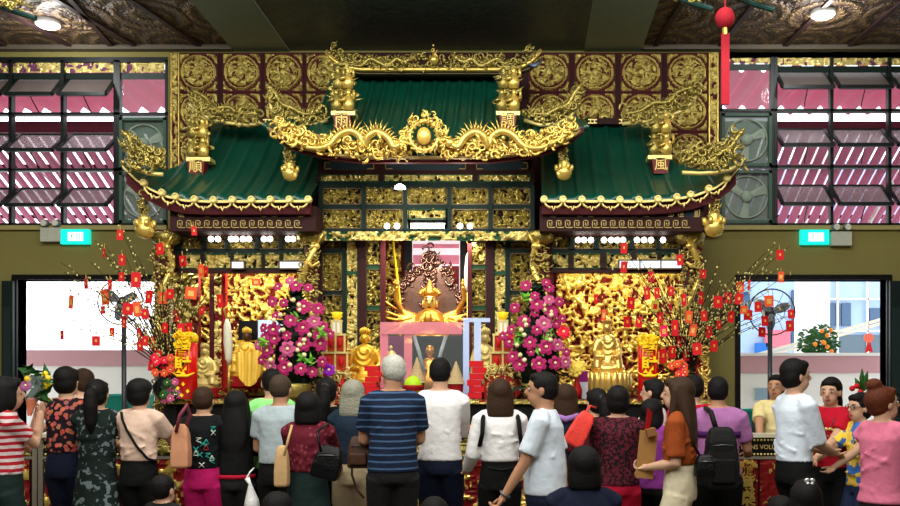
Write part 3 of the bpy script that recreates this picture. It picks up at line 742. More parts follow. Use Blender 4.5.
# ---- top ridge with its dragons
RL = [(326, 51), (332, 59), (342, 66), (360, 69.5), (500, 69.5), (520, 67.5), (532, 61), (541, 50)]
Yr = 9.45
t = thing('dragon_ridge', (X(434, Yr), Yr, Z(70, Yr)), 'upturned gilt dragon ridge along the very top of the shrine', 'roof ridge')
m = MB(); m.tube([P(px, interp(RL, px), Yr) for px in range(326, 542, 5)], .022, 8); m.build('ridge_rim', GOLDB, t, smooth=True)
m = MB(); fascia(m, [(a, b - (5 if 340 < a < 525 else 2)) for a, b in RL], 334, 533, Yr + .03, .1, .08); m.build('ridge_core', mat('dark_gilt_ground', (.30, .24, .10), .5, .5), t)
m = MB(); foliage(m, [P(px, interp(RL, px) - 7, Yr) for px in range(330, 540, 6)], .13, 250, 5, size=.028); m.build('ridge_scrollwork', GOLD, t, smooth=True)
def dragon(par, pts, r, Y, name='dragon', m_=GOLDB, spikes=True, seed=1, sp=.07):
    """body along px points, with spines; head at the last point"""
    P3 = [P(a, b, Y - c) for a, b, c in pts]
    fine = []
    for i in range(len(P3) - 1):          # catmull-rom
        p0, p1, p2, p3 = P3[max(i - 1, 0)], P3[i], P3[i + 1], P3[min(i + 2, len(P3) - 1)]
        for k in range(5):
            q = k / 5; fine.append(.5 * ((2 * p1) + (p2 - p0) * q + (2 * p0 - 5 * p1 + 4 * p2 - p3) * q * q + (-p0 + 3 * p1 - 3 * p2 + p3) * q ** 3))
    fine.append(P3[-1]); n = len(fine)
    m = MB(); m.tube(fine, lambda q: r * (.35 + .65 * min(1, q * 3)) * (1 if q < .85 else 1 - (q - .85) * 2), 8)
    if spikes:
        for i in range(2, n - 3, 1):
            tng = (fine[i + 1] - fine[i - 1]).normalized(); up = Vector((-tng.z, 0, tng.x))
            if up.z < 0: up = -up
            b = fine[i] + up * r * .6
            m.tube([b, b + up * sp * .6, b + up * sp + tng * .01], [r * .3, r * .2, .001], 4)
    h = fine[-1]; tg = (fine[-1] - fine[-4]).normalized(); up = Vector((-tg.z, 0, tg.x)); up = up if up.z > 0 else -up
    m.ell(h, (r * 1.35, r * 1.1, r * 1.25), su=10, sv=7)
    m.tube([h, h + tg * r * 1.5 + up * r * .2, h + tg * r * 2.6 + up * r * .5], [r * .95, r * .7, r * .45], 7)
    m.tube([h - up * r * .5, h + tg * r * 1.6 - up * r * 1.0], [r * .6, r * .3], 6)
    for s in (-1, 1):
        m.tube([h + up * r, h + up * r * 2.2 - tg * r * 1.2 + Vector((0, s * .02, 0)), h + up * r * 2.6 - tg * r * 2.6], [r * .3, r * .2, .002], 5)
        m.ell(h + tg * r * .8 + up * r * .75 + Vector((0, -r * .7, 0)), r * .28, su=7, sv=5)
    for i in (n // 4, n // 2, 3 * n // 4):  # clawed legs
        b = fine[i]; k = b + Vector((.04, -.04, -r * 2.2))
        m.tube([b, k], [r * .55, r * .35], 6)
        for a in (-.03, 0, .03): m.tube([k, k + Vector((a, -.02, -.035))], [r * .22, .002], 4)
    return m.build(name, m_, par, smooth=True)
for s in (-1, 1):
    dragon(t, [(434 + s * a, b, .03) for a, b in ((86, 62), (74, 66), (64, 59), (54, 63), (46, 66), (38, 59), (30, 62), (22, 58))], .026, Yr, m_=GOLD, seed=s, sp=.05)
m = MB(); c = P(434, 60, Yr - .05); m.ell(c, .05); foliage(m, [c + Vector((0, 0, .02)), c + Vector((0, 0, .1))], .1, 10, 4, size=.025); m.build('flaming_pearl', GOLDB, t, smooth=True)
m = MB(); m.tube([P(527, 64, Yr), P(535, 66, Yr - .04), P(543, 60, Yr)], [.01, .028, .004], 6); tag(m.build('tail_fin', mat('blue_grey_fin', (.42, .50, .58), .3, .4), t, smooth=True))
# ---- great gilt dragon frieze on the middle eave
Yd = YC - .06
t = thing('dragon_frieze', (X(426, Yd), Yd, Z(158, Yd)), 'bright gilt frieze of two dragons facing a flaming pearl on the middle eave', 'carving')
m = MB(); fascia(m, [(a, b - 17 + (6 if a < 300 or a > 550 else 0)) for a, b in CEV], 284, 568, Yd + .03, .10, .03); m.build('pierced_ground', mat('ground_gilt', (.45, .36, .14), .5, .5), t)  # one even, duller gilt for the frieze ground
m = MB(); m.tube([P(px, interp(CEV, px) + .5, Yd) for px in range(268, 586, 6)], .016, 6); m.build('lower_rim', mat('dull_gold', (.62, .52, .30), .5, .3), t, smooth=True)
for (x0, x1, sd) in ((276, 345, 1), (345, 415, 2), (440, 510, 3), (510, 576, 4)):
    m = MB(); foliage(m, [P(px, interp(CEV, px) - 8 - 0.0 * px, Yd) for px in range(x0, x1 + 1, 8)], lambda q: .16, 140, sd, size=.032, Ydep=.09); m.build('cloud_scrolls', GOLDB, t, smooth=True)
for s in (-1, 1):
    dragon(t, [(426 + s * a, b, c) for a, b, c in ((146, 131, .03), (130, 141, .05), (114, 148, .04), (98, 146, .06), (88, 136, .06), (76, 131, .07), (66, 137, .05), (62, 147, .05), (58, 137, .08), (49, 132, .09), (38, 138, .09), (32, 147, .1), (24, 143, .1))], .034, Yd, seed=s, sp=.06)
    m = MB()
    for cx_, cy_ in ((76, 131), (50, 133)):
        for k in range(9):
            a = PI * (.1 + .8 * k / 8); c = P(426 + s * cx_, cy_ + 6, Yd - .06); d = Vector((math.cos(a), 0, math.sin(a)))
            m.tube([c + d * .09, c + d * .19], [.010, .001], 4)
    m.build('spine_rays', GOLDB, t, smooth=True)
c = P(424, 136, Yd - .1); m = MB(); m.ell(c, (.065, .045, .08), mi=0)
m.build('flaming_pearl', mat('amber_pearl', (1, .84, .40), .3, .4), t, smooth=True)
m = MB()
for k in range(16):
    a = 2 * PI * k / 16; d = Vector((math.cos(a), 0, math.sin(a))); q = Vector((-d.z, 0, d.x))
    m.tube([c + d * .10, c + d * .14 + q * .03, c + d * .16 - q * .01, c + d * (.18 if k != 4 else .22) + q * .015], [.014, .013, .01, .002], 5)
foliage(m, [c + Vector((.19 * math.cos(a_ * .5236), 0, .19 * math.sin(a_ * .5236) - .02)) for a_ in range(-1, 8)], .09, 90, 44, size=.026, Ydep=.05); m.ring(c, .13, .016, 24); m.build('pearl_flames', GOLDB, t, smooth=True)
# ---- figure stacks with name tablets
def figure_stack(px, y0, y1, tab, Y, ch, label, w=11):
    t = thing('figure_post', (X(px, Y), Y, Z(tab[1], Y)), label, 'carved post', 'gilt figure posts with tablets')
    m = MB()
    n = 2; hh = (Z(y0, Y) - Z(y1, Y)) / n; x = X(px, Y); ww = w / F * Y
    m.box(x - ww * .8, x + ww * .8, Y + .03, Y + .12, Z(y1, Y), Z(y0, Y)); m.build('backing', mat('dark_gilt_ground', (.30, .24, .10), .5, .5), t)
    for i in range(n):
        z = Z(y1, Y) + hh * i
        for s in (-.55, .55) if i == 0 else (-.4, .5):
            m = MB(); b = Vector((x + ww * s, Y - .02, z))
            m.loft([(b.z, b.x, b.y, .05, .05), (b.z + hh * .3, b.x, b.y, .058, .05), (b.z + hh * .62, b.x, b.y, .045, .04), (b.z + hh * .7, b.x, b.y, .02, .02)], 10)
            m.ell(b + Vector((0, -.01, hh * .8)), (.028, .028, .034), su=9, sv=7)
            m.tube([b + Vector((-.04, 0, hh * .55)), b + Vector((-.07, -.05, hh * .35)), b + Vector((-.02, -.07, hh * .42))], .014, 6)
            m.tube([b + Vector((.04, 0, hh * .55)), b + Vector((.065, -.05, hh * .5)), b + Vector((.06, -.06, hh * .85))], .013, 6)
            m.ell(b + Vector((0, 0, hh * .9)), (.03, .03, .012), su=8, sv=5)
            m.build('carved_figure', GOLDB if s > 0 else GOLD, t, smooth=True)
    m = MB(); foliage(m, [Vector((x, Y, Z(y1 - 2, Y))), Vector((x, Y, Z(y0, Y)))], ww * 1.0, 90, int(px), size=.022)
    for v in range(len(m.v)):
        a, b, c = m.v[v]; m.v[v] = (x + (a - x) * 3.0, b, c)
    m.build('rockwork', GOLD, t, smooth=True)
    m = MB(); m.pbox(px - w - 1, y1, px + w + 1, y1 + 4, Y - .07, .16); m.build('plinth', GOLDF, t)
    a, b = tab
    m = MB(); V = [(X(px - 9, Y), Y - .06, Z(a, Y)), (X(px + 9, Y), Y - .06, Z(a, Y)), (X(px + 7, Y), Y - .06, Z(b, Y)), (X(px - 7, Y), Y - .06, Z(b, Y))]
    V += [(q[0], Y + .06, q[2]) for q in V]; m.raw(V, [(3, 2, 1, 0), (4, 5, 6, 7), (0, 1, 5, 4), (1, 2, 6, 5), (2, 3, 7, 6), (3, 0, 4, 7)])
    tb = m.build('tablet', mat('tablet_red', (.42, .12, .13), .45), t)
    c = text('tablet_character', ch, (0, 0, 0), .14, mat('tablet_gold', (1, .88, .5), .6), None, ext=.002, bold=.0005)
    c.parent = tb; c.location = (X(px, Y), Y - .068, Z((a + b) / 2, Y))
figure_stack(343, 68, 111, (114, 131), 8.75, '雨', 'gilt figure post left of the middle roof, red tablet reading 雨')
figure_stack(508, 68, 111, (114, 131), 8.75, '調', 'gilt figure post right of the middle roof, red tablet reading 調')
figure_stack(198, 119, 157, (160, 177), 9.1, '順', 'gilt figure post on the left side roof, red tablet reading 順')
figure_stack(660, 112, 155, (158, 175), 9.1, '風', 'gilt figure post on the right side roof, red tablet reading 風')
# ---- sweeping gilt hip ornaments
def sweep(line, w, n, Y, name, label, seed, group=None, size=.034, rim=True, dr=None):
    pts = [P(a, b, Y) for a, b in line]
    t = thing(name, pts[0], label, 'roof ornament', group)
    if rim:
        m = MB(); m.tube([p - Vector((0, 0, .06)) for p in pts], .02, 6); m.build('curved_rim', GOLDF, t, smooth=True)
    m = MB(); w0 = w(.3) if callable(w) else w; foliage(m, [p + Vector((0, 0, w0 / 2 - .06)) for p in pts], w, n, seed, size=size, Ydep=.1); m.build('gilt_scrollwork', GOLD, t, smooth=True)
    if dr: dragon(t, [(a, b, .05) for a, b in dr], .022, Y, m_=GOLD, seed=seed, sp=.045)
    return t
sweep([(127, 158), (136, 163), (150, 167), (163, 168)], lambda q: .34 - .22 * q, 120, 8.35, 'roof_tip_carving', 'gilt carved tip at the far left end of the left roof', 31, dr=[(160, 164), (150, 162), (143, 152), (134, 150), (129, 138), (125, 134)])
sweep([(741, 158), (730, 163), (716, 166), (700, 167), (682, 166)], lambda q: .36 - .24 * q, 130, 8.35, 'roof_tip_carving', 'gilt carved tip at the far right end of the right roof', 32, dr=[(698, 163), (712, 160), (722, 152), (730, 148), (737, 138), (741, 133)])
sweep([(190, 98), (198, 106), (210, 113), (225, 117), (245, 119), (262, 118)], .15, 110, 9.3, 'roof_hip_dragon', 'gilt hip dragon sweeping above the left side roof', 33, dr=[(258, 114), (240, 113), (228, 107), (214, 108), (206, 98), (196, 92)])
sweep([(700, 84), (692, 97), (680, 106), (664, 112), (645, 116), (622, 118)], .16, 110, 9.3, 'roof_hip_dragon', 'gilt hip dragon sweeping above the right side roof', 34, dr=[(624, 114), (640, 111), (654, 103), (668, 102), (678, 92), (690, 88)])
sweep([(270, 88), (271, 102), (280, 112), (296, 119), (312, 119), (328, 114)], .13, 90, 8.9, 'roof_hip_dragon', 'gilt upturned hip carving just left of the middle roof', 35, dr=[(318, 113), (304, 114), (292, 108), (282, 104), (276, 94), (270, 88)])
sweep([(580, 86), (578, 100), (570, 111), (556, 118), (540, 119), (524, 114)], .13, 90, 8.9, 'roof_hip_dragon', 'gilt upturned hip carving just right of the middle roof', 36, dr=[(532, 113), (546, 114), (558, 108), (568, 104), (574, 94), (579, 88)])
def pendant(px, py, h, Y, label, seed):
    t = thing('carved_pendant', P(px, py + h, Y), label, 'roof ornament', 'gilt pendants under the roof corners')
    m = MB(); foliage(m, [P(px, py, Y), P(px, py + h * .55, Y)], .17, 40, seed, size=.026, Ydep=.12); m.build('scroll_bracket', GOLD, t, smooth=True)
    c = P(px, py + h * .72, Y - .04); m = MB(); s = h * .0021
    m.lathe((c.x, c.y, c.z - s * 1.6), [(s * .3, -s * .3), (s * .95, 0), (s * 1.3, s * .8), (s * 1.15, s * 1.5), (s * .7, s * 1.9), (s * .9, s * 2.4), (s * .4, s * 2.8)], 12)
    for k in range(6):
        a = k * PI / 3; m.tube([c + Vector((s * 1.2 * math.cos(a), s * 1.2 * math.sin(a), -s * .4)), c + Vector((s * 1.25 * math.cos(a), s * 1.2 * math.sin(a), s * .5))], s * .3, 5)
    m.build('flower_basket', GOLDB, t, smooth=True)
pendant(290, 150, 27, 8.45, 'gilt flower pendant under the left corner of the middle roof', 41)
pendant(564, 148, 28, 8.45, 'gilt flower pendant under the right corner of the middle roof', 42)
pendant(145, 200, 34, 8.6, 'gilt flower pendant under the left roof tip', 43)
pendant(714, 196, 36, 8.6, 'gilt flower pendant under the right roof tip', 44)
# ---- carved front of the shrine: dark frame, gilt relief panels
def carved_front(name, label, frames, panels, Y, fm=None, parent_px=430, py=400, seed0=100, cat='carved front'):
    t = thing(name, (X(parent_px, Y), Y, Z(py, Y)), label, cat)
    for k, (a, b, c, d, mi) in enumerate(frames):
        m = MB(); m.pbox(a, b, c, d, Y - .003 * (k % 5) - (.02 if d - b > 8 else 0), .09); m.build('frame_rail', (MAROOND, JADE, DKGREEN, MAROON)[mi], t)
    for k, (a, b, c, d, kind) in enumerate(panels):
        m = MB(); Yp = Y + .03
        if kind in ('g', 'G', 'r'): prelief(m, a, b, c, d, Yp, depth=.045, cell=.0108, f=27 if kind == 'g' else 23, seed=seed0 + k, thr=.27)
        e = .9
        for (p, q, r_, s_) in ((a, b, c, b + e), (a, d - e, c, d), (a, b, a + e, d), (c - e, b, c, d)): m.pbox(p, q, r_, s_, Y - .012, .06, 2)
        m.build('carved_panel', [GOLDF if kind == 'G' else GOLD, RECESSR if kind == 'r' else RECESS, JADE if kind == 'G' else mat('panel_edge_bronze', (.34, .27, .15), .5, .3)], t, smooth=False)
    return t
fr = [(318, 160, 534, 174, 0), (318, 182, 534, 188, 2), (318, 204.5, 534, 209, 2), (318, 228.5, 534, 232, 2)]
for a, b in ((316, 320), (379, 384), (473, 478), (531, 535)): fr.append((a, 174, b, 182, 0))
for a in (318.5, 361.5, 403, 447.5, 488.5, 530.5): fr.append((a, 186, a + 4, 230, 2))
pn = [(320, 174, 379, 182, 'G'), (384, 174, 473, 182, 'G'), (478, 174, 531, 182, 'G')]
for a, b in ((322.5, 361.5), (365.5, 403), (407, 447.5), (451.5, 488.5), (492.5, 530.5)):
    pn.append((a, 188, b, 204.5, 'g'))
    if a not in (407,): pn.append((a, 209, b, 228.5, 'g'))
pn += [(408, 209, 446, 219, 'G')]
t = carved_front('carved_frieze', 'gilt carved frieze panels under the middle roof', fr, pn, 8.9, seed0=200, py=240, cat='frieze')
for a, b in ((324, 374), (385, 466), (476, 528)):
    m = MB(); m.pbox(a, 161, b, 170, 8.87, .03); m.build('inset_panel', BLUEP, t)
    q = MB()
    for s, e in ((a, 1), (b, -1)): q.pbox(min(s, s + 5 * e), 162, max(s, s + 5 * e), 163, 8.855, .016); q.pbox(min(s, s + 1 * e), 162, max(s, s + 1 * e), 169, 8.855, .016); q.pbox(min(s, s + 7 * e), 168, max(s, s + 7 * e), 169, 8.855, .016)
    q.build('corner_fret', mat('dull_gold', (.62, .52, .30), .5, .3), t)
m = MB(); prelief(m, 319, 232, 534, 241, 8.9, depth=.06, cell=.0125, f=14, seed=77, thr=.30); m.build('openwork_valance', [GOLDF, JADE], t)
# middle bay flanks
for sx, lab in ((0, 'left'), (1, 'right')):
    M_ = (lambda a: a) if not sx else (lambda a: 852 - a)
    def R4(a, b, c, d, k): a, c = sorted((M_(a), M_(c))); return (a, b, c, d, k)
    fr = [R4(318, 241, 322, 400, 0), R4(342, 241, 346, 400, 2), R4(358, 240, 366, 400, 0), R4(380.5, 240, 384.5, 400, 3), R4(322, 249, 342, 253, 2), R4(322, 291, 342, 295, 2), R4(366, 265, 381, 269, 1), R4(366, 306, 381, 310, 1), R4(322, 345, 342, 349, 2), R4(346, 272, 358, 274, 1)]
    pn = [R4(322, 241, 342, 249, 'g'), R4(322, 253, 342, 291, 'g'), R4(322, 295, 342, 345, 'g'), R4(322, 349, 342, 398, 'g'), R4(346, 241, 358, 272, 'G'), R4(346, 274, 358, 398, 'G'),
          R4(366, 241, 381, 265, 'g'), R4(366, 269, 381, 306, 'g'), R4(366, 310, 381, 398, 'g')]
    carved_front('carved_screen', 'gilt carved screen between maroon posts on the %s of the central niche' % lab, fr, pn, 9.1, parent_px=350 if not sx else 502, seed0=300 + 40 * sx, cat='screen')
# side bays
def bay(name, label, x0, x1, cells1, cells2, seed):
    fr = [(x0, 231, x1, 236, 2), (x0, 249, x1, 253.5, 2), (x0, 268.5, x1, 272.5, 0)]
    pn = []
    for a, b in cells1: pn.append((a, 241 if (a, b) in cells1[1:] else 236, b, 249, 'g'))
    for a, b in cells2: pn.append((a, 253.5, b, 268.5, 'G'))
    edges = sorted(set([x0] + [b for a, b in cells1]))
    for a, b in zip([x0] + [q[1] for q in cells1], [q[0] for q in cells1] + [x1]): fr.append((a, 236, b, 249, 2))
    for a, b in zip([x0] + [q[1] for q in cells2], [q[0] for q in cells2] + [x1]):
        if b - a > .5: fr.append((a, 253.5, b, 268.5, 0))
    return carved_front(name, label, fr, pn, 8.95, parent_px=(x0 + x1) / 2, seed0=seed, cat='screen')
tb1 = bay('bay_screen', 'row of small gilt panels above the left altar bay', 174, 306, [(181, 202), (206, 225), (229, 255), (259, 279), (283, 303)], [(181, 201), (204, 231), (233, 262), (264, 280), (282, 304)], 400)
tb2 = bay('bay_screen', 'row of small gilt panels above the right altar bay', 550, 684, [(552, 570), (574, 594), (599, 628), (634, 657), (660, 681)], [(552, 569), (573, 601), (606, 632), (636, 658), (661, 682)], 440)
# lamp reflections between those panels, put in as small glowing balls
def lamp_glints(par, lst, Y=9.0):
    for px, py in lst:
        m = MB(); c = P(px, py, Y - .12); m.ell(c, .028, su=10, sv=8); m.build('lit_spot', LAMPW, par, smooth=True)
lamp_glints(tb1, [(211, 239), (218, 239), (231, 239), (236, 239), (243, 239), (249, 239), (264, 239), (270, 239), (288, 239), (293, 239)], 8.93)
lamp_glints(tb2, [(578, 240), (584, 240), (591, 240), (604, 240), (611, 240), (617, 240), (623, 240), (637, 240), (644, 240), (651, 240), (663, 240)], 8.93)
_t = thing('spot_lamp', P(400, 187, 8.6), 'small white spot lamp under the middle roof', 'lamp'); _m = MB(); _m.lathe(P(400, 188.5, 8.6), [(.055, 0), (.05, .02), (.02, .04)], 14); _m.build('lit_lens', LAMPW, _t, smooth=True); _m = MB(); _m.bar(P(400, 186, 8.6), P(400, 180, 8.85), .02, .02); _m.build('bracket', STEEL, _t)
lamp_glints(t, [(387, 226), (397, 226), (460, 226), (470, 226)], 8.9)
def tube_lamp(px0, px1, py, Y, label):
    t = thing('tube_lamp', P((px0 + px1) / 2, py, Y), label, 'lamp')
    m = MB(); m.tube([P(px0, py, Y), P(px1, py, Y)], .035, 8); m.build('lit_tube', LAMPW, t, smooth=True)
    m = MB(); m.pbox(px0 - 1, py - 4, px1 + 1, py - 2.6, Y - .03, .06); m.build('holder', WHITEP, t)
tube_lamp(411, 444, 226, 9.0, 'lit tube lamp glowing in the opening above the central niche')
def white_lit(px0, py0, px1, py1, Y, label, cat='light box', nm='light_box'):
    t = thing(nm, P((px0 + px1) / 2, py1, Y), label, cat)
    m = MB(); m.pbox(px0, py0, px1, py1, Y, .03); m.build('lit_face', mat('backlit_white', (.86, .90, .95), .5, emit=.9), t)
    m = MB(); n = max(1, round((px1 - px0) / 22))
    for i in range(n + 1): m.pbox(px0 + (px1 - px0) * i / n - .6, py0, px0 + (px1 - px0) * i / n + .6, py1, Y - .01, .045)
    m.pbox(px0, py0 - .6, px1, py0 + .6, Y - .01, .045); m.pbox(px0, py1 - .6, px1, py1 + .6, Y - .01, .045)
    m.build('case_frame', mat('panel_edge_bronze', (.34, .27, .15), .5, .3), t)
white_lit(619, 260, 682, 268.5, 8.9, 'long backlit white strip in the panel row above the right bay')
white_lit(231, 261, 244, 268.5, 8.9, 'small backlit white pane above the left bay, left of the pair')
white_lit(279, 261, 302, 268.5, 8.9, 'small backlit white pane above the left bay beside the dragon column')
# gilt relief backs of the three bays
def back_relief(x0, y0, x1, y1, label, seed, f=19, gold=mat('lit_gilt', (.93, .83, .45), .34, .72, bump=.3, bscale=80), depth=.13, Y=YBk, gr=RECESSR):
    m = MB(); prelief(m, x0, y0, x1, y1, Y, depth=depth, cell=.0115, f=f, seed=seed, thr=.37)
    m.box(X(x0, Y), X(x1, Y), Y + .002, Y + .06, Z(y1, Y), Z(y0, Y), 1)
    return tag(m.build('carved_relief', [gold, gr], smooth=True), label, 'relief carving')
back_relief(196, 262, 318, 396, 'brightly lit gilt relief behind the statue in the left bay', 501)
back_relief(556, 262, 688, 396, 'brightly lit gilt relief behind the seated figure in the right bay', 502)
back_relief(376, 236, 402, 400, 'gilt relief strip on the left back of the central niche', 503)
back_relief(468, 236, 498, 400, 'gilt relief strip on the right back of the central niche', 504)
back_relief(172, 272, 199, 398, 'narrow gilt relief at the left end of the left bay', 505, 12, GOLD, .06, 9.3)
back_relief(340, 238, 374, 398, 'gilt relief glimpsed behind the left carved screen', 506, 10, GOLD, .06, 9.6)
m = MB(); m.box(X(160, 10.2), X(700, 10.2), 10.061, 10.3, 0, Z(232, 10.2)); struct('wall_inner', m, RECESSR)
# maroon posts at the left bay
for (a, b, lb, mm_) in ((209.5, 214, 'slim maroon post at the left of the left bay', MAROON), (215, 222, 'narrow gilt carved post beside the maroon post of the left bay', None), (222.5, 225.5, 'thin red post on the edge of the left relief', REDD)):
    Y = 9.25
    m = MB()
    if mm_: m.pbox(a, 268, b, 400, Y, .07); o = m.build('bay_post', mm_)
    else: prelief(m, a, 270, b, 400, Y, depth=.03, f=22, seed=9, cell=.012); m.pbox(a, 270, b, 400, Y + .002, .06, 1); o = m.build('bay_post', [GOLDF, RECESSR])
    tag(o, lb, 'post')
# ---- dragon columns
def dragon_column(px, y0, Y, r, label, seed, sgn=1):
    x = X(px, Y); zt = Z(y0, Y)
    t = thing('dragon_column', (x, Y, 0), label, 'column', 'gilt dragon columns of the shrine')
    m = MB(); m.lathe((x, Y, 0), [(r * 1.5, 0), (r * 1.5, .2), (r * 1.1, .3), (r * .8, .35), (r * .8, zt - .1)], 16); m.build('shaft', mat('dark_red_shaft', (.30, .12, .07), .5, .2), t, smooth=True)
    m = MB(); m.lathe((x, Y, zt), [(r * .8, -.1), (r * 1.5, -.06), (r * 1.7, 0), (r * 1.2, .03)], 14); foliage(m, [Vector((x - r, Y - r, zt - .02)), Vector((x + r, Y - r, zt - .02))], .07, 20, seed, size=.022); m.build('capital', GOLD, t, smooth=True)
    m = MB(); foliage(m, [Vector((x - r * .55, Y - r * .8, 1.3)), Vector((x - r * .55, Y - r * .8, zt - .1))], r * .8, 70, seed + 2, size=.02, Ydep=.05); foliage(m, [Vector((x + r * .55, Y - r * .8, 1.3)), Vector((x + r * .55, Y - r * .8, zt - .1))], r * .8, 70, seed + 3, size=.02, Ydep=.05); foliage(m, [Vector((x, Y - r * .8, 1.3)), Vector((x, Y - r * .8, zt - .1))], r * .5, 60, seed + 1, size=.026, Ydep=.05)
    for v in range(len(m.v)):
        a, b, c = m.v[v]; m.v[v] = (x + (a - x) * 1.5, b, c)
    m.build('cloud_carving', GOLD, t, smooth=True)
    n = 60; pts = []
    for i in range(n + 1):
        q = i / n; a = sgn * q * 2 * PI * 1.7 + seed; R = r * .85
        pts.append((x + R * math.cos(a), Y - abs(R * math.sin(a)) * 1.0 - .02, 1.3 + (zt - 1.42) * q))
    m = MB(); m.tube(pts, lambda q: .029 * (.3 + .7 * min(1, q * 3)), 8)
    h = Vector(pts[-1]) 
    m.ell(h, (.045, .04, .04)); m.tube([h, h + Vector((.04 * sgn, -.05, -.01))], [.035, .02], 7)
    for s in (-1, 1): m.tube([h, h + Vector((s * .05, -.02, .07)), h + Vector((s * .09, 0, .16))], [.018, .012, .002], 5)
    for i in range(4, n, 4):
        p = Vector(pts[i]); m.tube([p, p + Vector((0, -.03, .06))], [.014, .002], 4)
    for i in (15, 30, 44, 54):
        p = Vector(pts[i]); s = 1 if p.x < x else -1
        m.tube([p, p + Vector((s * .05, -.04, -.05)), p + Vector((s * .12, -.05, 0))], [.024, .018, .01], 6)
    m.build('coiled_dragon', GOLDB, t, smooth=True)
dragon_column(166, 236, 8.85, .085, 'gilt dragon column at the left end of the shrine behind red packets', 3)
dragon_column(311, 235, 8.85, .085, 'gilt dragon column left of the central bay above the magenta flowers', 5, -1)
dragon_column(540, 235, 8.85, .085, 'gilt dragon column right of the central bay above the magenta flowers', 6)
dragon_column(690, 235, 8.85, .09, 'gilt dragon column at the right end of the shrine behind red packets', 9, -1)
# ---- altar table
YA = 8.15; ZA = Z(399, YA)
for (a, b) in ((226, 272), (588, 628)):
    tt = thing('ridge_beam', P((a + b) / 2, 124, 9.7), 'short maroon ridge beam with gilt fret ends on the %s side roof' % ('left' if a < 400 else 'right'), 'roof beam')
    m = MB(); m.pbox(a, 118, b, 124, 9.7, .1); m.build('beam', MAROOND, tt)
    for e in (a, b - 9):
        m = MB(); m.pbox(e, 119, e + 9, 120, 9.68, .02); m.pbox(e, 122.5, e + 9, 123.5, 9.68, .02); m.pbox(e + 2, 120, e + 3, 122.5, 9.68, .02); m.pbox(e + 6, 120, e + 7, 122.5, 9.68, .02); m.build('end_fret', GOLDF, tt)
t = thing('altar_table', (X(440, YA), YA, 0), 'long black altar table with a gilt and red rail along its top', 'table')
m = MB(); m.box(X(166, YA), X(722, YA), YA, 9.75, ZA - .05, ZA); m.build('table_top', BLACK, t)
m = MB(); m.box(X(168, YA), X(720, YA), YA + .05, YA + .1, .1, ZA - .05); m.build('front_panel', BLACK, t)
m = MB(); relief(m, X(168, YA), X(720, YA), ZA - .045, ZA - .003, YA - .003, depth=.015, cell=.014, f=30, seed=61, thr=.3); m.build('carved_edge', [GOLD, REDD], t)
for px in (170, 300, 430, 560, 714):
    m = MB(); m.box(X(px, YA) - .06, X(px, YA) + .06, YA + .0, YA + .12, 0, ZA - .05); m.build('leg', BLACK, t)
# a lower stepped riser at the back for the statues
t = thing('altar_riser', (X(440, 8.9), 8.9, ZA), 'low red riser along the back of the altar table', 'riser')
m = MB(); m.box(X(200, 8.9), X(690, 8.9), 9.0, 9.7, ZA, ZA + .1); m.build('riser_body', REDD, t)
m = MB(); relief(m, X(200, 8.9), X(690, 8.9), ZA + .02, ZA + .09, 8.998, depth=.02, cell=.014, f=24, seed=63); m.build('carved_edge', [GOLD, REDD], t)
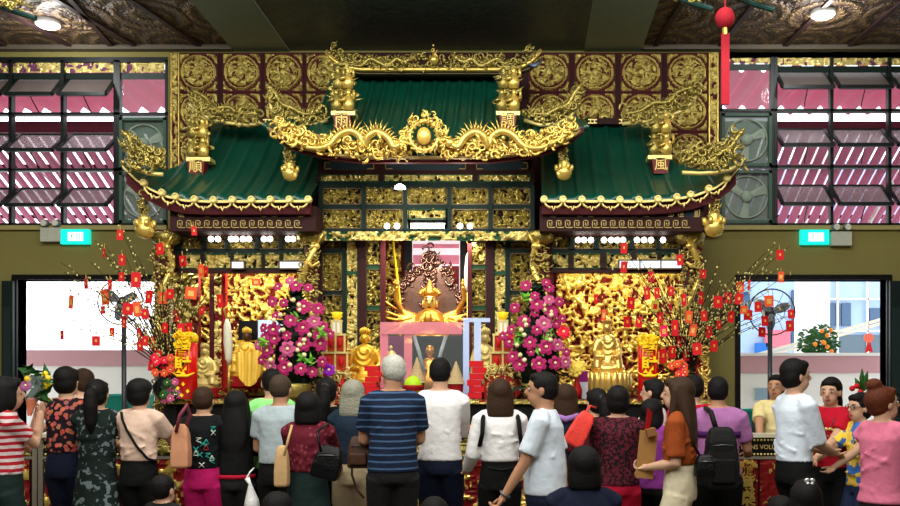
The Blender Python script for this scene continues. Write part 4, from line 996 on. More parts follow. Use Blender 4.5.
# ================================================================== WHAT STANDS ON THE ALTAR
ZR = ZA + .1
def statue(name, px, Y, zb, h, label, m_=GOLDB, bw=1., bf=.18, robe=None, face=None, hands='lap', crown=True, base=True, cat='statue', lotus=0, wide=1., beard=None):
    """seated figure, h from base to crown, facing the hall (-Y)"""
    x = X(px, Y); t = thing(name, (x, Y, zb), label, cat)
    b0 = h * (bf if base else 0); s = (h - b0); W_ = wide
    if base:
        m = MB(); m.lathe((x, Y, zb), [(.30 * s * bw, 0), (.34 * s * bw, b0 * .2), (.26 * s * bw, b0 * .5), (.31 * s * bw, b0 * .9), (.29 * s * bw, b0)], 18)
        m.build('pedestal', REDD if lotus == 0 else m_, t, smooth=True)
        if lotus:
            for k in range(lotus):
                a = PI + PI * (k + .5) / lotus; m = MB(); d = Vector((math.cos(a), math.sin(a), 0))
                m.ell(Vector((x, Y, zb + b0 * .62)) + d * .31 * s * bw, (.07 * s, .05 * s, b0 * .45), Matrix.Rotation(a + PI / 2, 3, 'Z')); m.build('lotus_petal', m_, t, smooth=True)
    z = zb + b0; m = MB(); C_ = lambda a, b, c: Vector((x + a * s * W_, Y - b * s, z + c * s))
    m.loft([(z, x, Y - .02 * s, .30 * s * W_, .2 * s), (z + .10 * s, x, Y - .02 * s, .31 * s * W_, .2 * s), (z + .2 * s, x, Y, .2 * s * W_, .15 * s), (z + .35 * s, x, Y, .155 * s * W_, .115 * s), (z + .55 * s, x, Y, .185 * s * W_, .115 * s), (z + .64 * s, x, Y, .15 * s * W_, .09 * s), (z + .69 * s, x, Y, .06 * s, .06 * s)])
    for sg in (-1, 1):
        m.ell(C_(sg * .21, .07, .10), (.12 * s * W_, .12 * s, .085 * s))
        m.tube([C_(sg * .17, 0, .59), C_(sg * .235, .03, .38), C_(sg * .19, .16, .28), C_(sg * .05, .2, .29 if hands == 'lap' else .42)], [.06 * s, .058 * s, .06 * s, .035 * s], 8)
        m.tube([C_(sg * .19, .12, .3), C_(sg * .2, .14, .08)], [.07 * s, .09 * s], 8)
    for k in range(3):     # folds of the robe
        m.ring(C_(0, .13, .62 - .04 * k), (.07 + .045 * k) * s, .012 * s, 14, 0, PI, 2 * PI, 1.25)
    body = blob('robed_body', m, robe or m_, t, voxel=max(.007, h / 75), smooth=2)
    m = MB(); m.ell(C_(0, .015, .79), (.078 * s, .085 * s, .10 * s), su=16, sv=11); m.tube([C_(0, 0, .66), C_(0, .01, .74)], .045 * s, 8)
    for sg in (-1, 1): m.ell(C_(sg * .08, 0, .77) if W_ == 1 else Vector((x + sg * .08 * s, Y, z + .77 * s)), (.014 * s, .022 * s, .042 * s), su=8, sv=6)
    m.tube([C_(0, .093, .81), C_(0, .115, .775), C_(0, .09, .765)], [.008 * s, .016 * s, .01 * s], 6)
    hd = m.build('head', face or m_, t, smooth=True)
    m = MB()
    for sg in (-1, 1): m.ell(Vector((x + sg * .03 * s, Y - .088 * s, z + .80 * s)), (.017 * s, .008 * s, .005 * s), su=8, sv=5)
    m.ell(Vector((x, Y - .092 * s, z + .735 * s)), (.02 * s, .01 * s, .006 * s), su=8, sv=5)
    m.build('eyes_and_mouth', mat('painted_dark_line', (.25, .12, .06), .5), hd, world=False)
    if crown:
        m = MB()
        for k in range(7):
            a = PI + PI * k / 6; c = Vector((x + .075 * s * math.cos(a), Y + .075 * s * math.sin(a), z + .86 * s)); m.tube([c, c + Vector((0, 0, .07 * s)), c + Vector((0, 0, .13 * s - abs(k - 3) * .015 * s))], [.018 * s, .02 * s, .002], 5)
        m.ell((x, Y, z + .91 * s), (.06 * s, .06 * s, .07 * s)); m.build('crown', m_, t, smooth=True)
    if beard:
        m = MB(); m.tube([C_(0, .09, .72), C_(0, .12, .62), C_(0, .12, .5)], [.03 * s, .035 * s, .005], 8); m.build('beard', beard, t, smooth=True)
    return t
DKFACE = mat('dark_bronze_face', (.33, .20, .12), .4, .3)
PALEG = mat('pale_gilt', (.98, .84, .46), .28, .72, var=.08)
statue('buddha_statue', 607, 8.75, ZA, Z(316, 8.75) - ZA, 'large bright gilt seated figure on a lotus base in the right bay', PALEG, lotus=11, wide=.92, bf=.3, bw=1.25)
statue('deity_statue', 247, 8.8, ZR, Z(326, 8.8) - ZR, 'dark-faced seated statue in a golden robe in the left bay', mat('yellow_satin', (.98, .80, .28), .35, .2), face=DKFACE)
statue('deity_statue', 205, 8.6, ZA, Z(342, 8.6) - ZA, 'small pale gilt statue beside the left red lucky candle', GOLDF)
statue('deity_statue', 365, 8.7, ZA, Z(326, 8.7) - ZA, 'gilt seated statue left of the glass case', mat('satin_yellow_gilt', (.95, .75, .22), .35, .45), wide=1.15)
statue('deity_statue', 485, 8.7, ZA, Z(326, 8.7) - ZA, 'pale gilt seated statue right of the glass case', GOLDF, wide=.9)
m = None
# yellow cloth cape hanging over the left statue
c = P(250, 350, 8.62); mm = MB(); V = []; n = 14
for i in range(n + 1):
    q = i / n - .5
    for j in range(6):
        r = j / 5; V.append((c.x + q * (.30 - .06 * r) , c.y + .05 * math.cos(q * 26) * .4 - .03 * r, Z(352, 8.62) - r * (.33 - abs(q) ** 2 * .55)))
Fc = [(i * 6 + j, i * 6 + j + 1, i * 6 + j + 7, i * 6 + j + 6) for i in range(n) for j in range(5)]
o = len(V); V += [(a, b + .012, d) for a, b, d in V]; Fc += [(o + a, o + d, o + c_, o + b) for a, b, c_, d in Fc[:]]
mm.raw(V, Fc); tag(mm.build('votive_cape', mat('yellow_satin', (.98, .80, .28), .35, .2), smooth=True), 'golden satin cape draped in front of the dark-faced statue', 'cloth')
# --- the many-armed figure in the centre
Yg = 9.35; xg = X(430, Yg); t = thing('many_armed_statue', (xg, Yg, ZR), 'large gilt many-armed deity seated in the central niche', 'statue')
GG = mat('warm_gilt', (.88, .62, .24), .28, .72, var=.1)
zg = lambda py: Z(py, Yg); u = F / Yg
m = MB(); m.lathe((xg, Yg, ZR), [(.34, 0), (.36, .08), (.25, .14), (.3, .3), (.34, .36)], 20); m.build('lotus_throne', GOLD, t, smooth=True)
m = MB(); zb = ZR + .36
m.loft([(zb - .02, xg, Yg, .32, .2), (zb + .1, xg, Yg, .30, .2), (zb + .2, xg, Yg, .18, .13), (zg(335), xg, Yg, .15, .11), (zg(320), xg, Yg, .19, .11), (zg(313), xg, Yg, .13, .09), (zg(309), xg, Yg, .055, .055)])
for s in (-1, 1):
    m.ell((xg + s * .2, Yg - .08, zb + .09), (.13, .12, .08))
    m.tube([(xg + s * .16, Yg, zg(317)), (xg + s * .2, Yg - .05, zg(328)), (xg + s * .04, Yg - .18, zg(322))], [.05, .045, .03], 8)
m.ell((xg, Yg - .19, zg(320)), (.045, .03, .07))
def arm(pts, r): m.tube([P(a, b, Yg + c) for a, b, c in pts], [r, r * .85, r * .65, r * .6], 8)
for s in (-1, 1):
    arm([(430 + s * 12, 318, 0), (430 + s * 27, 312, 0), (430 + s * 34, 300, -.03), (430 + s * 33, 286, -.05)], .04)
    for (ex, ey, hx, hy, d) in ((32, 316, 52, 309, -.06), (34, 320, 50, 317, -.1), (30, 324, 48, 327, -.14), (26, 314, 46, 301, .03), (30, 328, 44, 334, -.16)):
        arm([(430 + s * 12, 319, 0), (430 + s * (ex - 9), (ey + 318) / 2, d / 2), (430 + s * ex, ey, d), (430 + s * hx, hy, d)], .028)
me = remesh(m, .011, 1); M2 = MB(); M2.mesh_in(me)
for s in (-1, 1):      # an open palm with fingers at every wrist
    for (hx, hy, d) in ((33, 284, -.05), (53, 308, -.06), (51, 317, -.1), (49, 327, -.14), (47, 300, .03), (45, 335, -.16)):
        c = P(430 + s * hx, hy, Yg + d); dv = Vector((s * .5, -.2, 1)).normalized() if hx < 50 and hy < 305 else Vector((s * 1, -.2, .25)).normalized()
        M2.ell(c, (.026, .018, .03), su=8, sv=6); sd = Vector((dv.z, 0, -dv.x))
        for k in range(4): M2.tube([c + sd * (.012 * (k - 1.5)), c + dv * (.05 + .008 * (k in (1, 2))) + sd * (.016 * (k - 1.5))], [.008, .005], 5)
        M2.tube([c, c + sd * .035 + dv * .02], [.009, .006], 5)
o = M2.build('body_and_arms', GG, t, smooth=True)
m = MB(); m.ell(P(430, 302, Yg), (.072, .088, .10), su=18, sv=12)
for s in (-1, 1): m.ell((xg + s * .072, Yg, zg(304)), (.010, .018, .042), su=8, sv=6)
m.tube([(xg, Yg - .088, zg(301)), (xg, Yg - .112, zg(304.5)), (xg, Yg - .09, zg(305.5))], [.008, .015, .01], 6)
hd = m.build('head', mat('pale_gilt', (1, .90, .55), .32, .5), t, smooth=True)
m = MB()
for s in (-1, 1): m.ell((xg + s * .032, Yg - .084, zg(301)), (.02, .01, .006), su=8, sv=5); m.ell((xg + s * .034, Yg - .083, zg(298.3)), (.024, .008, .004), su=8, sv=5)
m.ell((xg, Yg - .09, zg(308)), (.022, .01, .007), su=8, sv=5); m.build('eyes_and_mouth', mat('painted_dark_line', (.25, .12, .06), .5), hd, world=False)
m = MB()
for k in range(11):
    a = PI * (k + .0) / 10; R = .072; c = Vector((xg + R * math.cos(a), Yg - .03, zg(295.5) + .03 * math.sin(a))); d = Vector((math.cos(a) * .7, 0, math.sin(a) + .5)).normalized()
    m.tube([c, c + d * .035, c + d * .06], [.02, .02, .004], 6); m.ell(c, .02, su=6, sv=5)
for k in range(6): m.ell((xg, Yg - .03, zg(293.5) + .024 * k), .058 - .008 * k, su=10, sv=7)
m.build('crown', GG, t, smooth=True)
t2 = thing('halo_screen', (xg, 9.62, ZR), 'dark bronze flame halo standing behind the many-armed deity', 'halo')
m = MB(); Vs = [P(430 + a, b, 9.62) for a, b in ((-32, 340), (-34, 315), (-28, 290), (-18, 272), (-6, 262), (0, 252), (6, 262), (18, 272), (28, 290), (34, 315), (32, 340))]
V = Vs + [v + Vector((0, .05, 0)) for v in Vs]; n = len(Vs)
m.raw(V, [tuple(range(n))[::-1], tuple(range(n, 2 * n))] + [(i, (i + 1) % n, n + (i + 1) % n, n + i) for i in range(n)])
BRZ = mat('polished_bronze', (.66, .50, .44), .22, .8, var=.3)
m.build('halo_plate', BRZ, t2); m = MB(); foliage(m, [Vs[i] for i in range(1, 10)], .14, 120, 8, size=.035); foliage(m, [P(430, 300, 9.6), P(430, 262, 9.6)], .3, 60, 9, size=.04); m.build('flame_carving', BRZ, t2, smooth=True)
t2 = thing('niche_reflection_board', (xg, 9.9, ZR), 'pink and white bands painted as a glowing window reflection at the back of the central niche', 'panel')
m = MB(); m.pbox(404, 238, 412, 400, 9.9, .06); m.pbox(460, 238, 466, 400, 9.9, .06); m.build('reflection_board_edge', BLACK, t2)
m = MB(); m.pbox(412, 240, 460, 400, 9.93, .131); m.build('reflection_board', mat('pale_reflection_glow', (.95, .90, .92), .5, emit=.75), t2)  # window's reflection in the glass, put in as a glowing pale board
m = MB(); m.pbox(413, 244, 459, 248, 9.915, .014); m.pbox(413, 255, 459, 264, 9.915, .014); m.build('pink_reflection', mat('rose_reflection_glow', (.95, .55, .66), .5, emit=.3), t2)
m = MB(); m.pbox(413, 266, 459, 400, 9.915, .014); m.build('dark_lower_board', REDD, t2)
# slim yellow poles and white whisks
def tag_tube(name, pts, r, m_, label, cat, seg=8):
    m = MB(); m.tube(pts, r, seg); return tag(m.build(name, m_, smooth=True), label, cat)
tag_tube('yellow_pole', [P(393, 241, 9.5), P(400, 300, 9.4), P(402, 396, 9.3)], .012, YELLOW, 'thin yellow pole leaning in the left of the central niche', 'pole')
def whisk(px0, py0, px1, py1, Y, r, label):
    t = thing('white_whisk', P((px0 + px1) / 2, py1, Y), label, 'whisk', 'white whisks on the altar')
    a, b = P(px0, py0, Y), P(px1, py1, Y); m = MB()
    m.tube([a, a.lerp(b, .15), a.lerp(b, .5), a.lerp(b, .85), b], [r * .3, r * .8, r, r * .8, r * .3], 10); m.build('horsehair', IVORY, t, smooth=True)
    m = MB(); m.tube([a, a + Vector((-.03, 0, .1)), a + Vector((.03, 0, .14))], .012, 6); m.tube([b, (b.x, b.y, ZA)], .014, 6); m.build('handle', GOLDB, t, smooth=True)
whisk(227, 319, 229, 365, 8.9, .045, 'long white whisk standing left of the golden-robed statue')
whisk(470, 250, 468, 292, 9.2, .05, 'long white whisk hanging right of the many-armed deity')
# --- glass case
t = thing('glass_case', P(424, 400, 8.5), 'clear glass case with pink top rail holding small figures before the central niche', 'case')
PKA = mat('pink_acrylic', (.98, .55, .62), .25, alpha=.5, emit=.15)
m = MB(); m.pbox(380, 322, 462, 334, 8.5, .03); m.build('pink_top_rail', PKA, t)
m = MB(); m.pbox(380, 334, 388, 399, 8.52, .02); m.pbox(404, 334, 412, 399, 8.54, .02); m.build('pink_side_rail', PKA, t)
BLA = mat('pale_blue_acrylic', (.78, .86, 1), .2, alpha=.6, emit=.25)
m = MB(); m.pbox(463, 320, 469, 399, 8.5, .03); m.pbox(474, 322, 481, 399, 8.5, .03); m.pbox(463, 318, 490, 322, 8.5, .03); m.build('blue_edge', BLA, t)
m = MB(); m.pbox(380, 322, 463, 399, 8.49, .006); m.build('front_pane', GLASSC, t)
m = MB(); m.pbox(381, 336, 404, 399, 8.85, .02); m.build('purple_lining', mat('plum_cloth', (.42, .12, .32), .6), t)
m = MB(); m.pbox(412, 336, 462, 399, 8.87, .02); m.build('dark_lining', mat('dark_blue_cloth', (.05, .08, .10), .6), t)
def small_fig(px, py, h, Y, label, m_=GOLDF):
    t = thing('figurine', P(px, py + h, Y), label, 'figurine'); x = X(px, Y); z0 = Z(py + h, Y); s = Z(py, Y) - z0
    m = MB(); m.loft([(z0, x, Y, .26 * s, .2 * s), (z0 + .25 * s, x, Y, .24 * s, .18 * s), (z0 + .65 * s, x, Y, .18 * s, .13 * s), (z0 + .74 * s, x, Y, .06 * s, .06 * s)], 14); m.build('robe', m_, t, smooth=True)
    m = MB(); m.ell((x, Y - .01, z0 + .86 * s), (.09 * s, .1 * s, .12 * s), su=10, sv=8); m.build('head', m_, t, smooth=True)
    for sg in (-1, 1):
        m = MB(); m.tube([(x + sg * .16 * s, Y, z0 + .64 * s), (x + sg * .24 * s, Y - .06 * s, z0 + .45 * s), (x + sg * .05 * s, Y - .17 * s, z0 + .5 * s)], .045 * s, 7); m.build('sleeve', m_, t, smooth=True)
small_fig(430, 344, 50, 8.7, 'gilt figurine standing in the middle of the glass case', mat('warm_gilt', (.98, .72, .25), .3, .6))
small_fig(391, 345, 20, 8.6, 'tiny pale figurine at the upper left inside the glass case')
for a, b, c in ((414, 336, 424), (446, 336, 436)): tag_tube('pale_sash', [P(a, b, 8.6), P((a + c) / 2, 352, 8.58), P(c, 372, 8.6)], .018, mat('grey_silk', (.62, .68, .70), .5), 'pale grey sash hanging in the glass case, %s of the figurine' % ('left' if a < 430 else 'right'), 'sash')
# --- crowned glass pagoda lanterns
def pagoda(px, label):
    Y = 8.4; t = thing('pagoda_lantern', (X(px, Y), Y, ZA), label, 'lantern', 'tiered lanterns of the altar'); x = X(px, Y)
    GR = mat('red_amber_glass', (.72, .25, .16), .2, alpha=.85, emit=.12)
    rows = [(372, 398, 15), (352, 372, 12), (334, 352, 9), (320, 334, 4.5)]
    for (a, b, w) in rows:
        m = MB(); ww = w / F * Y; z0, z1 = Z(b, Y), Z(a, Y)
        m.box(x - ww, x + ww, Y - ww * .7, Y + ww * .7, z0 + .01, z1 - .015); o = m.build('glass_tier', GR if w > 5 else WHITEP, t)
        q = MB(); q.box(x - ww * 1.15, x + ww * 1.15, Y - ww * .85, Y + ww * .85, z1 - .018, z1)
        for s1 in (-1, 0, 1): q.box(x + s1 * ww - .008, x + s1 * ww + .008, Y - ww * .7 - .01, Y - ww * .7, z0, z1)
        q.build('tier_frame', GOLDF, o, world=False)
        q = MB()
        for s1 in (-.5, .5): q.ell((x + s1 * ww, Y - ww * .7 - .015, (z0 + z1) / 2), (.022, .012, .045), su=8, sv=6)
        if w > 5: q.build('red_candle', mat('red_paper', (0, 0, 0)), o, smooth=True, world=False)
    m = MB(); m.lathe((x, Y, Z(320, Y)), [(.02, 0), (.05, .03), (.045, .05), (.055, .07), (.02, .075)], 12)
    m.build('yellow_crown', mat('lemon_glow', (1, .85, .15), .4, emit=.3), t, smooth=True)
pagoda(337, 'tiered red glass lantern with yellow crown beside the left magenta flowers')
pagoda(503, 'tiered red glass lantern with yellow crown beside the right magenta flowers')
# --- offerings between the heads
def cone(px, py0, py1, Y, label):
    x = X(px, Y); t = thing('offering_cone', (x, Y, ZA), label, 'offering', 'cream paper cones on the altar'); z0, z1 = Z(py1, Y), Z(py0, Y); r = 8.5 / F * Y
    m = MB(); n = 9
    prof = []
    for i in range(n): q = i / n; prof += [(r * (1 - q) + .006, (z1 - z0) * q), (r * (1 - q) - .004, (z1 - z0) * (q + .9 / n))]
    m.lathe((x, Y, z0), prof + [(.002, z1 - z0)], 16); m.build('stacked_cone', mat('cream_beads', (.80, .70, .52), .6, var=.2, vscale=80, bump=.5, bscale=120), t)
    m = MB(); m.lathe((x, Y, ZA), [(r * .7, 0), (r * .9, z0 - ZA)], 16) if z0 > ZA + .01 else m.lathe((x, Y, ZA), [(r, -.0), (r, .01)], 12); m.build('stand', REDD, t)
cone(417, 357, 383, 8.3, 'cream beaded cone standing behind the lime dome')
cone(456, 361, 384, 8.3, 'cream beaded cone right of the white-shirted man')
x = X(413, 8.25); t = thing('lime_dome_basket', (x, 8.25, ZA), 'lime green dome on a red and gold bowl', 'basket')
m = MB(); m.ell((x, 8.25, Z(386, 8.25)), (.085, .085, .095)); m.build('lime_dome', mat('lime_plastic', (.70, .88, .12), .4), t, smooth=True)
m = MB(); m.lathe((x, 8.25, ZA), [(.04, 0), (.05, .03), (.09, .1), (.095, Z(385, 8.25) - ZA)], 18); m.build('bowl', REDD, t, smooth=True)
def stack(px, py0, Y, w, n, label):
    x = X(px, Y); t = thing('red_packet_stack', (x, Y, ZA), label, 'stack of packets', 'stacks of red offering packs'); z1 = Z(py0, Y); hh = (z1 - ZA) / n; ww = w / F * Y
    for i in range(n):
        m = MB(); o = .02 * math.sin(i * 2.1) + .006 * i; m.box(x - ww + o, x + ww + o, Y - .06, Y + .06, ZA + hh * i + .003, ZA + hh * (i + 1)); m.build('red_pack', RED, t)
stack(371, 366, 8.3, 7, 6, 'leaning stack of red packs behind the gray-haired woman')
stack(475, 361, 8.3, 7, 6, 'stack of red packs right of the second cream cone')
# dangling gilt and red strings: a row of little dragon-boat banners
for i, px in enumerate((487, 495, 503, 511, 519)):
    Y = 8.28; t = thing('tasselled_banner', P(px, 399, Y), 'small red banner with gilt tassels on the altar behind the brown-haired woman', 'banner', 'small red banners with gilt tassels, right')
    m = MB(); m.pbox(px - 2.6, 369, px + 2.6, 399, Y, .02); m.build('red_cloth', REDD, t)
    m = MB(); foliage(m, [P(px, 366, Y), P(px, 374, Y)], .07, 16, i, size=.02, Ydep=.04); foliage(m, [P(px + 2, 374, Y - .01), P(px + 1, 397, Y - .01)], .02, 12, i + 9, size=.012, Ydep=.02); m.build('gilt_trim', GOLDF, t, smooth=True)
for i, px in enumerate((302, 311, 320, 329, 338, 347)):
    Y = 8.3; t = thing('tasselled_banner', P(px, 399, Y), 'small red banner with gilt tassels on the altar under the left magenta flowers', 'banner', 'small red banners with gilt tassels, left')
    m = MB(); m.pbox(px - 2.8, 374, px + 2.8, 399, Y, .02); m.build('red_cloth', REDD, t)
    m = MB(); foliage(m, [P(px, 371, Y), P(px, 378, Y)], .07, 16, i, size=.02, Ydep=.04); foliage(m, [P(px + 2, 376, Y - .01), P(px + 1, 397, Y - .01)], .02, 12, i + 9, size=.012, Ydep=.02); m.build('gilt_trim', GOLDF, t, smooth=True)
t = thing('audio_box', P(582, 399, 8.35), 'white box with purple top beside the right magenta flowers', 'box')
m = MB(); m.pbox(576, 382, 588, 399, 8.35, .16); m.build('white_body', mat('pale_grey_box', (.80, .80, .84), .5), t)
m = MB(); m.pbox(576, 371, 588, 382, 8.35, .16); m.build('purple_top', mat('purple_card', (.55, .10, .45), .5), t)
t = thing('white_card', P(277, 338, 8.75), 'pale printed card standing behind the left magenta flowers', 'card')
m = MB(); m.pbox(258, 320, 284, 338, 8.75, .01); m.build('card_face', mat('glowing_card', (.82, .90, 1), .5, emit=.35), t)  # faint glow put into the card's colour, no lamp behind it
m = MB(); m.bar(P(270, 338, 8.77), (X(270, 8.77), 8.77, ZA), .02, .02); m.build('stand', STEEL, t)
t = thing('black_incense_holder', (X(253, 8.6), 8.6, ZA), 'black canopy ornament behind the golden-robed statue', 'ornament')
m = MB(); c = P(249, 322, 8.98); m.box(c.x - .09, c.x + .09, 8.93, 8.98, Z(340, 8.95), Z(321, 8.95)); m.build('black_board', BLACK, t)
m = MB(); m.box(c.x - .01, c.x + .01, 8.95, 8.97, ZR, Z(340, 8.95)); m.build('post', BLACK, t)
# --- flower cones
def flower(par, c, r, d, petal=PINKF, heart=CREAM, n=6, seed=0):
    rnd = random.Random(seed); m = MB(); d = d.normalized(); a = d.cross(Vector((0, 0, 1))).normalized(); b = a.cross(d)
    a0 = rnd.random() * 6
    for k in range(n):
        t_ = a0 + 2 * PI * k / n; o = a * math.cos(t_) + b * math.sin(t_); q = o.cross(d)
        p0 = c; p1 = c + o * r * .55 + d * r * .28; p2 = c + o * r + d * r * .12
        m.raw([p0, p1 - q * r * .40, p2 - q * r * .24, p2 + q * r * .24, p1 + q * r * .40, p0 - d * .006, p1 - q * r * .40 - d * .006, p2 - q * r * .24 - d * .006, p2 + q * r * .24 - d * .006, p1 + q * r * .40 - d * .006],
              [(0, 1, 2, 3, 4), (9, 8, 7, 6, 5), (1, 6, 7, 2), (2, 7, 8, 3), (3, 8, 9, 4), (0, 5, 6, 1), (4, 9, 5, 0)], 0)
    m.ell(c + d * r * .2, r * .2, mi=1, su=8, sv=6)
    return m.build('blossom', [petal, heart], par)
def leafblob(m, c, n, R, seed, size=.06):
    rnd = random.Random(seed)
    for _ in range(n):
        v = Vector((rnd.gauss(0, 1), rnd.gauss(0, 1) * .7 - .3, rnd.gauss(0, 1))).normalized(); q = c + Vector((v.x * R[0], v.y * R[1], v.z * R[2])) * rnd.uniform(.3, 1)
        a = Vector((rnd.uniform(-1, 1), rnd.uniform(-.6, .2), rnd.uniform(-.6, 1))).normalized() * size; s_ = a.cross(v).normalized() * size * .35
        m.raw([q - a, q + s_ + v * .01, q + a, q - s_ + v * .01, q - v * .004], [(0, 1, 2, 3), (3, 2, 4), (2, 1, 4)])
def arrangement(px, Y, spots, label, hot, seed, limes):
    x = X(px, Y); t = thing('flower_arrangement', (x, Y, ZA), label, 'flowers')
    m = MB(); m.lathe((x, Y, ZA), [(.1, 0), (.14, .03), (.16, .12), (.15, .14)], 18); m.build('bowl', GOLD, t, smooth=True)
    m = MB(); zt = Z(290, Y); z0 = ZA + .1
    for k in range(9):
        q = k / 8; R = .27 * (1 - q) + .05; leafblob(m, Vector((x + (0.0), Y + .06, z0 + (zt - z0) * q)), 60, (R, R * .7, .09), seed + k, .055)
    m.ell((x, Y + .08, z0 + .3), (.2, .14, .34), su=12, sv=9)
    m.build('dark_leaves', LEAFD, t)
    m = MB(); rnd = random.Random(seed)
    for a, b in limes: leafblob(m, P(a, b, Y - .19), 8, (.04, .02, .04), a, .05)
    m.build('lime_leaves', LEAFL, t)
    for i, (a, b, r) in enumerate(spots):
        q = (b - 285) / 90; dep = Y - .06 - .16 * max(0, 1 - abs(a - px) / 42)
        c = P(a, b, dep); d = Vector(((a - px) * .018, -1, .25 - (b - 330) * .004 + .15 * math.sin(i)))
        flower(t, c, r / F * dep, d, (REDF if (a, b) in hot else PINKP if i % 7 == 3 else PINKF), seed=i)
    m = MB(); rnd = random.Random(seed + 1)
    for k in range(14): m.ell(P(px + rnd.uniform(-36, 36) * (.4 + .6 * k / 14), 300 + 70 * k / 14, Y - .2), .022, su=7, sv=5)
    m.build('cream_buds', CREAM, t, smooth=True)
REDF = mat('red_petal', (.92, .12, .25), .6, var=.1)
L1 = [(296, 286, 7), (278, 287, 5), (308, 288, 5), (290, 281, 5), (273, 302, 6), (284, 303, 5), (304, 307, 8), (318, 309, 7), (276, 316, 5), (291, 321, 7.5), (314, 322, 7.5), (274, 330, 8), (303, 328, 8), (323, 327, 6), (265, 338, 6.5), (287, 336, 5.5), (275, 339, 7),
      (288, 349, 8.5), (304, 344, 8), (320, 344, 8), (268, 351, 8), (283, 359, 5), (317, 336, 5), (262, 360, 5.5), (271, 366, 7), (285, 368, 8), (301, 369, 7), (312, 372, 6), (330, 334, 5), (322, 362, 6), (264, 328, 5), (259, 345, 6)]
arrangement(294, 8.2, L1, 'magenta flower cone left of centre on the altar', (), 11, [(297, 317), (302, 357), (310, 361), (263, 343), (322, 333), (296, 283)])
L2 = [(526, 286, 6), (549, 288, 6), (535, 296, 5), (549, 300, 6), (559, 302, 5.5), (515, 308, 6), (537, 305, 7.5), (551, 312, 8), (546, 283, 5), (524, 322, 7.5), (544, 324, 8.5), (537, 330, 6), (535, 313, 5), (512, 330, 6), (563, 332, 7.5), (530, 343, 7.5), (546, 347, 8.5), (557, 345, 7), (510, 342, 7),
      (531, 352, 4.5), (513, 357, 7), (520, 365, 7.5), (539, 364, 8), (555, 363, 7.5), (565, 362, 7), (562, 319, 5), (503, 336, 5), (514, 334, 6), (566, 352, 5), (548, 335, 5), (556, 324, 5)]
arrangement(538, 8.2, L2, 'magenta flower cone right of centre on the altar', ((563, 332), (514, 334)), 12, [(525, 297), (547, 334), (519, 340), (540, 350), (520, 332)])
t = thing('yellow_rose_vase', (X(577, 8.25), 8.25, ZA), 'single large yellow rose in a thin vase beside the right flower cone', 'flower')
m = MB(); m.lathe((X(577, 8.25), 8.25, ZA), [(.04, 0), (.05, .08), (.02, .16), (.03, .2)], 12); m.build('vase', REDD, t, smooth=True)
m = MB()
for k in range(18):
    a = k * 2.4; R = .012 + .0035 * k; m.ell(P(577, 368, 8.2) + Vector((R * math.cos(a), -.03 + R * .3, R * math.sin(a))), (.024, .012, .024), su=8, sv=5)
m.build('rose_head', mat('yellow_rose', (1, .88, .38), .6), t, smooth=True)
t = thing('purple_orchid', (X(328, 8.2), 8.2, ZA), 'vivid purple orchid bloom above the ponytailed woman', 'flower')
m = MB(); m.tube([(X(328, 8.2), 8.2, ZA), P(328, 372, 8.2)], .012, 6); m.build('stem', LEAF, t)
flower(t, P(329, 370, 8.15), .06, Vector((.1, -1, .2)), mat('violet_petal', (.55, .08, .68), .5), seed=2)
# --- tall lucky candles with writing
def candle(px, py0, py1, Y, w, label):
    x = X(px, Y); t = thing('lucky_candle', (x, Y, ZA), label, 'candle', 'tall red lucky candles'); r = w / 2 / F * Y
    z0, z1 = ZA, Z(py0, Y)
    m = MB(); m.lathe((x, Y, z0), [(r * 1.0, 0), (r, z1 - z0), (r * .3, z1 - z0 + .01)], 26); m.build('wax_column', mat('bright_red_wax', (.88, .07, .07), .3, emit=.06), t, smooth=True)
    m = MB(); m.lathe((x, Y, z1 - .07), [(r * 1.04, 0), (r * 1.08, .03), (r * 1.08, .06), (r * .8, .09)], 20); foliage(m, [Vector((x - r, Y - r, z1 - .03)), Vector((x + r, Y - r, z1 - .03))], .08, 22, int(px), size=.02, Ydep=.04); m.build('gold_top', YELLOW, t, smooth=True)
    text('lucky_characters', '寶', (x - .005, Y - r - .014, Z(352, Y)), .165, YELLOW, t, ext=.004, bold=.006); text('lucky_characters', '財', (x, Y - r - .014, Z(366, Y)), .15, YELLOW, t, ext=.004, bold=.005)
    m = MB(); c = Vector((x, Y - r - .012, Z(376, Y))); m.tube([c + Vector((-r * 1.1, .02, .03)), c + Vector((-r * .5, 0, -.0)), c + Vector((r * .5, 0, -.0)), c + Vector((r * 1.1, .02, .03))], [.004, .013, .013, .004], 6); m.ell(c + Vector((0, 0, .012)), (r * .3, .01, .018)); m.build('gold_ingot', YELLOW, t, smooth=True)
    m = MB()
    for a, b in ((-.3, 342), (.35, 345), (0, 384), (-.35, 388), (.3, 391), (-.1, 395)):
        q = Vector((x + a * r * 1.5, Y - r * .98 - .004, Z(b, Y))); m.raw([q + Vector((-.018, 0, 0)), q + Vector((0, -.004, -.02)), q + Vector((.018, 0, 0)), q + Vector((0, -.004, .02)), q + Vector((0, .02, 0))], [(0, 1, 2, 3), (0, 4, 1), (1, 4, 2), (2, 4, 3), (3, 4, 0)])
    m.build('gold_diamonds', YELLOW, t)
candle(187, 335, 398, 8.15, 20, 'tall red lucky candle with gold characters at the left end of the altar')
candle(648, 337, 398, 8.15, 20, 'tall red lucky candle with gold characters at the right end of the altar')
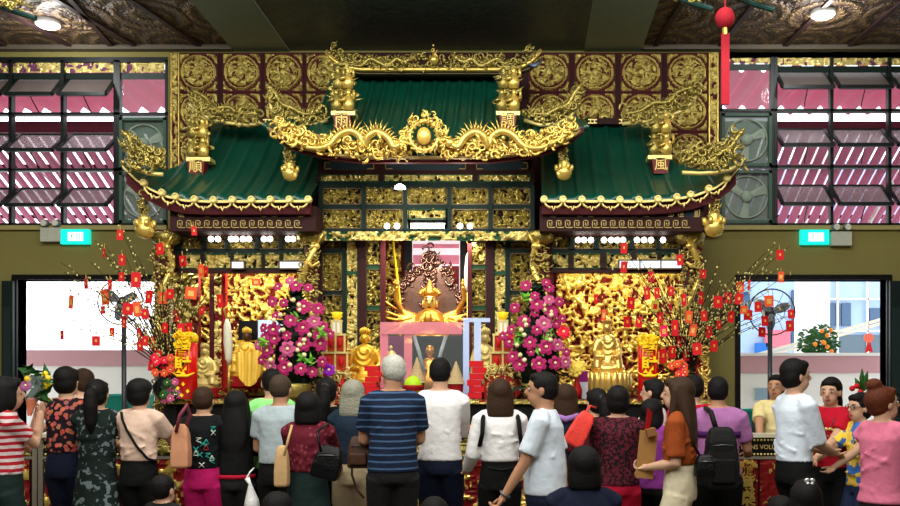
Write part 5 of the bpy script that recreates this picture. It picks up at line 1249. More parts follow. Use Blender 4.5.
# --- blossom branches with red packets
PKL = [(120, 235, 6, 10, 0), (104, 253, 2.5, 9, 0), (122, 260, 6.5, 11, 0), (160, 249, 7, 11, 0), (194, 231, 5, 9, 0), (86, 284, 4, 10, 0), (110, 285, 4, 10, 0), (71, 302, 6, 14, 1), (62, 335, 4.5, 9, 0), (96, 341, 7.5, 10, 0), (112, 332, 4, 9, 0), (103, 310, 4, 8, 0), (105, 297, 8, 16, 1),
       (136, 280, 9, 15, 0), (121.5, 277, 5, 9, 0), (149, 297, 7, 13, 0), (128, 309, 10, 12, 0), (137, 309, 7, 15, 1), (145, 314, 7, 10, 0), (124, 322, 5, 12, 0), (139, 335, 4, 14, 0), (145, 341, 6, 10, 0), (170, 294, 8, 10, 0), (163, 298, 8, 12, 1), (201, 270, 7, 11, 1), (206, 272, 5, 11, 0),
       (183, 261, 7, 11, 0), (191, 293, 11, 12, 1), (220, 301, 6, 13, 0), (165, 328, 6, 10, 0), (177, 316, 5, 12, 0), (181, 330, 7, 13, 0), (189, 329, 7, 13, 0), (153, 343, 6, 14, 1), (140, 346, 6, 9, 0), (202, 310, 5, 8, 0), (158, 355, 8, 10, 0), (152, 366, 7, 10, 0), (256, 282, 8, 7, 1), (184, 345, 7, 12, 0)]
PKR = [(680, 260, 6, 11, 0), (703, 274, 6, 9, 0), (780, 255, 7, 10, 0), (781, 277, 6, 11, 1), (740, 287, 8, 11, 1), (749, 285, 2.5, 10, 0), (718, 302, 9, 12, 0), (728, 298, 6, 11, 0), (739, 299, 8, 11, 0), (701, 298, 5, 13, 0), (758, 307, 7, 10, 0), (748, 315, 9, 10, 0), (744, 310, 7, 8, 1), (769, 301, 9, 11, 1),
       (765, 321, 8, 10, 0), (762, 332, 8, 10, 0), (791, 314, 6, 9, 0), (790, 326, 8, 11, 0), (731, 317, 6, 11, 0), (668, 308, 8, 12, 0), (689, 317, 7, 12, 1), (675, 328, 7, 16, 0), (664, 331, 7, 11, 2), (681, 342, 8, 11, 0), (697, 349, 9, 12, 0), (709, 332, 6, 12, 0), (719, 325, 5, 8, 0), (663, 356, 8, 14, 0),
       (671, 291, 5, 9, 0), (631, 303, 8, 12, 0), (627, 322, 7, 11, 0), (639, 322, 7, 11, 0), (596, 299, 4, 10, 0), (604, 315, 5, 11, 1), (647, 293, 6, 14, 0), (657, 293, 5, 10, 0), (655, 306, 8, 11, 3), (624, 248, 6, 11, 0), (624, 267, 7, 11, 0), (651, 277, 6, 11, 0), (684, 300, 5, 12, 0), (693, 330, 7, 12, 1), (704, 316, 6, 10, 0), (672, 352, 8, 12, 0), (714, 346, 7, 11, 0), (660, 318, 6, 11, 0), (686, 356, 7, 10, 0)]
GOLDP = mat('gold_print', (.95, .72, .35), .4, .3)
PM = [RED, ORANGE, mat('hot_pink_paper', (.98, .08, .35), .5), mat('gold_paper', (.88, .78, .30), .5, .3)]
PKME = {}
def packet(px, py, w, h, c, Y, grp, label, rnd):
    key = (round(w), round(h), c)
    if key not in PKME:
        m = MB(); ww, hh = w / F * 8.2 / 2, h / F * 8.2 / 2
        m.box(-ww, ww, -.004, .004, -hh, hh, 0); m.box(-ww * .5, ww * .5, -.007, -.004, -hh * .55, hh * .35, 1) if c != 0 else m.box(-ww * .25, ww * .25, -.007, -.004, -hh * .2, hh * .3, 1)
        m.tube([(0, 0, hh), (0, 0, hh + .045)], .0025, 4, 1)
        me = m.mesh('red_packet', False); me.materials.append(PM[c]); me.materials.append(GOLDP if c != 3 else RED); PKME[key] = me
    o = bpy.data.objects.new('red_packet', PKME[key]); COL.objects.link(o); o.location = P(px, py, Y); o.rotation_euler = (0, rnd.uniform(-.12, .12), rnd.uniform(-.5, .5))
    tag(o, label, 'red packet', grp)
    return o.location + Vector((0, 0, h / F * 8.2 / 2 + .04))
def branches(px, Y, lst, grp, lab, plab, extra, seed, vlabel):
    rnd = random.Random(seed); x = X(px, Y); t = thing('blossom_branches', (x, Y, ZA), lab, 'branches')
    m = MB(); m.lathe((x, Y, ZA), [(.09, 0), (.13, .06), (.14, .12), (.08, .2), (.1, .24), (.07, .24), (.05, .1)], 18); m.build('dark_vase', BLACK, t, smooth=True)
    m = MB(); base = Vector((x, Y, ZA + .2)); buds = MB(); bk = []
    def br(end, r=.011):
        sp = Vector((rnd.uniform(-.07, .07), rnd.uniform(-.04, .04), .1)); mid = base.lerp(end, .45) + Vector((-(end.x - base.x) * .18, 0, abs(end.x - base.x) * .05 + .03))
        pts = []
        for i in range(12):
            q = i / 11; p = base.lerp(mid, q).lerp(mid.lerp(end, q), q); w_ = math.sin(q * 3.14)
            pts.append(p + Vector((rnd.uniform(-.013, .013), rnd.uniform(-.01, .01), rnd.uniform(-.012, .012))) * w_ + sp * w_ * .5)
        m.tube(pts, lambda q: r * .75 * (1 - .85 * q) + .001, 5)
        for i in range(4, 12):
            for _ in range(1 + i % 2):
                q = rnd.random(); p = pts[i - 1].lerp(pts[i], q) + Vector((rnd.uniform(-.018, .018), rnd.uniform(-.015, .015), rnd.uniform(-.018, .018))); buds.ell(p, (.008, .008, .010), su=5, sv=4)
                if rnd.random() < .12: bk.append(p)
        return pts
    for (a, b, w, h, c) in lst:
        Yp = Y - .25 + rnd.uniform(-.12, .18)
        top = packet(a, b, w, h, c, Yp, grp, plab, rnd); br(top, .008)
    for a, b in extra: br(P(a, b, Y - .2 + rnd.uniform(-.1, .15)), .009)
    m.build('bare_branches', BRANCH, t, smooth=True)
    tag(buds.build('cream_buds', mat('bud_cream', (.86, .84, .52), .6), t, smooth=True), kind='stuff')
    return t
branches(168, 8.45, PKL, 'red packets on the left blossom branches', 'spray of budding branches hung with red packets at the left end of the altar', 'small red packet hanging from the left blossom branches', [(60, 262), (72, 278), (95, 240), (104, 252), (128, 240), (140, 262), (118, 270), (58, 285), (70, 320), (170, 262), (150, 250), (210, 290), (186, 280), (64, 272), (90, 262)], 21, '')
branches(686, 8.45, PKR, 'red packets on the right blossom branches', 'spray of budding branches hung with red packets at the right end of the altar', 'small red packet hanging from the right blossom branches', [(790, 246), (775, 244), (757, 262), (792, 272), (770, 270), (720, 262), (708, 258), (740, 270), (648, 262), (618, 244), (606, 262), (640, 270), (700, 284), (678, 284), (664, 276), (722, 282), (752, 290)], 22, '')
# bunches of red flowers/ingots in the vases' necks
def posy(px, py, Y, label, seed, mats):
    t = thing('posy_vase', (X(px, Y), Y, ZA), label, 'flowers'); c = P(px, py, Y)
    m = MB(); m.lathe((c.x, Y, ZA), [(.05, 0), (.07, .04), (.04, c.z - ZA - .05)], 12); m.build('vase', BLACK, t, smooth=True)
    rnd = random.Random(seed)
    for k in range(14):
        v = Vector((rnd.uniform(-1, 1), -rnd.random(), rnd.uniform(-1, 1))) * .085
        flower(t, c + v, .038, Vector((v.x, -1, v.z + .1)), mats[k % len(mats)], seed=k)
    m = MB(); leafblob(m, c, 40, (.12, .06, .1), seed, .04); m.build('leaves', LEAF, t)
posy(165, 366, 8.2, 'dark vase with bunch of red paper flowers left of the left lucky candle', 5, [REDF, ORANGE])
posy(678, 372, 8.2, 'dark vase with bunch of red paper flowers right of the right lucky candle', 6, [ORANGE, REDF])
posy(175, 391, 8.1, 'low bowl of pink and green flowers at the left foot of the left lucky candle', 7, [PINKP, LEAF])
t = thing('gold_floral_ornament', P(700, 395, 8.4), 'gilt flower ornament at the far right end of the altar', 'ornament')
m = MB(); foliage(m, [P(702, 330, 8.4), P(704, 395, 8.4)], .16, 90, 4, size=.03); m.build('gilt_flowers', GOLDB, t, smooth=True); m = MB(); m.box(X(697, 8.4), X(707, 8.4), 8.4, 8.45, ZA, Z(335, 8.4)); m.build('post', REDD, t)

# ================================================================== OFFERING COUNTERS
YK = 7.88; ZK = Z(434, YK)
GREYM = mat('cream_stone_top', (.78, .76, .66), .35, var=.05)
def counter(x0, x1, label, sign=None, seed=0, top=GREYM, i8=0):
    t = thing('offering_counter', ((x0 + x1) / 2, YK, 0), label, 'counter', 'row of offering counters')
    x0 += .006; x1 -= .006
    m = MB(); m.box(x0, x1, YK + .02, YK + .2, 0, ZK - .03); m.build('cabinet_body', MAROOND, t)
    m = MB(); m.box(x0, x1, YK - .03, YK + .21, ZK - .03, ZK); m.build('counter_top', top, t)
    ED = mat('silver_grey_edge', (.55, .52, .46), .4, .3)
    m = MB(); m.box(x0, x0 + .04, YK - .01, YK + .02, 0, ZK - .03); m.box(x1 - .04, x1, YK - .01, YK + .02, 0, ZK - .03); m.box(x0 + .04, x1 - .04, YK - .01, YK + .02, ZK - .22, ZK - .195); m.box(x0 + .04, x1 - .04, YK - .01, YK + .02, .05, .09); m.build('edge_trim', ED, t)
    z1, z0 = ZK - .04, ZK - .19
    if sign:
        m = MB(); m.box(x0 + .05, x1 - .05, YK - .005, YK + .02, z0, z1); s_ = m.build('sign_board', BLACK, t)
        m = MB(); n = int((x1 - x0 - .1) / .03)
        for r in (z0 + .012, z1 - .012):
            for i in range(n): m.ell((x0 + .065 + i * .03, YK - .01, r), (.011, .009, .011), su=7, sv=5)
        m.build('gold_beads', GOLDF, t, smooth=True)
        text('sign_lettering', sign[0], ((x0 + x1) / 2 + sign[2], YK - .008, (z0 + z1) / 2), sign[1], mat('sign_gold', (.85, .72, .45), .4, .2), t, ext=.002)
    else:
        m = MB(); relief(m, x0 + .05, x1 - .05, z0, z1, YK, depth=.02, cell=.012, f=16, seed=seed + 3, thr=.35); m.build('carved_rail', [GOLD, mat('dark_green_ground', (.12, .13, .08), .6)], t)
    n = 2; w = (x1 - x0 - .1) / n
    for i in range(n):
        m = MB(); a = x0 + .05 + w * i
        relief(m, a + .01, a + w - .01, .1, ZK - .225, YK, depth=.03 if i8 != 8 else .01, cell=.0135, f=12, seed=seed + i, thr=.58 if i8 != 8 else .8); m.build('carved_door', [GOLDB, mat('counter_red', (.48, .08, .08), .45)], t)
    return t
xs = [X(8, YK), X(38, YK), X(140, YK), X(250, YK), X(345, YK), X(450, YK), X(560, YK), X(650, YK), X(722, YK), X(795, YK)]
names = ['far left short end behind the striped shirt', 'left end with small black sign, behind the floral top', 'red and gilt part behind the cap-wearing woman', 'part hidden behind the gray T-shirt and maroon top', 'part behind the navy striped polo', 'central part under the orange tray', 'part behind the maroon-clad pair', 'part behind the orange-brown blouse', 'right end with donations sign and gold characters']
for i in range(9):
    sg = None
    if i == 8: sg = ('DONATIONS VOLUNTARY', .055, 0.0)
    if i == 1: sg = ('DONATIONS', .06, -.25)
    t = counter(xs[i], xs[i + 1], 'carved red and gilt offering counter, %s' % names[i], sg, i * 5 + 2, i8=i)
    if i == 8:
        text('gold_characters', '隨', (X(746, YK), YK - .035, Z(470, YK)), .15, GOLDB, t, ext=.006, bold=.004)
        text('gold_characters', '意', (X(746, YK), YK - .035, Z(484, YK)), .15, GOLDB, t, ext=.006, bold=.004)
        text('gold_characters', '樂', (X(746, YK), YK - .035, Z(499, YK)), .15, GOLDB, t, ext=.006, bold=.004)
t = thing('fruit_tray', (X(467, 7.8), 7.95, ZK), 'tray of bright orange fruit on the counter beside the white-shirted man', 'tray')
m = MB(); m.lathe((X(467, 7.95), 7.95, ZK), [(.09, 0), (.13, .015), (.13, .03)], 20); m.build('tray', REDD, t)
x0 = X(467, 7.95)
for k in range(9):
    a = k * 2.39; R = .03 * math.sqrt(k) * 1.2; m = MB(); m.ell((x0 + R * math.cos(a), 7.95 + R * math.sin(a) * .7, ZK + .055 - .002 * k), .03, su=10, sv=8); tag(m.build('tangerine', mat('tangerine_skin', (1, .55, .08), .45), smooth=True), 'orange tangerine piled on the tray on the counter', 'fruit', 'tangerines on the counter tray')
t = thing('name_plate', (X(745, 7.92), 7.95, ZK), 'small dark wooden name plate standing on the right end of the counter', 'name plate')
m = MB(); m.box(X(738, 7.93), X(752, 7.93), 7.93, 7.98, ZK, ZK + .06); m.build('block', mat('dark_wood', (.30, .15, .10), .4), t); m = MB(); m.pbox(739, 421, 748, 427, 7.95, .01); m.build('photo_frame', STEEL, t)
# ================================================================== THE WORSHIPPERS
SKIN = mat('skin', (.82, .65, .54), .5, 0, var=.05, vscale=8); SKINT = mat('tanned_skin', (.74, .55, .43), .5, 0, var=.05, vscale=8)
EYEW = mat('eye_white', (.9, .9, .88), .3); EYED = mat('dark_iris', (.06, .04, .03), .3); LIPS = mat('lips', (.70, .36, .34), .5)
HBLK = mat('black_hair', (.055, .045, .045), .62, var=.35, vscale=90, bump=.35, bscale=130)
HBRN = mat('brown_hair', (.26, .17, .10), .62, var=.35, vscale=90, bump=.35, bscale=130)
HRED = mat('auburn_hair', (.42, .20, .10), .62, var=.35, vscale=90, bump=.35, bscale=130)
HGRY = mat('grey_hair', (.62, .62, .55), .5, var=.2, vscale=60, bump=.5, bscale=70)
HWHT = mat('white_hair', (.80, .80, .76), .5, var=.2, vscale=60, bump=.5, bscale=70)
HSTUB = mat('cropped_hair', (.28, .22, .17), .7, var=.2, vscale=80)
def V3(*a): return Vector(a)
def hand_mesh(curl=.5):
    """right-hand palm at origin, fingers along -Z, thumb towards +X side, palm facing +Y"""
    m = MB(); m.ell((0, 0, -.045), (.040, .016, .048)); m.tube([(0, 0, .01), (0, 0, -.03)], [.024, .028], 8)
    for i, (x, L) in enumerate(((.029, .068), (.010, .077), (-.010, .072), (-.028, .056))):
        a = V3(x * .8, 0, -.075); b = a + V3(x * .12, L * .42 * math.sin(curl * .8), -L * .42 * math.cos(curl * .8)); c = b + V3(0, L * .32 * math.sin(curl * 1.7), -L * .32 * math.cos(curl * 1.7)); d = c + V3(0, L * .26 * math.sin(curl * 2.4), -L * .26 * math.cos(curl * 2.4))
        m.tube([a + V3(0, 0, .03), a, b, c, d], [.0095, .0098, .009, .0082, .0065], 7); m.ell(d, .0066, su=6, sv=5)
    m.tube([(.026, 0, -.018), (.050, .012, -.042), (.058, .024, -.066), (.054, .032, -.085)], [.014, .0125, .011, .008], 7); m.ell((.054, .032, -.085), .008, su=6, sv=5)
    return remesh(m, .0042, 1)
HANDS = {c: hand_mesh(c) for c in (.35, .9)}
def ik(a, b, l1, l2, pole):
    d = b - a; L = d.length; mx_ = (l1 + l2) * .995
    if L > mx_: d = d * (mx_ / L); b = a + d; L = mx_
    q = (l1 * l1 - l2 * l2 + L * L) / (2 * L); h = math.sqrt(max(0, l1 * l1 - q * q)); n = d / L
    p = (pole - n * pole.dot(n)); p = p.normalized() if p.length > 1e-5 else V3(0, 0, -1)
    return a + n * q + p * h, b
def person(px, top, Y, yaw, label, skin=SKIN, hair=('short', HBLK), shirt=None, sleeve=.5, hem=.46, flare=1., bottom=('pants', None), wf=1., hands=((-.10, .30, .66), (.10, .30, .66)), curl=.35,
           head=(0, 0), lean=0., stride=0., kneel=0., look=None, belly=0., collar=None, floorz=0., neck=True, h=None, shoes=True, lx=0.):
    """yaw 0: back to the camera; 90: facing left; 180: facing the camera. top: image row of the crown"""
    Htop = Z(top, Y); H = h or Htop; dz = (Htop - H)
    x0 = X(px, Y); t = thing('person', (x0, Y, 0), label, 'person', rz=math.radians(yaw))
    k = H; zz = lambda f: f * k + dz
    lf = lambda f: lean * max(0, (f - .5)) * k; lxx = lambda f: lx * max(0, f - .5) * k
    J = lambda x, y, z: V3(x * k + lxx(z), y * k + lf(z), zz(z))
    m = MB()
    def ringf(f, rx, ry, cy=0.): return (zz(f), lxx(f), lf(f) + cy * k, rx * k * (wf if f < .86 else 1), ry * k * (wf if f < .86 else 1))
    tor = [(.475, .078, .062), (.50, .092, .068), (.54, .091, .066), (.60, .077, .058), (.65, .075, .057), (.72, .084, .062), (.77, .091, .062), (.80, .088, .055), (.82, .070, .047), (.838, .048, .040), (.854, .034, .034), (.89, .031, .033)]
    wf = wf * .93; hem = hem + .045
    m.loft([ringf(f, a, b, .0 + (.006 if .68 < f < .78 else 0)) for f, a, b in tor], 22)
    # legs
    hip = [J(-.05 * wf, 0, .50), J(.05 * wf, 0, .50)]
    legs = []
    for i, s in enumerate((-1, 1)):
        if kneel:
            hp = hip[i]; kn = V3(s * .085 * k, .17 * k * (1 if kneel < 2 else 1.1), .05 * k); an = V3(s * .08 * k, -.11 * k, .05 * k)
            if kneel >= 2: kn = V3(s * .10 * k, .24 * k, .06 * k + .0); an = V3(s * .06 * k, -.03 * k, .05 * k)
            toe = an + V3(0, -.10 * k, -.02 * k)
        else:
            an = V3(s * .055 * k, (stride * s) * k, .045 * k + (abs(stride) * .12 * k if stride * s < 0 else 0)); kn, an = ik(hip[i], an, .245 * k, .235 * k, V3(0, 1, 0)); toe = an + V3(s * .012 * k, .10 * k, -.028 * k)
        legs.append((hip[i], kn, an, toe))
        m.tube([hip[i], hip[i].lerp(kn, .5), kn, kn.lerp(an, .35), an], [.058 * k * wf, .05 * k * wf, .034 * k, .036 * k, .022 * k], 10)
        m.tube([an + V3(0, -.02 * k, -.02 * k), an.lerp(toe, .6), toe], [.025 * k, .025 * k, .018 * k], 8)
    # arms
    arms = []
    for i, s in enumerate((-1, 1)):
        sh = J(s * .098 * wf, 0, .803); tgt = V3(hands[i][0] * k + lxx(hands[i][2]), hands[i][1] * k, zz(hands[i][2]))
        el, wr = ik(sh, tgt, .17 * k, .15 * k, V3(s * .22, -.3, -1))
        arms.append((sh, el, wr))
        m.tube([J(s * .035, 0, .838), J(s * .07, 0, .820), sh, sh.lerp(el, .5), el, el.lerp(wr, .4), wr], [.022 * k, .028 * k, .034 * k, .030 * k, .024 * k, .023 * k, .0155 * k], 9)
    # head
    hy, hp_ = math.radians(head[0]), math.radians(head[1]); hs = H / 1.66 if not h else h / 1.66; hs = (hs + 1.0) / 2 * 1.05
    hc = V3(lxx(.93), lf(.93) + .012 * k, Htop - .118 * hs)
    RM = Matrix.Rotation(hy, 3, 'Z') @ Matrix.Rotation(-hp_, 3, 'X')
    HP = lambda x, y, z: hc + RM @ (V3(x, y, z) * hs)
    m.tube([J(0, 0, .80), J(0, .004, .85), HP(0, -.01, -.06)], [.036 * k, .033 * k, .036 * k], 10)
    m.ell(HP(0, -.005, .02), (.074 * hs, .093 * hs, .088 * hs), RM, su=18, sv=12)
    m.ell(HP(0, .028, -.045), (.056 * hs, .058 * hs, .068 * hs), RM, su=16, sv=10)
    m.tube([HP(0, .086, .012), HP(0, .106, -.022), HP(0, .090, -.028)], [.009 * hs, .0135 * hs, .011 * hs], 7)
    for s in (-1, 1): m.ell(HP(s * .074, -.002, -.01), (.010 * hs, .019 * hs, .032 * hs), RM @ Matrix.Rotation(s * .3, 3, 'Z'), su=9, sv=7)
    me = remesh(m, .0105, 2); M2 = MB(); M2.mesh_in(me, mi=0)
    for i, s in enumerate((-1, 1)):
        sh, el, wr = arms[i]; d = (wr - el).normalized(); zax = -d; xax = V3(-s, .25, 0); xax = (xax - zax * xax.dot(zax)).normalized(); yax = zax.cross(xax)
        if s > 0: pass
        R3 = Matrix((xax, yax, zax)).transposed()
        sc = k / 1.7 * .98; M4 = Matrix.Translation(wr + d * .005) @ R3.to_4x4() @ Matrix.Scale(sc, 4)
        M2.mesh_in(HANDS[.35 if curl < .6 else .9], M4)
    for s in (-1, 1):   # face
        M2.ell(HP(s * .031, .0785, .006), (.013 * hs, .006 * hs, .0052 * hs), RM, 1, 9, 6); M2.ell(HP(s * .031, .0825, .006), (.0062 * hs, .004 * hs, .0055 * hs), RM, 2, 8, 6)
        M2.tube([HP(s * .016, .087, .026), HP(s * .032, .085, .030), HP(s * .048, .074, .025)], [.003, .0038, .002], 5, 2)
    M2.tube([HP(-.021, .079, -.055), HP(0, .088, -.053), HP(.021, .079, -.055)], [.003, .0065, .003], 6, 3)
    M2.tube([HP(-.018, .078, -.060), HP(0, .086, -.062), HP(.018, .078, -.060)], [.003, .006, .003], 6, 3)
    M2.build('body', [skin, EYEW, EYED, LIPS], t, smooth=True, world=False)
    # hair
    st, hm = hair; m = MB(); HL = lambda rs: m.raw([HP(rx * math.cos(a), cy + ry * math.sin(a), z) for (z, cy, rx, ry) in rs for a in [2 * PI * i / 18 for i in range(18)]], [tuple((j * 18 + i, j * 18 + (i + 1) % 18, (j + 1) * 18 + (i + 1) % 18, (j + 1) * 18 + i)[::-1]) for j in range(len(rs) - 1) for i in range(18)] + [tuple(range(18)), tuple(reversed(range(18 * len(rs) - 18, 18 * len(rs))))]); E = lambda c, r: m.ell(HP(*c), tuple(q * hs for q in r), RM, su=18, sv=12)
    E((0, -.014, .030), (.081, .093, .088))
    if st == 'short': E((0, -.032, .004), (.080, .074, .082)); E((0, .035, .078), (.06, .045, .03))
    elif st == 'crop': E((0, -.030, .008), (.078, .074, .078))
    elif st == 'full': E((0, -.022, .036), (.088, .098, .092)); E((0, -.036, -.006), (.088, .078, .092)); E((0, .04, .078), (.065, .045, .034))
    elif st == 'bob': E((0, -.030, .02), (.092, .096, .10)); HL([(.06, -.02, .088, .088), (.0, -.03, .095, .084), (-.07, -.04, .098, .074), (-.115, -.045, .094, .064), (-.13, -.045, .07, .045)]); E((-.06, .0, -.04), (.032, .045, .08)); E((.06, .0, -.04), (.032, .045, .08)); E((0, .045, .074), (.062, .04, .034))
    elif st == 'mid': E((0, -.030, .02), (.09, .094, .098)); HL([(.06, -.02, .088, .088), (.0, -.03, .096, .084), (-.08, -.045, .102, .07), (-.15, -.055, .10, .056), (-.19, -.055, .085, .04), (-.20, -.055, .05, .025)]); E((0, .045, .074), (.062, .04, .034))
    elif st == 'long': E((0, -.030, .02), (.09, .094, .098)); HL([(.06, -.02, .088, .088), (.0, -.03, .096, .084), (-.10, -.06, .106, .066), (-.20, -.085, .112, .048), (-.30, -.095, .104, .040), (-.38, -.095, .075, .032), (-.41, -.095, .03, .02)]); [m.tube([HP(s * .07, .0, .03), HP(s * .078, .01, -.06), HP(s * .085, .02, -.2), HP(s * .07, .0, -.32)], [.03 * hs, .03 * hs, .034 * hs, .012 * hs], 8) for s in (-1, 1)]; E((0, .045, .074), (.062, .04, .034))
    elif st == 'pony': E((0, -.028, .028), (.085, .094, .094)); m.tube([HP(0, -.10, .03), HP(0, -.135, .0), HP(0, -.14, -.09), HP(0, -.13, -.22), HP(0, -.12, -.30)], [.034 * hs, .048 * hs, .055 * hs, .046 * hs, .012 * hs], 10); E((0, -.04, -.02), (.08, .07, .075)); E((0, .045, .074), (.06, .04, .03))
    elif st == 'bun': E((0, -.028, .028), (.088, .096, .094)); E((0, -.045, -.02), (.075, .06, .06)); E((0, -.055, .125), (.052, .052, .042)); E((0, .045, .074), (.06, .04, .03))
    blob('hair', m, hm, t, voxel=.0095, smooth=2, world=False)
    if st == 'bun' or st == 'pony':
        m = MB(); c = HP(0, -.055, .10) if st == 'bun' else HP(0, -.108, .03)
        m.tube([c + V3(.036 * math.cos(a), .036 * math.sin(a), 0) if st == 'bun' else c + V3(.034 * math.cos(a), 0, .034 * math.sin(a)) for a in [i * PI / 6 for i in range(13)]], .008, 6); m.build('hair_tie', EYED, t, smooth=True, world=False)
    # shirt
    if shirt is not None:
        m = MB(); g = .009
        rr_ = []
        fs = [hem, hem + .02, .56, .60, .64, .68, .72, .75, .78, .80, .82, .835, .848]
        for f in fs:
            if f < hem or (f > hem and f < hem + .019): continue
            base = np.interp(f, [a for a, b, c in tor], [b for a, b, c in tor]); by = np.interp(f, [a for a, b, c in tor], [c for a, b, c in tor])
            loose = .010 if f > .8 else .013 + belly * max(0, 1 - abs(f - .6) / .12) * .5
            ww = max(base, .081 if f < .72 else 0) + loose; wy = max(by, .062 if f < .76 else 0) + loose
            if f >= .80: ww = base + .008; wy = by + .009
            if f < .56: ww *= 1 + (flare - 1) * (1 - (f - hem) / max(.56 - hem, .01)); wy *= 1 + (flare - 1) * (1 - (f - hem) / max(.56 - hem, .01))
            rr_.append(ringf(f, ww, wy))
        m.loft(rr_, 24)
        for i, s in enumerate((-1, 1)):
            sh, el, wr = arms[i]; L_ = [J(s * .035, 0, .832), J(s * .07, 0, .818), sh]; R_ = [.026 * k, .035 * k, .041 * k]
            if sleeve <= 1: e = sh.lerp(el, max(sleeve, .12) / .6 * .85 if sleeve < .7 else 1); L_ += [sh.lerp(e, .5), e]; R_ += [.041 * k, .043 * k]
            else: L_ += [sh.lerp(el, .5), el, el.lerp(wr, .5), el.lerp(wr, .95)]; R_ += [.041 * k, .036 * k, .033 * k, .027 * k]
            m.tube(L_, R_, 10)
        # soft folds
        rnd = random.Random(int(px * 7)); 
        for _ in range(14):
            f = rnd.uniform(hem + .02, .74); a = rnd.uniform(0, 2 * PI); rx = .09 * k * wf; c = V3(lxx(f) + rx * math.cos(a), lf(f) + .07 * k * math.sin(a), zz(f)); d = V3(-math.sin(a) * .09, math.cos(a) * .05, rnd.uniform(-.06, .06))
            m.tube([c - d, c, c + d], [.004, .0095, .004], 5)
        sh_ = blob('shirt', m, shirt, t, voxel=.0115, smooth=3, world=False)
        if collar:
            m = MB(); c = J(0, .002, .838); m.tube([c + V3(.040 * k * math.cos(a), .038 * k * math.sin(a), .004 * math.sin(a)) for a in [i * PI / 8 for i in range(17)]], .013, 7); m.build('collar', collar, t, smooth=True, world=False)
    # bottoms
    kind, bm = bottom; m = MB()
    if bm is not None:
        if kind in ('pants', 'shorts', 'loose'):
            m.loft([ringf(f, a + .010, b + .010) for f, a, b in ((.47, .082, .064), (.50, .094, .068), (.54, .092, .066), (.585, .083, .06), (.625, .08, .06))], 22)
            for (hp2, kn, an, toe) in legs:
                e = .0 if kind != 'loose' else .016
                if kind == 'shorts': m.tube([hp2, hp2.lerp(kn, .5), hp2.lerp(kn, .86)], [.064 * k * wf, .062 * k * wf, .060 * k], 12)
                else: m.tube([hp2, hp2.lerp(kn, .5), kn, kn.lerp(an, .5), an + V3(0, 0, -.008)], [.064 * k * wf, (.057 + e) * k * wf, (.046 + e) * k, (.040 + e) * k, (.034 + e) * k], 12)
        else:
            z_end = {'skirt': .26, 'dress': .14}[kind]
            m.loft([ringf(z_end, .15, .12), ringf(.35, .128, .1), ringf(.45, .115, .088), ringf(.53, .104, .08), ringf(.62, .088, .066)], 26)
        blob({'pants': 'trousers', 'loose': 'trousers', 'shorts': 'shorts', 'skirt': 'skirt', 'dress': 'dress_skirt'}[kind], m, bm, t, voxel=.012, smooth=3, world=False)
    if shoes:
        for (hp2, kn, an, toe) in legs:
            m = MB(); m.tube([an + V3(0, -.025 * k, -.022 * k), an.lerp(toe, .55) + V3(0, 0, -.008), toe + V3(0, .01 * k, 0)], [.030 * k, .030 * k, .022 * k], 10); m.build('shoe', EYED, t, smooth=True, world=False)
    return dict(t=t, k=k, J=J, HP=HP, hs=hs, arms=arms, RM=RM, hc=hc, M=Matrix.Translation(t.location) @ Matrix.Rotation(math.radians(yaw), 4, 'Z'), ringf=ringf, zz=zz)
def local(p, mb, name, mt, smooth=True): return mb.build(name, mt, p['t'], smooth=smooth, world=False)
# --- cloths
def cl(n, c, **k): return mat(n, c, k.pop('rough', .85), 0, bump=.55, bscale=9, bdist=.03, **k)
C_STR = cl('red_white_stripes', (.86, .80, .80), col2=(.70, .12, .18), pattern='stripe', pk=dict(period=.046, duty=.5, warp=.04))
C_FLO = cl('dark_floral_print', (.11, .06, .10), col2=(.80, .42, .34), pattern='floral', pk=dict(scale=24, thr=.46))
C_CAM = cl('dark_camouflage_print', (.08, .13, .12), col2=(.40, .45, .46), pattern='camo', pk=dict(scale=20, thr=.58))
C_CRM = cl('cream_pink_cotton', (.88, .76, .68)); C_BLK = cl('black_cloth', (.05, .055, .06)); C_NVY = cl('navy_cloth', (.07, .10, .19))
C_GRY = cl('light_grey_cotton', (.68, .74, .76)); C_MAR = cl('maroon_rosette_knit', (.36, .08, .14), col2=(.50, .20, .25), pattern='voronoi', pk=dict(scale=22, thr=.30))
C_NVS = cl('navy_striped_pique', (.07, .12, .21), col2=(.25, .36, .50), pattern='stripe', pk=dict(period=.05, duty=.25, warp=.02))
C_WHT = cl('white_shirt_cotton', (.90, .90, .90), var=.02); C_WBL = cl('pale_blue_white_cotton', (.84, .89, .94), var=.02); C_MAG = cl('magenta_trousers', (.72, .08, .38))
C_BEI = cl('beige_cotton', (.76, .69, .55)); C_DGR = cl('dark_green_cloth', (.09, .16, .15)); C_LIM = cl('pale_green_cotton', (.60, .95, .55)); C_NV2 = cl('slate_navy_cotton', (.10, .17, .24))
C_MA2 = cl('maroon_cotton', (.33, .08, .13)); C_MA3 = cl('maroon_black_weave', (.36, .10, .16), col2=(.10, .05, .07), pattern='camo', pk=dict(scale=45, thr=.5)); C_RSH = cl('crimson_cloth', (.72, .07, .20))
C_ORB = cl('rust_brown_blouse', (.60, .28, .10)); C_CRE = cl('cream_trousers', (.86, .82, .70)); C_PUR = cl('purple_cotton', (.56, .22, .58)); C_RED = cl('crimson_shirt', (.76, .06, .17)); C_LIL = cl('lilac_polo', (.68, .44, .66))
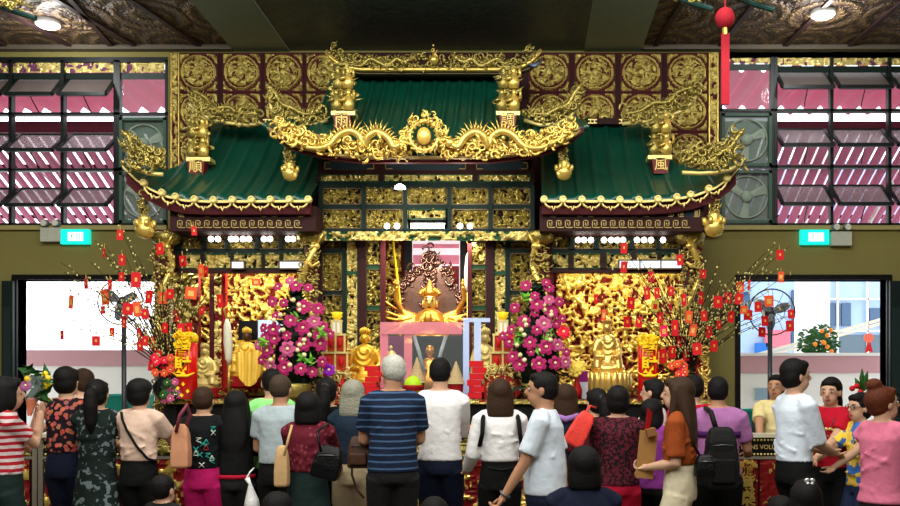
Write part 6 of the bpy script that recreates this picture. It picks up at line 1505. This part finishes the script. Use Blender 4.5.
C_YEL = cl('pale_yellow_cotton', (.92, .86, .62)); C_PNK = cl('pink_knit', (.88, .48, .60), rough=.9); C_JEA = cl('denim_blue', (.16, .22, .36)); C_CYN = cl('blue_yellow_print', (.25, .45, .75), col2=(.95, .80, .3), pattern='camo', pk=dict(scale=12, thr=.5))
C_DRK = cl('charcoal_cloth', (.12, .12, .12)); C_GLY = cl('black_vest_with_motifs', (.05, .06, .07))
LEATH = mat('black_leather', (.05, .05, .06), .35, bump=.2); LBRN = mat('brown_leather', (.30, .20, .15), .45, bump=.2)
HF = ((-.05, .24, .70), (.05, .24, .70)); HLOW = ((-.10, .27, .62), (.10, .27, .62)); HD = ((-.15, .02, .46), (.15, .02, .46))
# left group
p1 = person(5, 376, 6.3, -52, 'person in red and white striped top holding wrapped flowers at the left edge', hair=('bob', HBLK), shirt=C_STR, sleeve=.45, hem=0.53, bottom=('pants', C_DGR), hands=((-.05, .13, .82), (.00, .14, .845)), curl=.9, wf=1.02)
p2 = person(66, 367, 7.3, -4, 'person with short black hair in dark floral top and navy trousers', hair=('full', HBLK), shirt=C_FLO, sleeve=.85, hem=0.55, bottom=('pants', C_NVY), hands=HLOW, wf=1.0)
p3 = person(83, 369, 8.5, 75, 'person with brown hair turned left, behind the floral top', hair=('full', HBRN), shirt=C_CRM, bottom=('pants', C_BLK), hands=HLOW)
p4 = person(97, 379, 7.15, 3, 'person with black ponytail in a long dark camouflage dress', hair=('pony', HBLK), shirt=C_CAM, sleeve=.4, hem=.50, bottom=('dress', C_CAM), hands=HLOW, wf=1.0)
p5 = person(139, 379, 7.15, -5, 'person in black cap and cream T-shirt with a black cross-body strap', hair=('full', HBLK), shirt=C_CRM, sleeve=.45, hem=0.55, bottom=('pants', C_BLK), hands=((-.13, .26, .66), (.13, .26, .66)))
p6 = person(203, 386, 7.15, 0, 'person in black vest with small coloured motifs and magenta trousers', hair=('short', HBRN), shirt=C_GLY, sleeve=.12, hem=0.53, bottom=('pants', C_MAG), hands=HF, wf=1.02)
p7 = person(236, 390, 7.2, 4, 'person with long black hair dressed in black with a crimson hem', hair=('long', HBLK), shirt=C_BLK, sleeve=.85, hem=0.51, bottom=('pants', C_DRK), hands=HF, wf=1.03)
p9 = person(272, 368, 7.5, 25, 'person in pale green T-shirt half hidden behind the gray T-shirt', hair=('short', HBLK), shirt=C_LIM, sleeve=.4, bottom=('pants', C_BLK), hands=HF)
p8 = person(280, 374, 7.05, -8, 'person with cropped hair in gray T-shirt and black shorts', skin=SKINT, hair=('crop', HSTUB), shirt=C_GRY, sleeve=.45, hem=0.53, bottom=('shorts', C_BLK), hands=((-.12, .18, .60), (.06, .22, .68)), wf=1.1, belly=.01)
p11 = person(327, 377, 7.5, 0, 'person with black ponytail between the maroon top and the gray hair', hair=('pony', HBLK), shirt=C_BLK, bottom=('pants', C_BLK), hands=HF)
p10 = person(308, 391, 6.65, 2, 'person in maroon rosette top and dark green skirt with a black shoulder bag', hair=('bob', HBLK), shirt=C_MAR, sleeve=.95, hem=.56, bottom=('skirt', C_DGR), hands=HLOW, wf=1.04)
p12 = person(353, 379, 7.25, -3, 'person with shoulder-length gray hair in navy top and beige trousers', hair=('mid', HGRY), shirt=C_NV2, sleeve=.8, hem=0.53, bottom=('loose', C_BEI), hands=HF, wf=1.02)
p13 = person(393, 354, 6.6, 12, 'person with white hair in navy striped polo shirt', skin=SKINT, hair=('short', HWHT), shirt=C_NVS, sleeve=.5, hem=.47, bottom=('pants', C_DRK), hands=((-.10, .20, .62), (.10, .20, .62)), wf=1.06, belly=.012, head=(22, 0), collar=C_NVS)
p14 = person(440, 357, 7.2, 0, 'person in plain white long-sleeved shirt and black trousers standing in the centre', hair=('short', HBLK), shirt=C_WHT, sleeve=1.2, hem=0.49, bottom=('pants', C_NVY), hands=HF, wf=1.06, collar=C_WHT)
p15 = person(500, 378, 6.85, 6, 'person with brown shoulder-length hair in loose white blouse wearing black straps', hair=('mid', HBRN), shirt=C_WHT, sleeve=1.1, hem=0.56, bottom=('pants', C_BLK), hands=((-.15, .12, .56), (.12, .22, .62)), wf=1.02)
p17 = person(566, 383, 7.45, -4, 'person with brown hair in navy top and lilac scarf by the red bag', hair=('mid', HBRN), shirt=C_NVY, sleeve=.8, hem=.46, bottom=('loose', C_WHT), hands=HF)
p18 = person(597, 388, 7.3, 30, 'person in plain maroon top leaning by the counter with a red hair tie', hair=('pony', HBLK), shirt=C_MA2, sleeve=.8, hem=.46, bottom=('pants', C_BLK), hands=HF)
p20 = person(655, 378, 7.5, 62, 'person in white top and black backpack strap looking left', hair=('short', HBLK), shirt=C_WHT, sleeve=.5, bottom=('pants', C_BLK), hands=HF)
p19 = person(618, 386, 6.75, -6, 'person in patterned maroon and black top and crimson shorts', hair=('full', HBLK), shirt=C_MA3, sleeve=.6, hem=.47, bottom=('shorts', C_RSH), hands=((-.08, .22, .66), (.14, .20, .60)), wf=1.08)
p22 = person(652, 398, 7.15, -35, 'person in purple T-shirt and black trousers partly hidden by the cardboard fan', hair=('bob', HBLK), shirt=C_PUR, sleeve=.5, hem=.46, bottom=('pants', C_BLK), hands=HLOW)
p23 = person(694, 374, 7.35, -10, 'person in crimson shirt next to the black backpack', hair=('short', HBLK), shirt=C_RED, sleeve=.5, bottom=('pants', C_BLK), hands=HF, wf=1.05)
p24 = person(718, 376, 7.05, -14, 'person in lilac polo with a dark stripe carrying a black backpack', skin=SKINT, hair=('short', HBLK), shirt=C_LIL, sleeve=.5, hem=.47, bottom=('pants', C_BLK), hands=((-.05, .22, .62), (.14, .20, .62)), wf=1.15)
p21 = person(680, 376, 6.2, 68, 'person with long brown hair in rust blouse and cream trousers walking left', hair=('long', HBRN), shirt=C_ORB, sleeve=.6, hem=0.58, bottom=('loose', C_CRE), hands=((-.05, .13, .61), (.04, .15, .60)), curl=.9, stride=.05, head=(5, 0))
p16 = person(545, 371, 5.85, 78, 'person in white short-sleeved shirt walking left with a silver wristwatch', skin=SKINT, hair=('short', HBLK), shirt=C_WBL, sleeve=.55, hem=.47, bottom=('pants', C_NVY), hands=((-.12, .16, .47), (.14, -.06, .47)), wf=1.08, stride=.12, belly=.02, head=(8, 0), collar=C_WBL, curl=.9)
p25 = person(776, 374, 8.6, 168, 'person in pale yellow shirt standing behind the counter facing the hall', skin=SKINT, hair=('short', HBLK), shirt=C_YEL, sleeve=.45, bottom=('pants', C_BLK), hands=HLOW, head=(-18, 0))
p26 = person(794, 359, 6.7, -68, 'person in pale blue-white shirt with rolled sleeves facing the red T-shirt', hair=('full', HBLK), shirt=C_WBL, sleeve=.95, hem=0.52, bottom=('pants', C_BLK), hands=((.0, .17, .60), (.03, .19, .60)), head=(-15, 0), collar=C_WBL, wf=0.98)
p27 = person(831, 377, 7.35, 150, 'person in red printed T-shirt facing the camera with hands together', hair=('pony', HBLK), shirt=C_RED, sleeve=.45, hem=0.5, bottom=('pants', C_BLK), hands=((.03, .22, .60), (.06, .22, .60)), head=(-5, 4), wf=.98)
p28 = person(861, 393, 7.1, 112, 'young person with glasses in blue and yellow top behind the pink sweater', hair=('full', HBLK), shirt=C_CYN, sleeve=.5, bottom=('pants', C_JEA), hands=HLOW, wf=.92)
p29 = person(882, 385, 5.75, -50, 'person with auburn hair bun in pink knitted sweater at the right edge', hair=('bun', HRED), shirt=C_PNK, sleeve=1.2, hem=0.47, flare=1.1, bottom=('pants', C_DRK), hands=((.02, .24, .60), (.12, .26, .58)), wf=1.0, head=(-30, -5))
# kneeling and crouching in front
p30 = person(162, 474, 6.0, -20, 'child with short black hair low in front, between cream T-shirt and magenta trousers', hair=('crop', HBLK), shirt=C_DRK, sleeve=.5, hem=.46, bottom=('pants', C_BLK), kneel=1, h=1.25, hands=HLOW)
p31 = person(584, 445, 5.2, 4, 'person with black hair and navy top kneeling in the foreground', hair=('bob', HBLK), shirt=C_NVY, sleeve=.9, hem=.46, bottom=('pants', C_NVY), kneel=1, h=1.62, hands=HF, wf=1.1)
p32 = person(277, 491, 5.4, 0, 'person kneeling low in front of the maroon top, only black hair showing', hair=('bob', HBLK), shirt=C_BLK, bottom=('pants', C_BLK), kneel=2, h=1.5, hands=HF)
p33 = person(434, 496, 5.4, 8, 'person kneeling low in front of the white shirt, only black hair showing', hair=('bob', HBLK), shirt=C_BLK, bottom=('pants', C_BLK), kneel=2, h=1.5, hands=HF)
p34 = person(806, 479, 5.2, -6, 'person kneeling low with a silver butterfly clip in black hair', hair=('bob', HBLK), shirt=C_BLK, bottom=('pants', C_BLK), kneel=2, h=1.5, hands=HF)
p35 = person(781, 495, 5.4, 10, 'person kneeling low beside the silver hair clip, only dark crown showing', hair=('short', HBLK), shirt=C_DRK, bottom=('pants', C_BLK), kneel=2, h=1.5, hands=HF)
# --- what they wear and carry
def worn_strap(p, pts, r, mt, name='strap', flat=1.):
    m = MB(); m.tube([p['J'](*q) for q in pts], r, 6, flat=flat); return local(p, m, name, mt)
# cap
m = MB(); HP = p5['HP']; hs = p5['hs']; m.ell(HP(0, -.012, .055), (.092 * hs, .102 * hs, .072 * hs), p5['RM']); m.ell(HP(-.05, .10, .045), (.06 * hs, .055 * hs, .008 * hs), p5['RM']); local(p5, m, 'cap', C_DRK)
worn_strap(p5, [(-.075, -.03, .835), (-.05, -.066, .80), (-.02, -.080, .75), (.03, -.078, .67), (.075, -.06, .61), (.095, -.01, .59)], .011, C_BLK, 'cross_body_strap', 1)
# coloured motifs on the black vest
J = p6['J']; rnd = random.Random(5); MOT = [mat('motif_teal', (.15, .65, .60)), mat('motif_white', (.86, .86, .80)), mat('motif_red', (.6, .2, .2))]
for i in range(18):
    a = rnd.uniform(-.95, .95); f = .60 + .19 * ((i * .618) % 1); R = .094; c = V3(R * p6['k'] * math.sin(a), -.081 * p6['k'] * math.cos(a), f * p6['k']); m = MB(); s = .02; q = i % 3
    u = V3(math.cos(a), math.sin(a) * .85, 0); w_ = V3(0, 0, 1); th = V3(math.sin(a), -math.cos(a), 0) * .004; L = lambda x, z: c + u * x * s + w_ * z * s + th
    segs = (((-1, 1), (1, -1)), ((-1, -1), (1, 1))) if q == 0 else (((-1, -1), (1, -1)), ((1, -1), (0, 1)), ((0, 1), (-1, -1))) if q == 1 else (((-1, 1), (1, 1)), ((1, 1), (-1, 0)), ((-1, 0), (1, -1)))
    for (a1, b1), (a2, b2) in segs: m.tube([L(a1, b1), L(a2, b2)], .0035, 4)
    local(p6, m, 'printed_motif', MOT[[1, 0, 0, 1, 2, 0, 1][i % 7]])
# crimson hem on p7
m = MB(); r1, r2 = p7['ringf'](.535, .108, .083), p7['ringf'](.555, .106, .082); m.loft([r1, r2], 24); local(p7, m, 'crimson_hem', C_RSH)
def strap_pair(p, mt, zt=.83, zb=.58, w=.07, r=.013):
    for s in (-1, 1): worn_strap(p, [(s * w, .05, zt - .06), (s * w, .0, zt + .012), (s * (w + .006), -.055, zt - .03), (s * (w + .01), -.075, .74), (s * (w + .022), -.05, zb)], r, mt, 'bag_strap')
strap_pair(p15, C_BLK, zt=.83, zb=.68, w=.078, r=.017)
m = MB(); m.tube([p15['J'](-.06, -.07, .58), p15['J'](.0, -.085, .57), p15['J'](.06, -.07, .58)], .010, 6); local(p15, m, 'waist_strap', C_BLK)
# scarf
m = MB(); J = p17['J']; m.tube([J(-.06, .03, .835), J(-.055, -.045, .825), J(0, -.065, .81), J(.055, -.045, .825), J(.06, .03, .835)], .028, 8); local(p17, m, 'lilac_scarf', mat('lilac_scarf_cloth', (.62, .45, .72), .8))
m = MB(); m.ell(p18['HP'](.02, -.10, .03), .028, su=8, sv=6); local(p18, m, 'red_hair_bobble', RED)
# watch, glasses, clip
m = MB(); sh, el, wr = p16['arms'][0]; d = (wr - el).normalized(); a = d.orthogonal().normalized(); b = d.cross(a); c = wr - d * .01
m.tube([c + (a * math.cos(q) + b * math.sin(q)) * .031 for q in [i * PI / 8 for i in range(17)]], .009, 6); local(p16, m, 'wristwatch', STEEL)
m = MB(); HP = p28['HP']
for s in (-1, 1):
    c = HP(s * .032, .095, .006); m.tube([c + p28['RM'] @ V3(.022 * math.cos(q), 0, .017 * math.sin(q)) for q in [i * PI / 8 for i in range(17)]], .0028, 5); m.tube([HP(s * .054, .092, .01), HP(s * .076, .0, .01)], .0028, 5)
m.tube([HP(-.01, .097, .008), HP(.01, .097, .008)], .0028, 5); local(p28, m, 'glasses', EYED)
m = MB(); HP = p34['HP']
for s in (-1, 1): m.ell(HP(.01 + s * .016, -.07, .115), (.016, .006, .013), Matrix.Rotation(s * .5, 3, 'Y')); m.ell(HP(.01 + s * .012, -.085, .098), (.011, .006, .009))
local(p34, m, 'butterfly_clip', mat('silver_clip', (.85, .87, .86), .25, .6))
# shirt prints
m = MB(); J = p27['J']
for i, (a, b, r) in enumerate(((-.03, .735, .016), (-.012, .74, .018), (.01, .74, .018), (.03, .735, .016), (-.045, .71, .012), (-.02, .712, .012), (.02, .712, .012), (.045, .71, .012), (0, .705, .01))): m.ell(J(a, .077, b), (r, .006, r * .7))
local(p27, m, 'gold_chest_print', GOLDF)
m = MB(); m.tube([J(-.035, .03, .835), J(-.02, .078, .76), J(0, .082, .70), J(.02, .078, .76), J(.035, .03, .835)], .004, 5); local(p27, m, 'neck_cord', EYED)
m = MB(); J = p24['J']; r1, r2 = p24['ringf'](.705, .101, .079), p24['ringf'](.735, .104, .08); m.loft([r1, r2], 24); local(p24, m, 'purple_chest_band', mat('deep_purple_band', (.28, .10, .34), .8))
# --- bags (things of their own)
def world(p, x, y, z): return p['M'] @ p['J'](x, y, z)
def soft_bag(name, c, r, mt, label, strap=None, cat='bag', rot=0., strapr=.009, flap=True, smt=None):
    t = thing(name, (c.x, c.y, c.z - r[2]), label, cat); m = MB(); R_ = Matrix.Rotation(rot, 3, 'Y')
    def rr(z, fx, fy): return [c + R_ @ V3(sx * r[0] * fx, sy * r[1] * fy, z * r[2]) for sx, sy in ((-1, -1), (1, -1), (1, 1), (-1, 1))]
    lv = [rr(-1, .88, .9), rr(-.9, .98, 1), rr(-.2, 1, 1), rr(.55, .86, .8), rr(.92, .66 if cat == 'bag' else .7, .5), rr(1, .5, .3)]
    m.raw([v for q in lv for v in q], [(3, 2, 1, 0)] + [(i * 4 + j, i * 4 + (j + 1) % 4, i * 4 + 4 + (j + 1) % 4, i * 4 + 4 + j) for i in range(5) for j in range(4)] + [(20, 21, 22, 23)])
    blob('bag_body', m, mt, t, voxel=.01, smooth=7)
    if cat == 'backpack':
        m = MB(); q = c + V3(0, -r[1] * 1.0, -r[2] * .38); m.box(q.x - r[0] * .7, q.x + r[0] * .7, q.y - .03, q.y + .03, q.z - r[2] * .38, q.z + r[2] * .38); blob('front_pocket', m, mt, t, voxel=.01, smooth=6)
        m = MB(); m.ring(c + V3(0, 0, r[2] * .98), .03, .008, 12, 0, PI); m.build('grab_loop', mt, t, smooth=True)
    if flap: m = MB(); m.tube([c + V3(-r[0] * .6, -r[1] * .93, r[2] * .42), c + V3(0, -r[1] * .98, r[2] * .45), c + V3(r[0] * .6, -r[1] * .93, r[2] * .42)], .004, 5); m.build('zip', STEEL, t, smooth=True)
    if strap: m = MB(); m.tube(strap, strapr, 7); m.build('bag_strap', smt or mt, t, smooth=True)
    return t
c = P(328, 462, 6.4); soft_bag('handbag', c, (.10, .06, .12), LEATH, 'black leather handbag hanging from the shoulder of the maroon top', [P(321, 452, 6.2), P(317, 432, 6.22), world(p10, .10, -.03, .84), world(p10, .11, .04, .80)], rot=.25)
c = P(282, 466, 6.5); soft_bag('tote_bag', c, (.05, .05, .15), mat('tan_canvas', (.80, .66, .46), .7), 'tan cloth bag hanging beside the gray T-shirt and maroon top', [P(284, 456, 6.3), P(288, 440, 6.32), P(292, 425, 6.36)], flap=False)
c = P(181, 446, 6.9); soft_bag('tote_bag', c, (.07, .05, .17), mat('peach_canvas', (.82, .58, .44), .7), 'peach tote bag with maroon handles left of the black vest', [P(176, 432, 6.85), P(180, 415, 6.82), P(187, 405, 6.82), P(190, 415, 6.9), P(184, 432, 6.9)], flap=False, smt=mat('maroon_handle', (.55, .25, .30), .6), strapr=.014)
c = P(360, 452, 6.75); soft_bag('backpack', c, (.09, .06, .12), LBRN, 'brown leather backpack between the gray hair and the striped polo', [P(352, 457, 6.72), P(352, 475, 6.72), P(357, 490, 6.72), P(364, 498, 6.7)], cat='backpack')
c = P(721, 458, 6.62); soft_bag('backpack', c, (.12, .09, .23), mat('black_nylon', (.06, .065, .07), .6, bump=.2), 'large black backpack worn by the person in the lilac polo', [P(717, 432, 6.62), P(711, 412, 6.66), world(p24, -.06, 0, .845), world(p24, -.08, .06, .78)], cat='backpack', strapr=.02)
c = P(580, 429, 6.7); soft_bag('drawstring_bag', c, (.075, .05, .14), mat('coral_nylon', (.95, .28, .24), .5, bump=.2), 'coral red drawstring bag carried behind the walking white shirt', [P(584, 415, 6.7), P(590, 406, 6.72), P(596, 408, 6.8)], rot=.5, flap=False)
c = P(247, 489, 6.6); t = thing('plastic_bag', c, 'crumpled white plastic bag hanging beside the black shorts', 'bag'); m = MB(); m.tube([P(247, 478, 6.6), P(250, 484, 6.6), P(252, 500, 6.6), P(252, 515, 6.6)], [.02, .012, .05, .07], 9); m.build('bag_body', mat('white_plastic', (.92, .92, .92), .3, bump=.3), t, smooth=True)
m = MB(); m.tube([P(246, 479, 6.6), P(250, 472, 6.6), P(254, 468, 6.7)], .006, 5); m.build('bag_handle', WHITEP, t, smooth=True)
c = P(705, 466, 6.1); soft_bag('handbag', c, (.07, .05, .08), LEATH, 'dark printed handbag behind the cream trousers', [P(700, 456, 6.1), P(694, 445, 6.1), P(690, 432, 6.1)])
# sign fan / cardboard thing held by the rust blouse
t = thing('cardboard_sleeve', P(646, 465, 6.25), 'tan cardboard sleeve with joss sticks held by the rust blouse', 'holder')
m = MB(); m.bar(P(644, 478, 6.25), P(649, 431, 6.25), .12, .05, up=(0, 1, 0)); m.build('sleeve', mat('tan_card', (.68, .50, .28), .7), t); m = MB(); m.bar(P(646, 433, 6.22), P(655, 431, 6.22), .14, .05); m.build('folded_top', mat('brown_card', (.56, .38, .22), .7), t)
m = MB(); 
for k in range(5): m.tube([P(645 + k, 431, 6.24), P(648 + k, 408 + k, 6.24)], .004, 4)
m.build('joss_stick', REDD, t)
# wrapped bouquet of the striped shirt
def bouquet(px, py, Y, label, seed, s=1.):
    t = thing('wrapped_bouquet', P(px, py, Y), label, 'bouquet'); c = P(px, py, Y)
    m = MB(); m.loft([(c.z - .08 * s, c.x - .01, c.y, .02 * s, .02 * s), (c.z + .02 * s, c.x, c.y, .045 * s, .03 * s), (c.z + .11 * s, c.x + .01, c.y, .07 * s, .05 * s)], 12); m.build('orange_wrap', mat('peach_wrap', (.96, .55, .42), .5), t)
    m = MB(); m.loft([(c.z + .08 * s, c.x + .01, c.y, .07 * s, .05 * s), (c.z + .33 * s, c.x + .05, c.y, .15 * s, .06 * s)], 14); m.build('clear_film', mat('clear_film', (.9, .95, .97), .1, alpha=.22), t)
    flower(t, c + V3(-.03, -.04, .23) * s, .06 * s, V3(0, -1, .4), mat('mauve_petal', (.62, .32, .52), .6), n=9, seed=1)
    m = MB(); leafblob(m, c + V3(.10, 0, .25) * s, 22, (.05, .03, .12), seed, .09); leafblob(m, c + V3(-.03, .01, .34) * s, 12, (.02, .02, .09), seed + 1, .06); m.build('leaves', LEAF, t)
    m = MB()
    for k in range(7): m.ell(c + V3(.16 + .02 * math.sin(k * 2), -.01, .22 + .022 * k) * s, .022, su=7, sv=5)
    m.ell(c + V3(-.02, -.02, .30) * s, .025, su=7, sv=5); m.build('yellow_bloom', YELLOW, t, smooth=True)
bouquet(31, 408, 6.15, 'wrapped bouquet with mauve flower held up by the striped top', 3, .66)
t = thing('counter_flowers', P(862, 392, 7.6), 'pointed green leaves and red blooms on a stand behind the young person with glasses', 'flowers')
m = MB(); c = P(862, 392, 7.6)
for dx, dz in ((-.06, .12), (.0, .2), (.05, .18), (.09, .1)): m.tube([c, c + V3(dx * .6, 0, dz * .6), c + V3(dx, 0, dz)], [.006, .024, .002], 6, flat=.4)
m.build('spear_leaf', LEAF, t, smooth=True); m = MB(); m.tube([c, (c.x, c.y, 0)], .015, 6); m.build('stand', EYED, t)
m = MB(); [m.ell(c + V3(a, -.02, b), .025, su=7, sv=5) for a, b in ((-.09, .03), (-.05, .05), (.12, .02), (-.02, 0))]; m.build('red_bloom', RED, t, smooth=True)
tag_tube('yellow_phone_case', [P(722, 432, 6.2), P(722, 437, 6.2)], .02, YELLOW, 'small yellow key tag on the dark printed handbag', 'tag')
o = bpy.data.objects['yellow_phone_case']; o.name = 'key_tag'; o.location = (X(706, 6.02) - X(722, 6.2), -.12, Z(470, 6.02) - Z(434, 6.2))
# ------------------------------------------------------------------ added fill lights, niche tubes, frieze lights
def area(loc, target, sx, sy, e, col=(1, .97, .9), name='added_fill_light'):
    l = bpy.data.lights.new(name, 'AREA'); l.shape = 'RECTANGLE'; l.size = sx; l.size_y = sy; l.energy = e; l.color = col
    o = bpy.data.objects.new(name, l); COL.objects.link(o); o.location = loc
    o.rotation_euler = (Vector(target) - Vector(loc)).to_track_quat('-Z', 'Y').to_euler()
    return o
area((-1, 5.6, ZC - .05), (-1, 7.2, 0), 9, .5, 330)  # broad fills added to brighten hall and shrine, no fixtures behind them
area((-1, 1.0, ZC - .05), (-1, 6.0, 1), 9, 2, 560)
area((-1, 3.4, 5.0), (-1, 9.5, 2.6), 7, .5, 110)
area((X(245, 9.3), 9.3, Z(262, 9.3)), (X(250, 9.6), 9.75, 1.7), 1.2, .15, 30, (1, .93, .75), 'niche_tube_light')
area((X(432, 9.0), 9.0, Z(243, 9.0)), (X(432, 9.6), 9.45, 1.9), .9, .15, 15, (1, .93, .78), 'niche_tube_light')
area((X(620, 9.3), 9.3, Z(262, 9.3)), (X(620, 9.6), 9.75, 1.7), 1.2, .15, 30, (1, .93, .75), 'niche_tube_light')
for px in (400, 462):  # first at the spot lamp, second added to brighten the frieze
    l = bpy.data.lights.new('spot_and_fill_beam', 'POINT'); l.energy = 7; l.color = (1, .95, .85); l.shadow_soft_size = .05; o = bpy.data.objects.new('spot_and_fill_beam', l); COL.objects.link(o); o.location = P(px, 190, 8.5)
